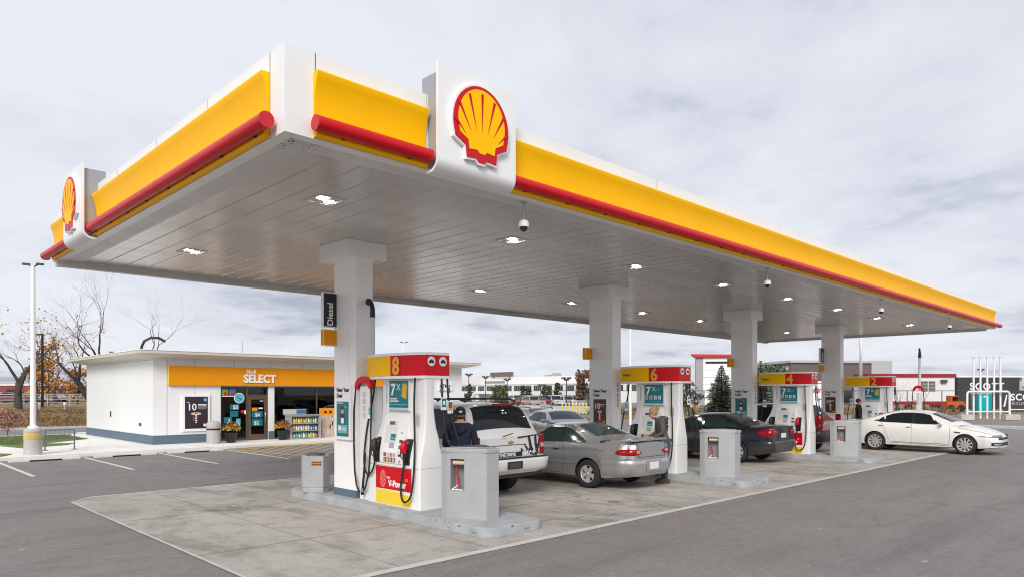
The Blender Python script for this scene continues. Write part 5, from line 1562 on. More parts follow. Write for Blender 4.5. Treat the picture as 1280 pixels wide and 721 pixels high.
# glazing, frames, interior
FRM = mat('bronze_frame', (.16, .115, .075), .4, metal=.5)
SGL = bpy.data.materials.new('shop_glass'); SGL.use_nodes = True
p_ = SGL.node_tree.nodes['Principled BSDF']; p_.inputs['Base Color'].default_value = (.16, .19, .19, 1); p_.inputs['Roughness'].default_value = .02; p_.inputs['Transmission Weight'].default_value = 1.0; p_.inputs['IOR'].default_value = 1.5
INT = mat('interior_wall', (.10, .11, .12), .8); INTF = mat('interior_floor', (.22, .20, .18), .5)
b = MB()
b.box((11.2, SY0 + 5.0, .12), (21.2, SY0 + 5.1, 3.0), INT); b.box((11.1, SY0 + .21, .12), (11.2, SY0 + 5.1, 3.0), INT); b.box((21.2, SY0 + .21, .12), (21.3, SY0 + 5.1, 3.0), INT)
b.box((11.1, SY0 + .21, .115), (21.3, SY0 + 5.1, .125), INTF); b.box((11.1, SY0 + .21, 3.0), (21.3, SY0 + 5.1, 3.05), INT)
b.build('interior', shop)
b = MB()
rs = random.Random(11)
shelfc = [(.35, .05, .04), (.05, .16, .30), (.6, .45, .08), (.06, .25, .22), (.45, .42, .38), (.30, .12, .05), (.02, .10, .12)]
for sx in (11.5, 12.1, 14.0, 15.6, 17.2, 18.8, 20.2):
    sy = SY0 + rs.uniform(.9, 2.2)
    b.box((sx - .02, sy, .13), (sx + 1.0, sy + .35, 1.42), GREY_D)
    for r_ in range(4):
        x = sx
        while x < sx + .95:
            w = rs.uniform(.06, .16); h = rs.uniform(.14, .24); cc = rs.choice(shelfc)
            b.box((x, sy - .12, .22 + .3 * r_), (x + w * .9, sy - .005, .22 + .3 * r_ + h), mat('goods_%d' % shelfc.index(cc), cc, .5)); x += w
b.build('shelves', shop)
b = MB()
FGL = []
for x0, x1 in ops: b.box((x0 + .03, SY0 + .08, SZ0 + .08), (x1 - .03, SY0 + .092, ztop - .02), SGL)
b.build('window', shop)
b = MB()
def fr(x0, x1, z0, z1): b.box((x0, SY0 + .05, z0), (x1, SY0 + .14, z1), FRM)
for x0, x1 in ops: fr(x0, x0 + .05, SZ0, ztop); fr(x1 - .05, x1, SZ0, ztop); fr(x0 + .05, x1 - .05, SZ0, SZ0 + .07); fr(x0 + .05, x1 - .05, ztop - .05, ztop)
fr(12.42, 12.49, SZ0 + .071, ztop - .051); fr(12.491, 13.31, 1.94, 1.99)
for x in (15.6, 17.5, 19.4): fr(x, x + .05, SZ0 + .071, ztop - .051)
b.build('window_frame', shop)
# door
b = MB(); DX0, DX1 = 12.50, 13.30
def dr(x0, x1, z0, z1): b.box((x0, SY0 + .02, z0), (x1, SY0 + .075, z1), FRM)
dr(DX0, DX0 + .12, .13, 1.93); dr(DX1 - .12, DX1, .13, 1.93); dr(DX0 + .12, DX1 - .12, .13, .36); dr(DX0 + .12, DX1 - .12, 1.80, 1.93)
do = b.build('door', shop)
b = MB(); b.box((DX0 + .12, SY0 + .045, .36), (DX1 - .12, SY0 + .055, 1.80), SGL); b.build('door_glass', do)
b = MB(); b.tube([(DX1 - .09, SY0 + .02, .85), (DX1 - .09, SY0 - .03, .87), (DX1 - .09, SY0 - .03, 1.25), (DX1 - .09, SY0 + .02, 1.27)], .012, CHROME, 6); b.build('door_handle', do)
# window posters
b = MB(); y = SY0 + .045
def st(x0, z0, w, h, m, d=0): b.box((x0, y - .003 - d, z0), (x0 + w, y - d, z0 + h), m)
def nxt():
    global b
    if b.v: b.build('window_poster', shop)
    b = MB()
GRN = mat('green_print', (.12, .35, .06), .4)
BLU_P = mat('blue_print', (.05, .16, .42), .4)
st(11.42, 1.96, .26, .26, GRN); st(11.72, 1.96, .26, .26, BLU_P); st(11.5, 1.96, .12, .14, RED_D, .004); st(11.78, 1.96, .14, .13, RED_D, .004); st(11.42, 1.92, .56, .03, PRINTW, .004)
nxt(); disc(b, (12.13, y, 1.86), .215, PRINTW, 24, .003); disc(b, (12.13, y - .0035, 1.86), .185, TEAL_L, 24, .003); b.prism([(12.0, 1.93), (12.22, 1.77), (12.25, 1.80), (12.03, 1.95)], 1, y - .007, y - .009, TEAL)
nxt(); st(11.75, 1.38, .38, .22, TEAL); merge(b, text('$5', .22, PRINTW, .001, .004), FY(11.98, y - .006, 1.42)); st(11.75, 1.10, .34, .24, TEAL); nxt(); st(12.20, 1.25, .12, .12, RED_D); nxt(); st(11.5, .85, .34, .24, TEAL); merge(b, text('5', .18, PRINTW, .001, .003), FY(11.72, y - .006, .90)); nxt(); st(12.0, .62, .18, .4, TEAL_L); merge(b, text('6', .22, PRINTW, .001, .004), FY(12.10, y - .006, .70)); nxt(); st(12.34, 1.2, .07, .16, PRINTW)
nxt()
y = SY0 + .044
st(12.66, .70, .46, .30, TEAL); st(12.66, 1.05, .46, .26, TEAL); st(12.66, 1.33, .24, .13, ORANGE); st(12.95, 1.40, .18, .06, PRINTW); st(13.0, 1.72, .15, .03, PRINTW)
merge(b, text('$4', .20, PRINTW, .001, .004), FY(12.9, y - .006, 1.09)); merge(b, text('$2', .20, PRINTW, .001, .004), FY(12.86, y - .006, .76))
b.build('window_poster', shop)
# big dark poster in white frame
b = MB(); b.box((9.86, SY0 - .06, .58), (10.92, SY0 - .001, 2.00), WHITE_P); b.box((9.96, SY0 - .065, .68), (10.83, SY0 - .0605, 1.92), mat('poster_purple', (.035, .022, .035), .35))
y = SY0 - .066
merge(b, text('10', .36, PRINTW, .001, .006), FY(10.22, y, 1.40)); 
st(10.45, 1.58, .32, .05, PRINTW); st(10.45, 1.51, .34, .02, PRINTW); st(10.45, 1.44, .30, .02, GREY); st(10.03, 1.70, .10, .02, PRINTW)
disc(b, (10.73, y, 1.80), .065, TEAL_L, 16, .003)
T_ = Matrix.Translation((10.38, 0, 1.26)) @ Matrix.Diagonal((1, 1, .26, 1)) @ Matrix.Translation((-10.38, 0, -1.26))
disc(b, (10.38, y, 1.26), .20, mat('print_cream', (.7, .5, .36), .5), 20, .003, T_); disc(b, (10.38, y - .0035, 1.27), .06, mat('poster_purple', (.035, .022, .035), .35), 14, .002, T_)
for k in range(5): st(10.345 + .012 * (k % 2), .90 + .07 * k, .06, .045, PRINTW, .001)
st(10.28, .98, .03, .2, mat('print_cup', (.45, .12, .07), .5)); st(10.66, .76, .12, .10, PRINTW, .001); st(10.76, .76, .06, .10, YEL2, .004)
b.build('framed_poster', shop)
# wall bits and ATM sign
b = MB(); b.box((SX0 - .02, 29.6, .78), (SX0 - .001, 29.85, .90), GREY_D); b.box((SX0 - .03, 33.6, 1.05), (SX0 - .001, 33.7, 1.28), BLACK); b.build('wall_socket', shop)
b = MB(); b.box((22.40, SY0 - .08, 2.20), (23.30, SY0 - .001, 2.66), WHITE_P); merge(b, text('ATM', .26, mat('atm_blue', (.02, .06, .20), .4), .002, .005), FY(22.72, SY0 - .084, 2.34)); disc(b, (23.12, SY0 - .081, 2.43), .055, mat('atm_blue', (.02, .06, .20), .4), 12, .004); b.build('atm_sign', shop)

# things along the shop front
def planter(lab, x, y, cols):
    t = thing('flower_planter', lab, 'planter', (x, y, .12), 0, 'dark planters of autumn flowers by the shop door')
    b = MB(); b.lathe([(.16, 0), (.24, .36), (.26, .38), (.25, .40), (.22, .38)], BLACK, 20); b.build('pot', t)
    rp = random.Random(int(x * 10)); b = MB()
    for k in range(420):
        a = rp.uniform(0, 6.28); r = .36 * math.sqrt(rp.random()); z = .42 + .42 * math.sqrt(max(0, 1 - (r / .40) ** 2)) * rp.uniform(.3, 1)
        c = Vector((r * math.cos(a), r * math.sin(a), z)); s = rp.uniform(.022, .045)
        m = mat('leaf_green', (.06, .11, .03), .7) if k % 3 == 0 else (cols[0] if z < .62 else cols[1] if rp.random() < .7 else cols[0])
        u = Vector((rp.gauss(0, 1), rp.gauss(0, 1), rp.gauss(0, 1))).normalized(); w = u.orthogonal().normalized(); v_ = u.cross(w)
        b.add([c + w * s, c + v_ * s, c - w * s, c - v_ * s], [(0, 1, 2, 3)], m)
    b.build('flowers', t)
    return t
YF = mat('flower_yellow', (.60, .36, .02), .6); RF = mat('flower_red', (.34, .02, .04), .6)
planter('black planter of yellow and red flowers beside the grey litter bin', 11.40, 27.35, (YF, RF))
planter('black planter of red and yellow flowers right of the shop door', 13.66, 27.55, (YF, RF))
t = thing('litter_bin', 'grey round topped litter bin against the shop wall beside the flower planter', 'litter bin', (10.72, 27.35, .12))
b = MB(); b.lathe([(.25, 0), (.25, .52)], mat('bin_concrete', (.42, .41, .39), .8, var=.1), 20); b.build('body', t)
b = MB(); b.lathe([(.262, .53), (.262, .58)], BLACK, 20); b.build('band', t)
b = MB(); b.lathe([(.25, .59), (.25, .74), (.22, .82), (.14, .87), (.001, .885)], mat('bin_concrete', (.42, .41, .39), .8, var=.1), 20); b.build('hood', t)

t = thing('display_rack', 'grey outdoor rack of bottled washer fluid in front of the shop window', 'display rack', (13.95, 27.45, .12))
b = MB(); b.box((0, 0, 0), (.06, .5, .98), GREY); b.box((1.34, 0, 0), (1.40, .5, .98), GREY); b.box((.06, .44, 0), (1.34, .5, .98), GREY)
for z in (.02, .33, .64, .95): b.box((.061, .02, z), (1.339, .439, z + .03), GREY)
b.box((-.03, .001, .99), (1.43, .5, 1.03), GREY); b.build('frame', t)
b = MB(); cs = [(.05, .35, .38), (.55, .62, .6), (.62, .5, .06), (.03, .14, .3)]
for r_ in range(3):
    for k in range(11):
        x = .10 + .112 * k; cc = cs[(r_ + (k > 7) * 2 + (k % 5 == 0)) % 4]; z = .05 + .31 * r_
        b.lathe([(.045, z), (.045, z + .15), (.018, z + .20), (.018, z + .235)], mat('bottle_%d' % cs.index(cc), cc, .3), 8, Matrix.Translation((x, .12, 0)))
        b.box((x - .03, .072, z + .03), (x + .03, .0745, z + .12), PRINTW if (k + r_) % 2 else YEL2)
b.build('bottles', t)
b = MB(); b.box((-.1, .45, 1.04), (.95, .48, 1.26), mat('header_pale', (.5, .52, .5), .5)); b.box((.5, .445, 1.06), (.94, .4495, 1.24), BLU_P); b.build('header_card', t)
t = thing('poster_board', 'tall panel printed with brown figures under a yellow heading beside the rack', 'advertising board', (15.5, 27.8, .12))
b = MB(); b.box((0, 0, .0), (1.7, .05, 1.28), mat('board_pale', (.55, .42, .33), .6)); b.box((0, -.004, .98), (.8, -.0005, 1.27), YEL2); b.box((.84, -.004, .98), (1.7, -.0005, 1.27), YEL2)
b.build('board', t)
b = MB(); rp = random.Random(5)
for k in range(46):
    x = rp.uniform(.05, 1.65); z = rp.uniform(.05, .92); w = rp.uniform(.02, .07); h = rp.uniform(.06, .22)
    b.box((x - w / 2, -.007 - .0001 * k, z - h / 2), (x + w / 2, -.0046 - .0001 * k, z + h / 2), mat('fig_%d' % (k % 4), [(.28, .11, .05), (.62, .42, .30), (.10, .045, .03), (.75, .66, .58)][k % 4], .6))
for x in (.2, .45, 1.05, 1.3, 1.5): b.box((x, -.0135, 1.06), (x + .12, -.012, 1.16), BLACK)
b.build('print', t)
# bollards under the soffit? light pole on the sidewalk
def light_pole(lab, x, y, h, base=True, zb=.12, n=None, heads=2):
    t = thing('light_pole', lab, 'light pole', (x, y, zb), 0, 'white lot light poles')
    if base:
        b = MB(); b.lathe([(.25, 0), (.25, .78), (.23, .82), (.001, .821)], CONC, 24); bo = b.build('concrete_base', t)
        b = MB(); b.lathe([(.256, .48), (.256, .62)], YELPAINT, 24); b.lathe([(.256, .70), (.256, .74)], YELPAINT, 24); b.build('yellow_band', bo)
        b = MB(); b.lathe([(.19, .825), (.19, .90), (.11, .905), (.11, .98)], WHITE_P, 4, Matrix.Rotation(R(45), 4, 'Z')); b.build('foot_plate', t)
    b = MB(); z0 = .90 if base else 0
    b.tube([(0, 0, z0), (0, 0, h)], [.085, .062], WHITE_P, 12); b.build('pole', t)
    for s in (-1, 1):
        b = MB(); d = Vector((.72, -.7, 0)).normalized()
        b.tube([(0, 0, h - .05), tuple(d * s * .14 + Vector((0, 0, h + .02)))], .025, GREY_D, 8)
        c = d * s * .22; b.cbox((c.x, c.y, h + .04), (.20, .16, .05), GREY_D, None); b.build('lamp_head', t)
    return t
light_pole('white light pole on a round concrete base with yellow bands at the far left', 4.72, 26.4, 5.95)
# bike rack
t = thing('bike_rack', 'low grey steel bike rack on the pavement beside the light pole', 'bike rack', (5.34, 27.97, .125), R(-5))
STEEL = mat('galvanised', (.16, .19, .23), .4, metal=.7)
for x in (0, .85):
    b = MB(); b.tube([(x, 0, 0), (x, 0, .68)], .022, STEEL, 8); b.box((x - .09, -.06, 0), (x + .09, .06, .015), STEEL); b.build('post', t)
b = MB(); b.tube([(0, 0, .68), (.85, 0, .68)], .02, STEEL, 8)
b.build('rail', t)
for k in range(5):
    b = MB(); x = .15 + .14 * k; b.tube([(x, -.02, .67), (x - .03, -.08, .60), (x - .03, -.08, .36), (x + .02, -.05, .30)], .010, STEEL, 6); b.build('hanger', t)
# ------------------------------------------------------------------ people
SKIN = mat('skin', (.50, .27, .18), .5)
def merge_mesh_parts(me, classify, mats):
    me.materials.clear()
    for m in mats: me.materials.append(m)
    for p in me.polygons: p.material_index = classify(p.center)
def person(label, loc, rz, J, ER, mats, classify, extras):
    """J joints in a local frame: x right, y forward, z up, metres"""
    t = thing('person', label, 'person', loc, rz)
    me = skin_mesh(J, ER, 'pelvis', 2)
    merge_mesh_parts(me, classify, mats)
    link('body', me, t)
    extras(t)
    return t
def base_joints(h=1.75, sh=.19, hip=.095):
    k = h / 1.75
    J = {
        'pelvis': ((0, 0, .95 * k), (.155 * k, .115 * k)), 'waist': ((0, .0, 1.08 * k), (.145 * k, .105 * k)), 'chest': ((0, 0, 1.27 * k), (.165 * k, .115 * k)), 'upper': ((0, -.01, 1.41 * k), (.13 * k, .09 * k)),
        'neck': ((0, 0, 1.50 * k), .055 * k), 'jaw': ((0, .02, 1.57 * k), (.062 * k, .07 * k)), 'head': ((0, .01, 1.64 * k), (.074 * k, .092 * k)), 'crown': ((0, 0, 1.71 * k), (.058 * k, .07 * k))}
    E_ = [('pelvis', 'waist'), ('waist', 'chest'), ('chest', 'upper'), ('upper', 'neck'), ('neck', 'jaw'), ('jaw', 'head'), ('head', 'crown')]
    for s, n in ((-1, 'l'), (1, 'r')):
        J['sh' + n] = ((s * sh * k, -.01, 1.42 * k), .066 * k); J['el' + n] = ((s * (sh + .06) * k, -.02, 1.14 * k), .048 * k); J['wr' + n] = ((s * (sh + .05) * k, .10, .92 * k), .032 * k)
        J['pa' + n] = ((s * (sh + .045) * k, .13, .85 * k), (.022 * k, .038 * k))
        J['hp' + n] = ((s * hip * k, 0, .88 * k), .098 * k); J['kn' + n] = ((s * (hip + .01) * k, .015, .49 * k), .062 * k); J['an' + n] = ((s * (hip + .01) * k, -.01, .09 * k), .042 * k)
        J['to' + n] = ((s * (hip + .025) * k, .15 * k, .04 * k), (.04 * k, .03 * k))
        E_ += [('upper', 'sh' + n), ('sh' + n, 'el' + n), ('el' + n, 'wr' + n), ('wr' + n, 'pa' + n), ('pelvis', 'hp' + n), ('hp' + n, 'kn' + n), ('kn' + n, 'an' + n), ('an' + n, 'to' + n)]
    return J, E_
def hand(parent, palm, fwd, side, down=None, m=SKIN, s=1.0):
    """five short finger chains from a palm; fwd = finger direction, side = thumb side"""
    fwd = Vector(fwd).normalized(); side = Vector(side).normalized(); nrm = fwd.cross(side)
    b = MB(); palm = Vector(palm)
    b.tube([palm - fwd * .035 * s, palm, palm + fwd * .03 * s], [.020 * s, .030 * s, .028 * s], m, 8)
    for k, L in enumerate((.070, .080, .074, .058)):
        o = palm + fwd * .035 * s + side * (.028 - .018 * k) * s
        b.tube([o, o + fwd * L * .45 * s + nrm * .004, o + fwd * L * .75 * s + nrm * .02 * s, o + fwd * L * .9 * s + nrm * .036 * s], [.0092 * s, .0085 * s, .0078 * s, .006 * s], m, 6)
    o = palm - fwd * .005 + side * .028 * s
    b.tube([o, o + side * .022 * s + fwd * .03 * s, o + side * .024 * s + fwd * .055 * s + nrm * .01], [.011 * s, .0098 * s, .0075 * s], m, 6)
    b.build('hand', parent)
def face(parent, c, fwd, k=1.0, hair=None):
    """eyes, nose, mouth, ears on a head centred at c looking along fwd"""
    c = Vector(c); f = Vector(fwd).normalized(); r = f.cross(Vector((0, 0, 1))).normalized(); u = r.cross(f)
    b = MB()
    b.add([c + f * .100 * k + r * .017 + u * -.02, c + f * .100 * k - r * .017 + u * -.02, c + f * .128 * k + u * -.018, c + f * .094 * k + u * .03], [(0, 2, 3), (2, 1, 3), (0, 1, 2)], SKIN)
    for s in (-1, 1):
        b.sphere(c + r * s * .078 * k + u * -.005, (.012, .02, .028), SKIN, 6)
    b.build('nose_and_ears', parent)
    b = MB()
    for s in (-1, 1): b.sphere(c + f * .088 * k + r * s * .032 + u * .012, .010, mat('eye', (.05, .04, .035), .3), 6); b.tube([c + f * .095 * k + r * s * .018 + u * .032, c + f * .088 * k + r * s * .048 + u * .032], .005, hair or BLACK, 5)
    b.tube([c + f * .098 * k + r * .022 + u * -.045, c + f * .098 * k - r * .022 + u * -.045], .005, mat('lips', (.40, .14, .11), .5), 5)
    b.build('eyes_and_mouth', parent)

# woman, bent slightly over, hair tied back, dark grey hoodie, jeans
DENIM = mat('denim', (.035, .065, .115), .85, var=.25, vscale=9, bump=.15, bscale=90)
HOOD = mat('grey_hoodie', (.085, .078, .082), .9, var=.12, vscale=12, bump=.15, bscale=70)
HAIRB = mat('blond_hair', (.38, .24, .12), .6, var=.3, vscale=20)
J, E_ = base_joints(1.62, .165, .085)
# lean forward, head down
def shift(n, d, r=None):
    p, q = J[n]; J[n] = ((p[0] + d[0], p[1] + d[1], p[2] + d[2]), r or q)
for n, dy in (('waist', .02), ('chest', .06), ('upper', .10), ('neck', .16)): shift(n, (0, dy, -.01))
shift('jaw', (0, .25, -.045)); shift('head', (0, .225, -.03)); shift('crown', (0, .20, -.02))
for s, n in ((-1, 'l'), (1, 'r')):
    shift('sh' + n, (0, .10, -.01)); J['el' + n] = ((s * .20, .10, 1.06), .046); J['wr' + n] = ((s * .12, .30, .96), .030); J['pa' + n] = ((s * .10, .37, .95), (.022, .034))
J['pelvis'] = ((0, -.02, .90), (.15, .125))
for n, sy in (('l', -.02), ('r', .03)): shift('hp' + n, (0, -.03, 0), .10); shift('kn' + n, (0, sy, 0))
def cls_w(c):
    if c.z > 1.385 and c.y > .10: return 0
    if c.y > .30 and c.z < 1.05 and c.z > .80: return 0
    if c.z > .90: return 1
    if c.z > .10: return 2
    return 3
SHOE = mat('brown_shoe', (.07, .035, .025), .6)
def extras_w(t):
    b = MB(); hc = Vector((0, .225, 1.49))
    T = Matrix.Translation(hc) @ Matrix.Rotation(R(-38), 4, 'X')
    b.sphere((0, -.016, .022), (.084, .098, .10), HAIRB, 12, T)
    rp = random.Random(2)
    for k in range(60):
        a = rp.uniform(0, 6.28); z = rp.uniform(.3, 1)
        p = Vector((math.cos(a) * .08 * z, -.02 + math.sin(a) * .08 * z, .05)); 
        b.tube([p, p + Vector((0, -.05, .0)), Vector((rp.gauss(0, .01), -.11, .012))], [.009, .01, .007], HAIRB, 5, T)
    b.build('hair', t)
    b = MB(); c0 = T @ Vector((0, -.112, .012))
    b.sphere(c0, (.036, .036, .040), HAIRB, 8)
    for k in range(10): b.tube([c0, c0 + Vector((rp.gauss(0, .02), rp.uniform(-.05, -.01), rp.gauss(-.01, .025)))], [.008, .003], HAIRB, 4)
    b.build('hair_bun', t)
    face(t, (0, .245, 1.475), (0, .82, -.57), .92, HAIRB)
    # hood lying on the back, hem band, pocket
    b = MB(); b.tube([(-.11, .12, 1.36), (-.10, .02, 1.37), (0, -.045, 1.35), (.10, .02, 1.37), (.11, .12, 1.36)], [.03, .048, .055, .048, .03], HOOD, 10)
    b.tube([(-.09, -.0, 1.33), (0, -.05, 1.27), (.09, -.0, 1.33)], [.03, .045, .03], HOOD, 8); b.build('hood', t)
    b = MB(); ring_ = rrect(.158, .128, .10, 6); loft(b, [[(x, y - .01, .875) for x, y in ring_], [(x * 1.03, y * 1.03 - .01, .90) for x, y in ring_], [(x * 1.02, y * 1.02 - .008, .935) for x, y in ring_]], HOOD, cap=False); b.build('hem_band', t)
    b = MB()
    for s in (-1, 1): b.tube([(s * .14, .25, .97), (s * .12, .29, .962)], .036, HOOD, 10)
    b.build('cuff', t)
    hand(t, (-.10, .36, .95), (.1, 1, -.15), (1, 0, .2), s=.95); hand(t, (.10, .36, .95), (-.1, 1, -.15), (-1, 0, .2), s=.95)
    for s, n in ((-1, 'l'), (1, 'r')):
        b = MB(); x = s * .09; b.prism([(-.09, 0), (.17, 0), (.175, .03), (.13, .06), (.04, .09), (-.08, .09)], 0, x - .042, x + .042, SHOE); b.build('shoe', t, bevel=.012)
woman = person('woman in grey hoodie and jeans looking down beside pump 6 behind the silver coupe', (13.72, 9.02, .008), R(52), J, E_, [SKIN, HOOD, DENIM, SHOE], cls_w, extras_w)

woman.scale = (1.08, 1.08, 1.08)
# man in navy hoodie and cap, seen from behind
NAVY = mat('navy_hoodie', (.010, .014, .034), .9, var=.15, vscale=10, bump=.15, bscale=60)
DPANT = mat('dark_trousers', (.03, .03, .035), .85)
J, E_ = base_joints(1.80, .215, .105)
J['chest'] = ((0, 0, 1.30), (.21, .145)); J['waist'] = ((0, .0, 1.10), (.195, .145)); J['upper'] = ((0, -.01, 1.44), (.165, .11)); J['pelvis'] = ((0, 0, .97), (.185, .14))
for s, n in ((-1, 'l'), (1, 'r')):
    J['sh' + n] = ((s * .205, -.01, 1.43), .085); J['el' + n] = ((s * .275, .03, 1.14), .066); J['wr' + n] = ((s * .20, .25, 1.06), .04); J['pa' + n] = ((s * .17, .33, 1.06), (.026, .038))
J['jaw'] = ((0, .045, 1.60), (.066, .075)); J['head'] = ((0, .04, 1.68), (.08, .096)); J['crown'] = ((0, .03, 1.745), (.06, .075))
def cls_m(c):
    if c.z > 1.525: return 0
    if c.y > .28 and .9 < c.z < 1.2: return 0
    if c.z > .93: return 1
    if c.z > .10: return 2
    return 3
CAPM = mat('black_cap', (.012, .013, .018), .8)
def extras_m(t):
    b = MB(); T = Matrix.Translation((0, .03, 1.705)) @ Matrix.Rotation(R(4), 4, 'X')
    prof = [(.101, -.035), (.102, .0), (.095, .05), (.07, .088), (.03, .104), (.001, .107)]
    b.lathe([(r, z) for r, z in prof], CAPM, 24, T @ Matrix.Diagonal((.93, 1.08, 1, 1)))
    b.prism([(.085 * math.cos(a) , .08 + .10 * math.sin(a)) for a in [math.pi * k / 10 for k in range(11)]], 2, -.034, -.022, CAPM, T)
    b.build('cap', t)
    b = MB(); M = Matrix.Translation((0, -.078, 1.72)) @ Matrix.Rotation(R(-12), 4, 'X')
    b.prism([(-.038, -.004), (-.012, .004), (0, .020), (.018, .012), (.040, .006), (.022, -.008), (.012, -.022), (.002, -.008), (-.018, -.010)], 1, -.0, -.008, PRINTW, M)
    b.build('cap_badge', t)
    b = MB(); b.tube([(-.10, .10, 1.50), (-.14, .0, 1.49), (-.09, -.10, 1.45), (0, -.13, 1.43), (.09, -.10, 1.45), (.14, .0, 1.49), (.10, .10, 1.50)], [.03, .04, .05, .055, .05, .04, .03], NAVY, 10)
    b.tube([(-.12, -.10, 1.43), (0, -.16, 1.36), (.12, -.10, 1.43)], [.03, .05, .03], NAVY, 8); b.build('hood', t)
    b = MB(); b.tube([(-.06, -.03, 1.615), (0, -.045, 1.612), (.06, -.03, 1.615)], [.018, .022, .018], mat('dark_hair', (.03, .02, .016), .8), 8); b.build('hair', t)
    face(t, (0, .04, 1.66), (0, 1, -.1), 1.0)
    hand(t, (-.17, .33, 1.06), (.2, 1, 0), (0, 0, 1)); hand(t, (.17, .33, 1.06), (-.2, 1, 0), (0, 0, 1))
    for s in (-1, 1):
        b = MB(); x = s * .12; b.prism([(-.10, 0), (.19, 0), (.195, .03), (.14, .07), (.04, .10), (-.09, .10)], 0, x - .046, x + .046, BLACK); b.build('shoe', t, bevel=.012)
person('man in black cap and navy hoodie seen from behind beside the white SUV', (8.04, 9.50, .008), R(-42), J, E_, [SKIN, NAVY, DPANT, BLACK], cls_m, extras_m)

# man in black jacket by pump 2
J, E_ = base_joints(1.84, .20, .10)
J['chest'] = ((0, 0, 1.33), (.185, .13)); J['waist'] = ((0, 0, 1.13), (.165, .12))
BJ = mat('black_jacket', (.012, .012, .015), .8, var=.2, vscale=10)
def cls_b(c):
    if c.z > 1.58: return 0
    if c.z < .99 and c.z > .80 and abs(c.x) > .17: return 0
    if c.z > .95: return 1
    if c.z > .10: return 2
    return 3
DH = mat('dark_hair', (.03, .02, .016), .8)
def extras_b(t):
    b = MB(); b.sphere((0, -.018, 1.755), (.083, .098, .088), DH, 12); b.build('hair', t)
    face(t, (0, .012, 1.715), (0, 1, -.05), 1.02, DH)
    b = MB(); b.tube([(-.07, .06, 1.56), (-.085, -.03, 1.585), (0, -.08, 1.59), (.085, -.03, 1.585), (.07, .06, 1.56)], .026, BJ, 8); b.build('collar', t)
    hand(t, (-.235 * 1.05, .13, .88), (0, .25, -1), (0, 1, .2)); hand(t, (.235 * 1.05, .13, .88), (0, .25, -1), (0, 1, .2))
    for s in (-1, 1):
        b = MB(); x = s * .12; b.prism([(-.10, 0), (.19, 0), (.195, .03), (.14, .07), (.04, .10), (-.09, .10)], 0, x - .046, x + .046, BLACK); b.build('shoe', t, bevel=.012)
person('dark haired man in black jacket standing behind the white sedan at pump 2', (29.14, 10.18, .008), R(-150), J, E_, [SKIN, BJ, DPANT, BLACK], cls_b, extras_b)
# ------------------------------------------------------------------ background, laid out by bearing and distance from the camera
_s, _c = math.sin(YAW), math.cos(YAW)
def at(px, d, z=0.0):
    """world point on the bearing of photo column px at depth d metres"""
    x = (px - 640) / 877.25
    return Vector(((x * _c + _s) * d, (-x * _s + _c) * d, z))
def hz(py, d): return CAM_H - (py - 491.1) / 877.25 * d
FACE_CAM = -YAW     # rotation that turns a local XZ sign to face back along the view axis

# --- three vehicles standing just beyond the pumps
sil2 = paint('hatch_silver', (.42, .44, .47), .5, .28); sil3 = paint('saloon_silver', (.55, .56, .58), .5, .28)
q_ = dict(sedan_P); q_.update(name='silver_hatchback', label='silver car with black roof rails seen from behind between the white SUV and the coupe', paint=sil2, glass=GLASS_C)
v2 = make_car(q_); v2['wrap']('tail_lamp', [(.80, .006), (.83, .018), (.95, .018), (.98, .004)], -2.0, .5, -1, TAIL)
v2['wrap']('rear_bumper', [(.32, .0), (.36, .03), (.58, .055), (.68, .0)], -1.66, 0, -1, sil2, mirror_join=True)
b = MB(); b.box((-2.302, -.17, .74), (-2.296, .17, .88), PLATE); b.build('number_plate', v2['body'])
for s_ in (1, -1):
    b = MB(); b.tube([(.2, s_ * .50, 1.42), (.1, s_ * .51, 1.47), (-.9, s_ * .51, 1.46), (-1.0, s_ * .50, 1.39)], .02, BLACK, 6); b.build('roof_rail', v2['t'])
p = at(665, 30); v2['t'].location = (p.x, p.y, .01); v2['t'].rotation_euler = (0, 0, R(68))
q_ = dict(sedan_P); q_.update(name='silver_saloon', label='silver sedan facing the pumps just left of the second column', paint=sil3, glass=GLASS_C)
v3 = make_car(q_); v3['wrap']('head_lamp', [(.62, .004), (.64, .012), (.72, .012), (.74, .003)], 1.9, .5, 1, HEAD)
p = at(697, 26.5); v3['t'].location = (p.x, p.y, .01); v3['t'].rotation_euler = (0, 0, R(-112))

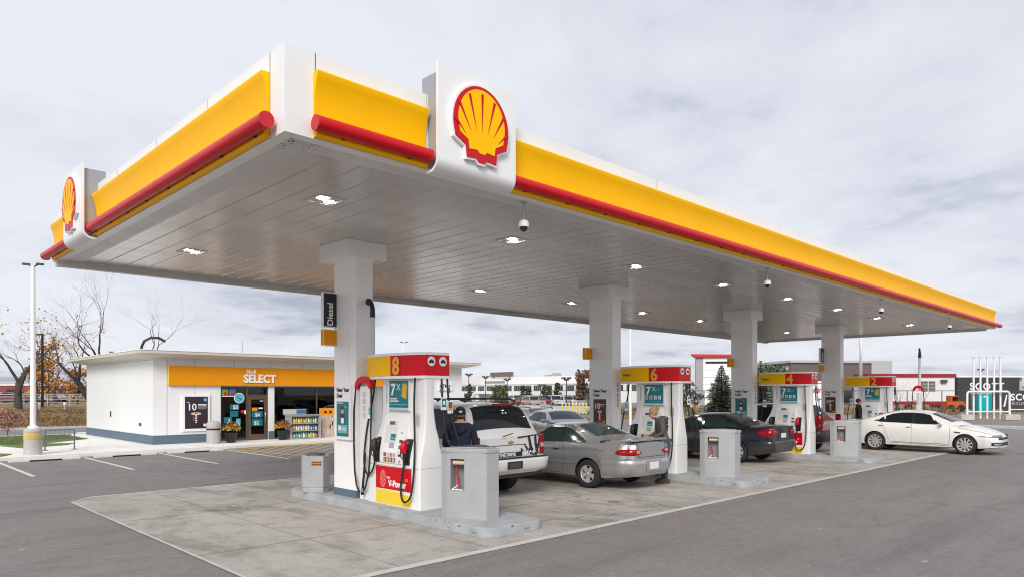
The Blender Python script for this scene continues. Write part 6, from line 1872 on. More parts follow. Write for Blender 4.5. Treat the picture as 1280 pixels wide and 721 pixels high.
# --- long factory with a window band
def frame_pts(p, q):
    d = (q - p); L = d.length; a = math.atan2(d.y, d.x)
    return L, a
FW = mat('factory_white', (.74, .73, .70), .7, var=.04, vscale=.05)
def factory():
    p, q = at(578, 215), at(830, 160); L, a = frame_pts(p, q)
    t = thing('factory_building', 'long low white factory with a dark window band far behind the parked cars', 'building', p, a)
    H = 6.6
    b = MB(); b.box((0, 0, 0), (L, 60, H), FW); b.box((L * .12, -8, 0), (L * .99, -.01, 4.3), FW); b.box((L * .12, -8.1, 4.301), (L * .99, -.01, 4.5), mat('parapet', (.6, .6, .58), .6)); b.build('wall', t)
    WD = mat('far_window', (.06, .065, .08), .2); n = 17; x0 = L * .125; w = (L * .985 - x0) / n
    for k in range(n):
        b = MB(); b.box((x0 + k * w + .5, -8.06, 2.7), (x0 + (k + 1) * w - .5, -8.01, 4.05), WD)
        for j in range(4): b.box((x0 + k * w + .5 + j * (w - 1) / 4, -8.09, 2.7), (x0 + k * w + .56 + j * (w - 1) / 4, -8.065, 4.05), GREY)
        b.build('window', t)
    b = MB()
    for u0, u1 in ((.30, .36), (.50, .60), (.66, .78)): b.box((L * u0, -8.06, .7), (L * u1, -8.01, 1.4), WD)
    b.build('door_band', t)
    b = MB(); b.box((L * .22, -10.5, 1.9), (L * .31, -8.1, 2.3), FW); b.box((L * .255, -10.3, 0), (L * .27, -9.8, 1.9), FW); b.build('entrance_canopy', t)
    b = MB(); b.box((L * .185, -.5, 6.8), (L * .31, .2, 8.1), mat('roof_sign_brown', (.16, .11, .10), .6)); b.box((L * .20, -.3, 6.55), (L * .205, -.1, 6.85), GREY_D); b.box((L * .29, -.3, 6.55), (L * .295, -.1, 6.85), GREY_D)
    b.build('roof_sign', t)
    b = MB(); merge(b, text('ASSEMBLY', 1.5, GREY_D, .05, .05), FY(L * .22, -.1, 4.9)) if False else b.box((L * .145, -.12, 4.95), (L * .265, -.02, 5.6), mat('wall_sign_grey', (.25, .25, .26), .6)); b.build('wall_sign', t)
    b = MB()
    for u, w_, h in ((.40, 2, .7), (.44, 1.6, 1.1), (.62, 1.2, .4), (.8, 3, .6)): b.box((L * u, 6, H), (L * u + w_, 8, H + h), GREY)
    b.build('roof_unit', t)
factory()
b = MB()

# --- bare trees on the left
BARK = mat('bark', (.055, .045, .042), .9, var=.3, vscale=4)
TWIG = mat('twig', (.13, .105, .10), .9)
LEAFO = mat('orange_leaf', (.50, .27, .07), .7, var=.3, vscale=1)
def bare_tree(name, label, loc, H, seed, spread=.6, lean=0, leaves=0, r0=.28, depth=6, group=None, fork=.22, leafm=None):
    rp = random.Random(seed); t = thing(name, label, 'tree', loc, 0, group)
    tr = MB(); cr = MB(); lf = MB()
    tips = []
    def grow(p, d, L, r, lv):
        n = 4; pts = [p]; rad = [r]; q = p.copy(); dd = d.copy()
        for i in range(n):
            dd = (dd + Vector((rp.gauss(0, .12), rp.gauss(0, .12), rp.gauss(.02, .08)))).normalized()
            q = q + dd * L / n; pts.append(q.copy()); rad.append(r * (1 - .35 * (i + 1) / n))
        (tr if lv <= 1 else cr).tube(pts, rad, BARK if lv <= 2 else TWIG, 7 if lv < 2 else (5 if lv < 4 else 3), caps=False)
        if lv >= depth: tips.append(q); return
        k = rp.choice((2, 3)) if lv < 2 else rp.choice((2, 3, 3))
        for j in range(k):
            ax = Vector((rp.gauss(0, 1), rp.gauss(0, 1), rp.gauss(0, .35))).normalized()
            nd = (dd + ax * spread * rp.uniform(.6, 1.15)).normalized(); nd.z = max(nd.z, -.15)
            grow(pts[-1] if j < 2 else pts[rp.randint(2, 3)], nd, L * rp.uniform(.62, .86), rad[-1] * rp.uniform(.55, .78), lv + 1)
    grow(Vector((0, 0, -.1)), Vector((lean, 0, 1)).normalized(), H * fork, r0, 0)
    tr.build('trunk', t); cr.build('crown', t)
    if leaves:
        for tip in tips:
            if rp.random() > leaves: continue
            for k in range(rp.randint(2, 6)):
                c = tip + Vector((rp.gauss(0, .3), rp.gauss(0, .3), rp.gauss(-.1, .3))); s = rp.uniform(.05, .11)
                u = Vector((rp.gauss(0, 1), rp.gauss(0, 1), rp.gauss(0, 1))).normalized(); w = u.orthogonal().normalized(); v_ = u.cross(w)
                lf.add([c + w * s, c + v_ * s, c - w * s, c - v_ * s], [(0, 1, 2, 3)], leafm or LEAFO)
        if lf.v: lf.build('leaves', t)
    return t
bare_tree('bare_tree', 'big bare tree with a thick forked trunk at the far left behind the light pole', at(22, 56, .45), 13.0, 21, .70, 0, .03, r0=.34, depth=7, fork=.20)
bare_tree('bare_tree', 'bare leaning tree between the black street lamp and the shop', at(118, 62, .8), 12.0, 5, .68, -.25, .04, r0=.34, depth=7)
bare_tree('bare_tree', 'bare tree top rising above the left end of the shop roof', at(134, 78, .8), 14.5, 33, .50, 0, 0, r0=.30, depth=6, fork=.32)
bare_tree('bare_tree', 'faint bare tree behind the curved vent pipe on the shop roof', at(186, 90, .8), 15, 14, .5, 0, 0, r0=.24, depth=6, fork=.30)
bare_tree('bare_tree', 'thin twiggy bare tree behind the big forked tree', at(70, 92, .8), 14, 44, .55, 0, .2, r0=.28, depth=6)
def leafy(name, label, loc, H, Wd, m1, m2, seed, cat='tree', n=1500, trunk=.12, z0=.15, s0=(.10, .22), cone=False):
    rp = random.Random(seed); t = thing(name, label, cat, loc)
    b = MB(); b.tube([(0, 0, -.1), (.05, 0, H * .35), (0, 0, H * .8)], [trunk, trunk * .8, trunk * .2], BARK, 6)
    for k in range(9):
        a = rp.uniform(0, 6.28); z = H * rp.uniform(.25, .7); b.tube([(0, 0, z), (math.cos(a) * Wd * .35, math.sin(a) * Wd * .35, z + H * .15)], [trunk * .4, .02], BARK, 4)
    b.build('trunk', t)
    cl = []
    for k in range(26):
        zz = rp.uniform(z0, 1); rmax = (1 - zz) * 1.0 if cone else math.sqrt(max(.02, 1 - ((zz - .55) / .5) ** 2))
        a = rp.uniform(0, 6.28); r = rmax * math.sqrt(rp.random()) * Wd / 2 * .8
        cl.append(Vector((r * math.cos(a), r * math.sin(a), zz * H)))
    f = MB()
    for k in range(n):
        c = rp.choice(cl) + Vector((rp.gauss(0, Wd * .09), rp.gauss(0, Wd * .09), rp.gauss(0, H * .05))); s = rp.uniform(*s0)
        u = Vector((rp.gauss(0, 1), rp.gauss(0, 1), rp.gauss(0, 1))).normalized(); w = u.orthogonal().normalized(); v_ = u.cross(w)
        f.add([c + w * s, c + v_ * s * .7, c - w * s, c - v_ * s * .7], [(0, 1, 2, 3)], m1 if rp.random() < .6 else m2)
    f.build('crown', t)
    return t
LO2 = mat('orange_leaf_dark', (.36, .15, .02), .7)
leafy('autumn_tree', 'orange leaved tree just right of the black street lamp', at(60, 84, .6), 7.6, 3.4, LEAFO, LO2, 3, n=650, s0=(.12, .24))
leafy('autumn_tree', 'small orange leaved tree just left of the shop wall', at(97, 100, .6), 4.6, 4.5, LEAFO, LO2, 8, n=700, s0=(.14, .30))
leafy('autumn_tree', 'low golden tree between the light pole and the black street lamp', at(46, 98, .6), 5.6, 3.6, LEAFO, LO2, 9, n=700, s0=(.14, .30))
# sapling and red shrub near the pavement
bare_tree('sapling', 'thin bare sapling beside the concrete pole base', at(43, 31.0, .1), 2.9, 8, .8, 0, 0, r0=.035, depth=5, fork=.45).children
sh = leafy('red_shrub', 'low red leaved shrub at the left edge near the road', at(9, 33.5, .1), 1.15, 1.7, mat('shrub_red', (.30, .07, .05), .8), mat('shrub_pink', (.50, .30, .26), .8), 4, cat='shrub', n=900, trunk=.02, s0=(.02, .05))
# black street lamp
t = thing('street_lamp', 'tall black street lamp with a short arm between the bare trees', 'street lamp', at(53, 58, .9))
b = MB(); b.tube([(0, 0, 0), (0, 0, 6.05)], [.11, .09], BLACK, 8); b.build('pole', t)
b = MB(); d = Vector((-_c, _s, 0)); b.tube([(0, 0, 6.0), tuple(d * .35 + Vector((0, 0, 6.0)))], .06, BLACK, 6); b.cbox((d.x * .45, d.y * .45, 6.0), (.35, .35, .10), BLACK); b.build('lamp_head', t)
# fence on top of the bank, with posts, and buildings behind
def mesh_fence(name, label, pts, h, step, m, rails=(.05, 1.0), mesh=None, post=.04, zoff=0):
    t = thing(name, label, 'fence', (0, 0, 0))
    for p, q in zip(pts, pts[1:]):
        L = (q - p).length; n = max(1, int(L / step))
        for k in range(n + 1):
            b = MB(); c = p + (q - p) * k / n; b.tube([c + Vector((0, 0, zoff)), c + Vector((0, 0, h + zoff))], post, m, 5); b.build('post', t)
        b = MB()
        for r_ in rails: b.tube([p + Vector((0, 0, h * r_ + zoff)), q + Vector((0, 0, h * r_ + zoff))], post * .7, m, 4)
        b.build('rail', t)
        if mesh:
            b = MB(); d = (q - p).normalized(); nn = int(L / .35)
            for k in range(nn):
                c = p + d * (k * .35)
                for s in (1, -1):
                    e = c + d * (h * .8 * s)
                    if 0 < (e - p).dot(d) < L: b.tube([c + Vector((0, 0, zoff + .05)), e + Vector((0, 0, h + zoff))], .008, m, 3, caps=False)
            b.build('mesh_panel', t)
    return t
WF = mat('white_fence', (.62, .63, .64), .6)
mesh_fence('white_fence', 'low white fence along the top of the grassy bank left of the shop', [at(-60, 62, .8), at(30, 66, .8), at(112, 74, .8)], 1.15, 2.2, WF, rails=(.3, .55, .8, 1.0), post=.05)
def shed(name, label, px, d, w, dep, h, wallm, roofm, z=.0, rot=0.0, cat='building', wins=()):
    t = thing(name, label, cat, at(px, d, z), FACE_CAM + rot)
    b = MB(); b.box((-w / 2, 0, 0), (w / 2, dep, h), wallm); b.build('wall', t)
    b = MB(); b.box((-w / 2 - .15, -.15, h), (w / 2 + .15, dep + .15, h + .35), roofm); b.build('roof', t)
    for (x, z0, ww, hh) in wins:
        b = MB(); b.box((x, -.04, z0), (x + ww, -.005, z0 + hh), GLASS_D); b.build('window', t)
    return t
shed('white_hall', 'white and dark red hall at the far left edge behind the cars', 8, 150, 16, 12, 2.6, mat('hall_red', (.22, .05, .06), .6), FW, z=1.1, wins=((-6, .8, 3, 1), (0, .8, 3, 1)))
shed('white_hall', 'pale hall seen through the trees left of the shop', 75, 170, 30, 14, 3.6, FW, mat('pale_roof', (.5, .52, .55), .5), z=.8, wins=((-10, 1, 2, 1), (-4, 1, 2, 1), (3, 1, 2, 1), (8, 1, 3, 1.2)))
small_car('suv', at(64, 104, .75), FACE_CAM + .1, (.50, .52, .52), 'pale van like car behind the fence left of the shop', None)
small_car('sedan', at(14, 92, .75), FACE_CAM, (.18, .03, .05), 'dark red car parked behind the white fence at the far left', None)
small_car('sedan', at(4, 104, .75), FACE_CAM, (.7, .7, .7), 'white car parked behind the dark red car at the far left edge', None)
# dry weeds on the bank (uncountable)
b = MB(); rp = random.Random(77); WEED = mat('weeds', (.26, .16, .07), .9, var=.3, vscale=.6); WEED2 = mat('weeds_dark', (.12, .09, .045), .9)
for k in range(5200):
    px = rp.uniform(-30, 115); x = (px - 640) / 877.25
    y = rp.uniform(48.4, 61); d = y / (-x * _s + _c); X = (x * _c + _s) * d
    t_ = (y - 47.85) / 16; hg = .82 * (0.5 - .5 * math.cos(math.pi * min(1, t_ * 1.15)))
    s = rp.uniform(.06, .22); a = rp.uniform(0, 3.14); w = rp.uniform(.02, .05)
    b.add([(X - w * math.cos(a), y - w * math.sin(a), hg - .02), (X + w * math.cos(a), y + w * math.sin(a), hg - .02), (X + rp.gauss(0, .1), y + rp.gauss(0, .1), hg + s)], [(0, 1, 2)], WEED if rp.random() < .6 else WEED2)
o = b.build('dry_weeds'); o['kind'] = 'stuff'
b = MB()
for k in range(2600):
    x = rp.uniform(2.5, 8.1); y = rp.uniform(32, 38.4); 
    if x > 6 and y < 34: continue
    s = rp.uniform(.03, .09); b.add([(x - .01, y, .10), (x + .01, y, .10), (x + rp.gauss(0, .02), y, .10 + s)], [(0, 1, 2)], mat('blade', (.09, .14, .03), .8))
o = b.build('grass_tufts'); o['kind'] = 'stuff'
# small white marker posts in the bank
mk = None
for k, (px, lab) in enumerate(((49, 'short white marker post on the bank right behind the light pole'), (81, 'short white marker post on the bank nearer the shop wall'))):
    t = thing('marker_post', lab, 'post', at(px, 52, .25)); b = MB(); b.tube([(0, 0, 0), (0, 0, .95)], .06, GREY, 8); b.build('post', t); b = MB(); b.tube([(0, 0, .95), (0, 0, 1.15)], .09, PRINTW, 8); b.build('cap', t)

# --- far light poles above the canopy gap and behind the pumps
light_pole('slim white light pole seen in the sky between the second column and pump 6', at(788, 43).x, at(788, 43).y, 6.0, base=False)
light_pole('white light pole seen in the sky right of the fourth column', at(1076, 36).x, at(1076, 36).y, 6.6, base=False)
light_pole('small light pole top showing just above the pump 8 valance', at(505, 58).x, at(505, 58).y, 6.1, base=False)
def flood(px, d, ytop, lab):
    t = thing('floodlight_pole', lab, 'light pole', at(px, d)); h = hz(ytop, d)
    b = MB(); b.tube([(0, 0, 0), (0, 0, h)], [.10, .07], GREY_D, 6); b.build('pole', t)
    b = MB()
    for a in (-1, 1): b.cbox((a * .38 * _c, -a * .38 * _s, h + .10), (.42, .42, .25), GREY_D)
    b.cbox((0, 0, h - .1), (.5, .5, .3), GREY_D); b.build('lamp_head', t)
for px, d, yt, lab in ((586, 120, 468, 'dark floodlight pole just right of the shop roof'), (607, 130, 471, 'dark floodlight pole above the left rear of the white SUV'), (634, 125, 474, 'dark floodlight pole above the white SUV roof'),
                       (676, 150, 481, 'faint light pole in front of the factory windows'), (708, 95, 473, 'black floodlight pole left of the second column'), (812, 90, 470, 'thin pole showing right of pump 6'), (1226, 120, 462, 'grey lamp post behind the white vent posts')):
    flood(px, d, yt, lab)
# --- rows of parked cars in the far lot
cols5 = [('white', (.62, .62, .62)), ('black', (.02, .02, .025)), ('silver', (.35, .36, .38)), ('dark blue', (.03, .05, .12)), ('grey', (.12, .125, .13)), ('red', (.25, .02, .02)), ('white', (.68, .68, .67)), ('beige', (.40, .35, .28))]
rp = random.Random(9)
row_names = ['nearest', 'second', 'third', 'farthest']
kn = {'sedan': 'car', 'suv': 'SUV', 'pickup': 'pickup'}
for r_, (d, n, p0, p1) in enumerate(((104, 15, 662, 746), (122, 17, 648, 744), (142, 18, 640, 744), (166, 19, 634, 744))):
    row = []
    for k in range(n):
        cn, cc = rp.choice(cols5); row.append((rp.choice(('sedan', 'suv', 'suv', 'pickup')), cn, cc))
    for k, (kind, cn, cc) in enumerate(row):
        px = p0 + (p1 - p0) * (k + .5) / n + rp.uniform(-.6, .6)
        nm = lambda i: '%s %s' % (row[i][1], kn[row[i][0]])
        if k == 0: where = 'at the left end next to a %s' % nm(1)
        elif k == n - 1: where = 'at the right end next to a %s' % nm(k - 1)
        else: where = 'between a %s and a %s' % (nm(k - 1), nm(k + 1))
        small_car(kind, at(px, d + rp.uniform(-1, 1)), FACE_CAM + R(90) * rp.choice((1, -1)) + R(18) + rp.uniform(-.04, .04), cc, '%s %s, %s lot row, %s' % (cn, kn[kind], row_names[r_], where), 'vehicles parked in the far lot')
for px, kind, ci, lab in ((758, 'sedan', 0, 'white car glimpsed between the second column and pump 6'), (767, 'suv', 4, 'grey SUV glimpsed just left of pump 6'), (870, 'sedan', 2, 'silver car glimpsed below the tall red topped sign'), (898, 'suv', 1, 'black SUV glimpsed through the spruce left of the third column')):
    small_car(kind, at(px, 100), FACE_CAM + R(80), cols5[ci][1], lab, 'vehicles parked in the far lot')
# verge trees (evergreens) in front of the factory
EG1, EG2 = mat('evergreen', (.06, .085, .045), .8), mat('evergreen_pale', (.10, .13, .075), .8)
def spruce(name, label, loc, H, Wd, seed, m1=EG1, m2=EG2, tiers=26, dens=1.0, needle=.34):
    rp = random.Random(seed); t = thing(name, label, 'tree', loc)
    b = MB(); b.tube([(0, 0, -.1), (0, 0, H * .98)], [Wd * .045, .015], BARK, 6); b.build('trunk', t)
    f = MB()
    for k in range(tiers):
        u = k / (tiers - 1); z = H * (.07 + .91 * u); Rr = Wd / 2 * (1 - u) ** .85 * rp.uniform(.82, 1.12) + .06
        nb = max(4, int((12 - 6 * u) * dens)); a0 = rp.uniform(0, 6.28)
        for j in range(nb):
            a = a0 + 6.28 * j / nb + rp.gauss(0, .15); rr = Rr * rp.uniform(.65, 1.12)
            d = Vector((math.cos(a), math.sin(a), 0)); sag = -.18 * rr + .10 * rr * u
            tip = d * rr + Vector((0, 0, z + sag)); base = Vector((0, 0, z))
            f.tube([base, (base + tip) / 2 + Vector((0, 0, .04 * rr)), tip], [.018, .012, .006], BARK, 3, caps=False)
            ns = max(4, int(rr * 13 * dens))
            for i in range(ns):
                w = (i + .5) / ns; c = base.lerp(tip, w) + Vector((0, 0, .03)); side = Vector((-d.y, d.x, 0))
                for s in (1, -1):
                    ln = needle * rr * (1.15 - w) * rp.uniform(.6, 1.2) + .05
                    e = c + side * s * ln + d * ln * .55 + Vector((0, 0, rp.uniform(-.10, .03)))
                    w_ = d * .05 * (1 + rr * .35)
                    f.add([c - w_, c + w_, e + w_ * .4, e - w_ * .4 + Vector((0, 0, -.02))], [(0, 1, 2, 3)], m1 if rp.random() < .55 else m2)
    f.build('crown', t)
    return t
spruce('spruce_tree', 'blue green spruce just left of the third column', at(902, 47), 3.95, 3.2, 4, mat('spruce_blue', (.13, .165, .12), .8), mat('spruce_light', (.28, .31, .22), .8), 30, dens=1.5)
spruce('spruce_tree', 'spruce showing between the third column and pump 4', at(951, 50), 4.4, 3.0, 6, mat('spruce_blue', (.13, .165, .12), .8), mat('spruce_light', (.28, .31, .22), .8), 26, dens=1.3)
OL1, OL2 = mat('olive', (.17, .17, .09), .8), mat('olive_dark', (.09, .10, .05), .8)
for k, (px, d, h, w, lab) in enumerate(((654, 160, 4.4, 3.4, 'first'), (661, 160, 4.0, 3.4, 'second'), (680, 158, 4.8, 3.2, 'third'), (686.5, 158, 4.2, 3.0, 'fourth'), (697, 152, 5.0, 3.8, 'fifth'), (724, 115, 5.2, 2.0, 'sixth'))):
    leafy('evergreen', '%s dark pointed evergreen from the left in front of the factory' % lab, at(px, d), h * .8, w * .7, EG1, OL2, 50 + k, n=700, s0=(.16, .34), cone=True, z0=.1)
for k, px in enumerate((618, 622.5, 627, 631.5)):
    leafy('evergreen', '%s of four olive conifers standing just above the white SUV roof' % ('first', 'second', 'third', 'last')[k], at(px, 118), 3.3, 2.3, OL1, OL2, 70 + k, n=500, s0=(.12, .26), cone=True, z0=.1)
leafy('evergreen', 'small evergreen just right of the shop wall under a floodlight pole', at(586, 112), 3.2, 2.2, EG1, OL2, 80, n=500, s0=(.12, .26), cone=True, z0=.1)
leafy('brown_tree', 'reddish brown leaved tree left of the second column', at(731, 105), 5.3, 3.6, mat('brown_leaf', (.20, .09, .05), .8), mat('brown_leaf_d', (.10, .05, .035), .8), 13, n=900, s0=(.14, .28))
# yellow bollards and barrier wall at the lot edge
b = MB(); p, q = at(650, 82), at(745, 74)
L, a = frame_pts(p, q)
t = thing('barrier_wall', 'low pale concrete barrier at the near edge of the far lot', 'barrier', p, a)
b = MB(); b.prism([(-.25, 0), (.25, 0), (.12, .7), (-.12, .7)], 0, 0, L, CONC); b.build('barrier', t)
bol = None; pos = ['first', 'second', 'third', 'fourth', 'fifth', 'sixth', 'seventh', 'eighth']
for k in range(8):
    px = 703 + 4.3 * k; lab = '%s yellow topped bollard from the left in front of the far lot' % pos[k]
    if bol is None:
        bol = thing('bollard', lab, 'bollard', at(px, 70), 0, 'yellow bollards by the far lot'); c = MB(); c.tube([(0, 0, 0), (0, 0, 1.05)], .075, mat('pale_yellow_paint', (.72, .62, .12), .5), 8); c.build('post', bol); c = MB(); c.lathe([(.08, 1.05), (.06, 1.10), (.001, 1.12)], PRINTW, 8); c.build('cap', bol)
    else: dup(bol, at(px, 70), label=lab)
# yellow marked loading sign near the column
# --- chain link fence between the lots
mesh_fence('chain_link_fence', 'dark chain link fence running behind the pumps to the vent posts', [at(690, 66, 0), at(880, 66, 0), at(1090, 66, 0), at(1262, 68, 0)], 2.3, 3.4, GREY_D, rails=(.03, 1.0), mesh=False, post=.045)
# grassy strip with scrub between
b = MB(); p, q = at(735, 60), at(960, 60); L, a = frame_pts(p, q)
o = strip_kerb('verge', [(at(660, 56).x, at(660, 56).y), (at(860, 56).x, at(860, 56).y), (at(1000, 58).x, at(1000, 58).y)], -3.0, -.01, .12, GRASSM)
b = MB()
for k in range(2600):
    px = rp.uniform(735, 1200); d = rp.uniform(66.5, 84); c = at(px, d); s = rp.uniform(.15, .8); w = rp.uniform(.05, .16); a_ = rp.uniform(0, 3.14)
    b.add([(c.x - w * math.cos(a_), c.y - w * math.sin(a_), 0), (c.x + w * math.cos(a_), c.y + w * math.sin(a_), 0), (c.x + rp.gauss(0, .2), c.y + rp.gauss(0, .2), s)], [(0, 1, 2)], WEED if rp.random() < .5 else WEED2)
o = b.build('scrub'); o['kind'] = 'stuff'
# bare shrubs behind pump 6
for k, (px, d, h, lab) in enumerate(((846, 72, 4.6, 'small bare tree right of pump 6'), (858, 78, 4.2, 'twiggy bare tree between pump 6 and the tall red topped sign'), (768, 84, 4.5, 'bare tree between the second column and pump 6'), (1120, 60, 4.4, 'bare young tree left of the grey hose mast'), (1155, 62, 3.8, 'bare young tree right of the grey hose mast'), (1104, 75, 4.2, 'bare tree behind the right end of pump 2'))):
    bare_tree('bare_tree', lab, at(px, d), h, 90 + k, .62, 0, 0, r0=.07, depth=5, fork=.28)
leafy('shrub_mass', 'dark bushes behind pump 6 beside the tall sign', at(853, 88), 3.4, 5.5, EG1, mat('shrub_grey', (.10, .11, .12), .8), 15, n=900, s0=(.12, .28))
leafy('pine_tree', 'olive green tree behind the third column left of pump 4', at(968, 90), 5.2, 7, EG2, EG1, 17, n=1100, s0=(.16, .34))
# tall pylon sign
t = thing('pylon_sign', 'tall white panel sign with a sloping red top and grey side behind pump 6', 'sign', at(879, 95), FACE_CAM - .15)
b = MB(); b.box((.0, 0, .4), (4.0, .9, 6.9), WHITE_P); b.box((0, -.01, .0), (-.0 + .01, .9, .4), GREY); b.build('panel', t)
b = MB(); b.box((-.95, -.02, .1), (-.02, 1.0, 6.9), mat('pylon_grey', (.33, .33, .35), .5)); b.build('side_column', t)
b = MB(); b.prism([(-1.6, 7.35), (4.6, 7.25), (4.5, 6.95), (-1.1, 6.91)], 1, -.4, 1.1, RED_D); b.build('red_top', t)
b = MB(); b.box((.3, -.02, 6.05), (3.6, -.003, 6.35), BLACK)
for z in (5.2, 4.2, 3.2, 2.2, 1.3): b.box((.0, -.02, z), (4.0, -.003, z + .05), mat('line_grey', (.4, .4, .4), .5))
b.build('print', t)
# dark building behind pump 4
BRN = mat('dark_brown_cladding', (.13, .105, .10), .7, var=.12, vscale=.8, stretch=(1, 1, 4))
GRB = mat('grey_cladding', (.42, .43, .45), .6)
t = thing('modern_building', 'brown and grey flat roofed building behind pumps 4 and 2', 'building', at(975, 118), FACE_CAM + .12)
b = MB(); b.box((1.9, 0, 0), (16.4, 12, 7.2), BRN); b.build('wall', t)
b = MB(); b.box((-.8, .5, 0), (1.85, 12, 6.6), GRB); b.box((16.41, -.2, 0), (20.2, 12, 7.6), GRB); b.build('grey_wing', t)
b = MB(); b.box((1.7, -.3, 7.2), (16.5, 12, 7.6), GRB); b.build('parapet', t)
b = MB()
for k in range(7): b.box((3 + 2.6 * k, -.03, .4), (5.0 + 2.6 * k, -.005, 2.6), GLASS_D)
b.build('window', t)
# tilted white billboard with red word
t = thing('billboard', 'white billboard with a red word between pump 4 and the fourth column', 'sign', at(1020, 55), FACE_CAM)
b = MB(); b.box((-1.35, 0, .95), (1.2, .12, 3.0), PRINTW); b.box((.35, -.01, 3.02), (1.2, .12, 3.35), RED_D); b.build('board', t)
b = MB()
for x in (-1.1, .95): b.box((x, .02, 0), (x + .12, .10, .95), GREY_D)
b.build('post', t)
b = MB(); merge(b, text('Lasting', .60, mat('sign_red', (.55, .02, .02), .5), .01, .012), FY(-.05, -.012, 2.12)); b.box((-1.2, -.012, 2.80), (.6, -.002, 2.86), RED_D); b.box((-.1, -.012, 1.55), (1.0, -.002, 1.62), RED_D); b.box((-.95, -.012, 1.1), (-.45, -.002, 1.75), GREY_D); b.build('lettering', t)
# site trailer, dark container block, toilet, machinery, banner
TRAI = mat('trailer_white', (.70, .71, .71), .5, var=.03); REDT = mat('trailer_red', (.28, .015, .025), .5)
t = thing('site_trailer', 'white site trailer with dark red trim and a shuttered window', 'trailer', at(1085, 84), FACE_CAM + .06)
b = MB(); b.box((0, 0, .75), (10.8, 3, 4.0), TRAI); b.build('body', t)
b = MB(); b.box((-.1, -.15, 4.0), (10.9, 3.1, 4.4), REDT); b.box((0, -.03, .70), (10.8, -.005, 1.1), REDT); b.build('red_trim', t)
b = MB()
for x in (6.6, 7.55): b.box((x, -.04, 2.3), (x + .8, -.01, 3.5), GREY_D); [b.box((x + .04, -.06, 2.4 + .17 * j), (x + .76, -.045, 2.47 + .17 * j), GREY) for j in range(6)]
b.build('window', t)
b = MB(); b.box((9.0, -.3, 3.3), (9.7, -.02, 3.7), GREY_D); b.build('air_unit', t)
b = MB()
for x in (1, 5, 9.5): b.tube([(x, -.03, .38), (x, .2, .38)], .38, TYRE, 12)
b.build('wheel', t)
CHAR = mat('charcoal_cladding', (.035, .036, .042), .6, var=.1, vscale=.5)
t = thing('show_home_block', 'charcoal block building lettered SCOTT behind the vent posts', 'building', at(1197, 92), FACE_CAM + .03)
b = MB(); b.box((0, 0, 0), (8.3, 6, 4.15), CHAR); b.box((8.31, .5, 0), (9.0, 6, 4.15), GRB); b.build('wall', t)
b = MB(); b.box((-.1, -.1, 4.15), (9.1, 6, 4.35), PRINTW); b.build('parapet', t)
b = MB(); merge(b, text('SCOTT', 1.25, PRINTW, .02, .03, spacing=1.25), FY(3.9, -.03, 2.55)); b.build('lettering', t)
t = thing('banner_board', 'dark banner lettered SCOTT BUILDERS at the right edge on the fence', 'banner', at(1254, 72), FACE_CAM)
b = MB(); b.box((0, 0, .15), (6.2, .05, 2.35), mat('banner_dark', (.045, .045, .05), .7, var=.2, vscale=2)); b.build('board', t)
b = MB(); merge(b, text('SCOTT', .95, PRINTW, .01, .02, align='LEFT', spacing=1.1), FY(.75, -.02, 1.35)); merge(b, text('BUILDERS', .40, mat('print_grey', (.4, .4, .4), .5), .01, .005, align='LEFT', spacing=1.2), FY(.85, -.02, .90)); b.box((.5, -.02, .35), (5.8, -.005, .45), PRINTW)
b.prism([(-.0, .7), (.18, .7), (.42, 1.9), (.30, 1.9)], 1, -.004, -.02, PRINTW); b.build('lettering', t)
TQ = mat('toilet_teal', (.0, .36, .38), .4)
t = thing('portable_toilet', 'turquoise portable toilet behind the white vent posts', 'portable toilet', at(1231, 76), FACE_CAM)
b = MB(); b.box((-.72, 0, .1), (.72, 1.2, 2.05), TQ)
for x in (-.72, -.36, 0, .36, .70): b.box((x - .0, -.03, .15), (x + .05, -.001, 2.0), TQ)
b.box((-.45, -.035, .15), (.45, -.031, 1.9), mat('toilet_door', (.0, .42, .45), .4)); b.build('cabin', t)
b = MB(); b.prism([(-.76, 2.05), (.76, 2.05), (.62, 2.25), (.2, 2.34), (-.2, 2.34), (-.62, 2.25)], 1, -.05, 1.25, mat('toilet_roof', (.6, .68, .68), .4)); b.build('roof', t)
b = MB(); b.box((-.16, -.06, 1.62), (.16, -.036, 1.8), PRINTW); b.build('sign', t)
t = thing('earth_mover', 'small orange construction machine by the fence right of the trailer', 'machine', at(1200, 78), FACE_CAM)
ORM = mat('machine_orange', (.55, .10, .02), .5)
b = MB(); b.box((-1.4, 0, .45), (.5, 1.2, 1.15), ORM); b.box((-.9, .1, 1.15), (-.1, 1.1, 1.8), ORM); b.prism([(.5, .5), (1.9, .3), (2.0, .45), (.6, 1.0)], 1, .2, .9, ORM); b.build('body', t, bevel=.03)
b = MB(); b.box((-.8, -.02, 1.25), (-.2, -.002, 1.7), GLASS_D); b.build('window', t)
for x in (-1.0, .1):
    b = MB(); b.tube([(x, -.12, .4), (x, .15, .4)], .4, TYRE, 14); b.build('wheel', t)
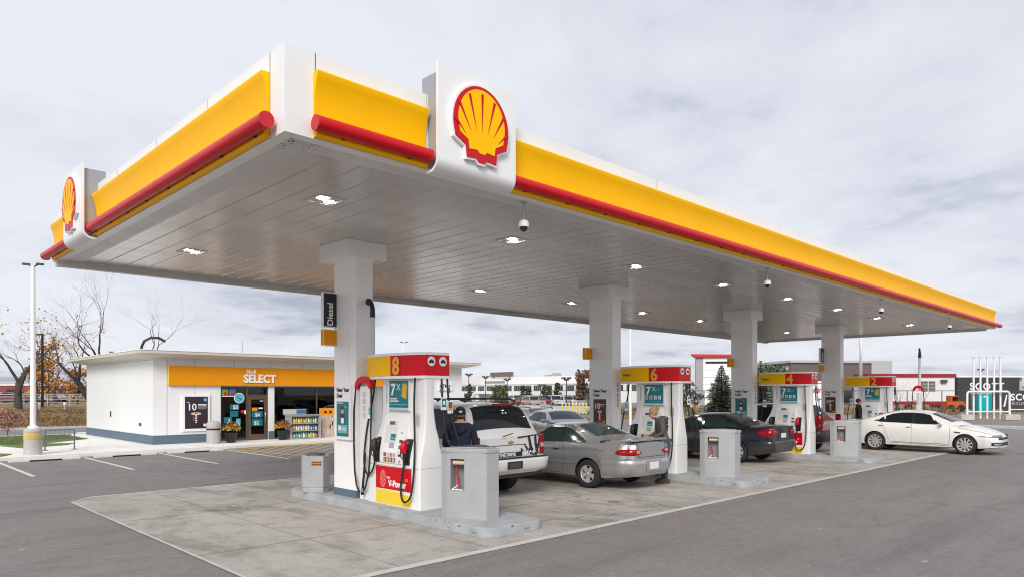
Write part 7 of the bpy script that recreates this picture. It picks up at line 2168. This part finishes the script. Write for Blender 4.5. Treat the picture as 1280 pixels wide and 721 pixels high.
# vent posts behind a pipe guard rail on the far kerb
WS = mat('white_steel', (.78, .79, .80), .35)
gx, gd = 1232, 52.5
t = thing('guard_rail', 'white hoop shaped pipe guard rail round the vent posts at the right', 'guard rail', at(1209, gd, .14), FACE_CAM)
Wg = (1262 - 1209) / 877.25 * gd; pts = []
b = MB()
rr = .22; H = 2.05
arc = [(0, -.1)] + [(0, H - rr)] + [(rr - rr * math.cos(a), H - rr + rr * math.sin(a)) for a in [math.pi / 2 * k / 5 for k in range(1, 6)]]
arc = arc + [(Wg - x, z) for x, z in arc[::-1]]
b.tube([(x, 0, z) for x, z in arc], .075, WS, 10); b.build('hoop', t)
b = MB(); b.tube([(.05, 0, .55), (Wg - .05, 0, .55)], .045, WS, 8); b.build('cross_rail', t)
for x in (-.1, Wg + .1):
    b = MB(); b.cbox((x, 0, .13), (1.0 if x < 0 else 1.1, .5, .42), CONC); b.build('concrete_foot', t, bevel=.03)
vp = None
for k, px in enumerate((1217, 1225.5, 1234, 1242.5, 1250.5)):
    lab = '%s white tank vent post from the left inside the guard rail' % ('first', 'second', 'third', 'fourth', 'last')[k]
    h = hz(446.5 - (1 if k == 1 else 0), gd + .4) - .14
    if vp is None:
        vp = thing('vent_post', lab, 'vent post', at(px, gd + .4, .14), 0, 'white tank vent posts'); c = MB(); c.tube([(0, 0, 0), (0, 0, h)], .068, WS, 10); c.build('pipe', vp); c = MB(); c.lathe([(.068, h), (.13, h + .01), (.13, h + .05), (.001, h + .09)], WS, 10); c.build('cap', vp)
    else: dup(vp, at(px, gd + .4, .14), label=lab)
# right kerb island, dark hedge strip
# low building masses on the horizon, between the big ones, to close the view
def block(px0, px1, d, ytop, m, label, cat='building', dep=20):
    w = (px1 - px0) / 877.25 * d; h = hz(ytop, d)
    t = thing('far_building', label, cat, at((px0 + px1) / 2, d), FACE_CAM)
    b = MB(); b.box((-w / 2, 0, 0), (w / 2, dep, h), m); b.build('wall', t)
    b = MB(); b.box((-w / 2 - .3, -.3, h), (w / 2 + .3, dep, h + .3), GREY); b.build('roof', t)
    b = MB(); n = max(3, int(w / 5))
    for k in range(n): b.box((-w / 2 + w * (k + .2) / n, -.06, h * .35), (-w / 2 + w * (k + .8) / n, -.01, h * .65), GLASS_D)
    b.build('window', t)
block(835, 905, 260, 484, mat('pale_block', (.50, .47, .42), .7), 'pale low building on the horizon behind the tall sign')
block(930, 1000, 240, 485, FW, 'white low building on the horizon between the third column and pump 4')
block(1195, 1300, 200, 483, mat('tan_block', (.42, .36, .28), .7), 'tan low building on the horizon beyond the banner')
block(1140, 1200, 260, 485, mat('pale_block', (.50, .47, .42), .7), 'pale low building on the horizon beyond the site trailer')
block(745, 800, 230, 482, FW, 'white low building on the horizon behind pump 6')
block(-80, 60, 240, 484, mat('pale_block', (.50, .47, .42), .7), 'pale low building on the horizon at the far left')
block(560, 592, 230, 484, FW, 'white low building on the horizon right of the shop')
# distant tree belt (reads as one mass)
b = MB(); rp = random.Random(31)
for k in range(9000):
    px = rp.uniform(-120, 1400); d = rp.uniform(330, 420); c = at(px, d, rp.uniform(0, 5.5 * (0.6 + .4 * math.sin(px * .05)))); s = rp.uniform(.5, 1.3)
    u = Vector((rp.gauss(0, 1), rp.gauss(0, 1), rp.gauss(0, 1))).normalized(); w = u.orthogonal().normalized(); v_ = u.cross(w)
    b.add([c + w * s, c + v_ * s, c - w * s, c - v_ * s], [(0, 1, 2, 3)], TWIG if k % 3 else mat('far_green', (.08, .09, .06), .9))
o = b.build('distant_trees'); o['kind'] = 'stuff'
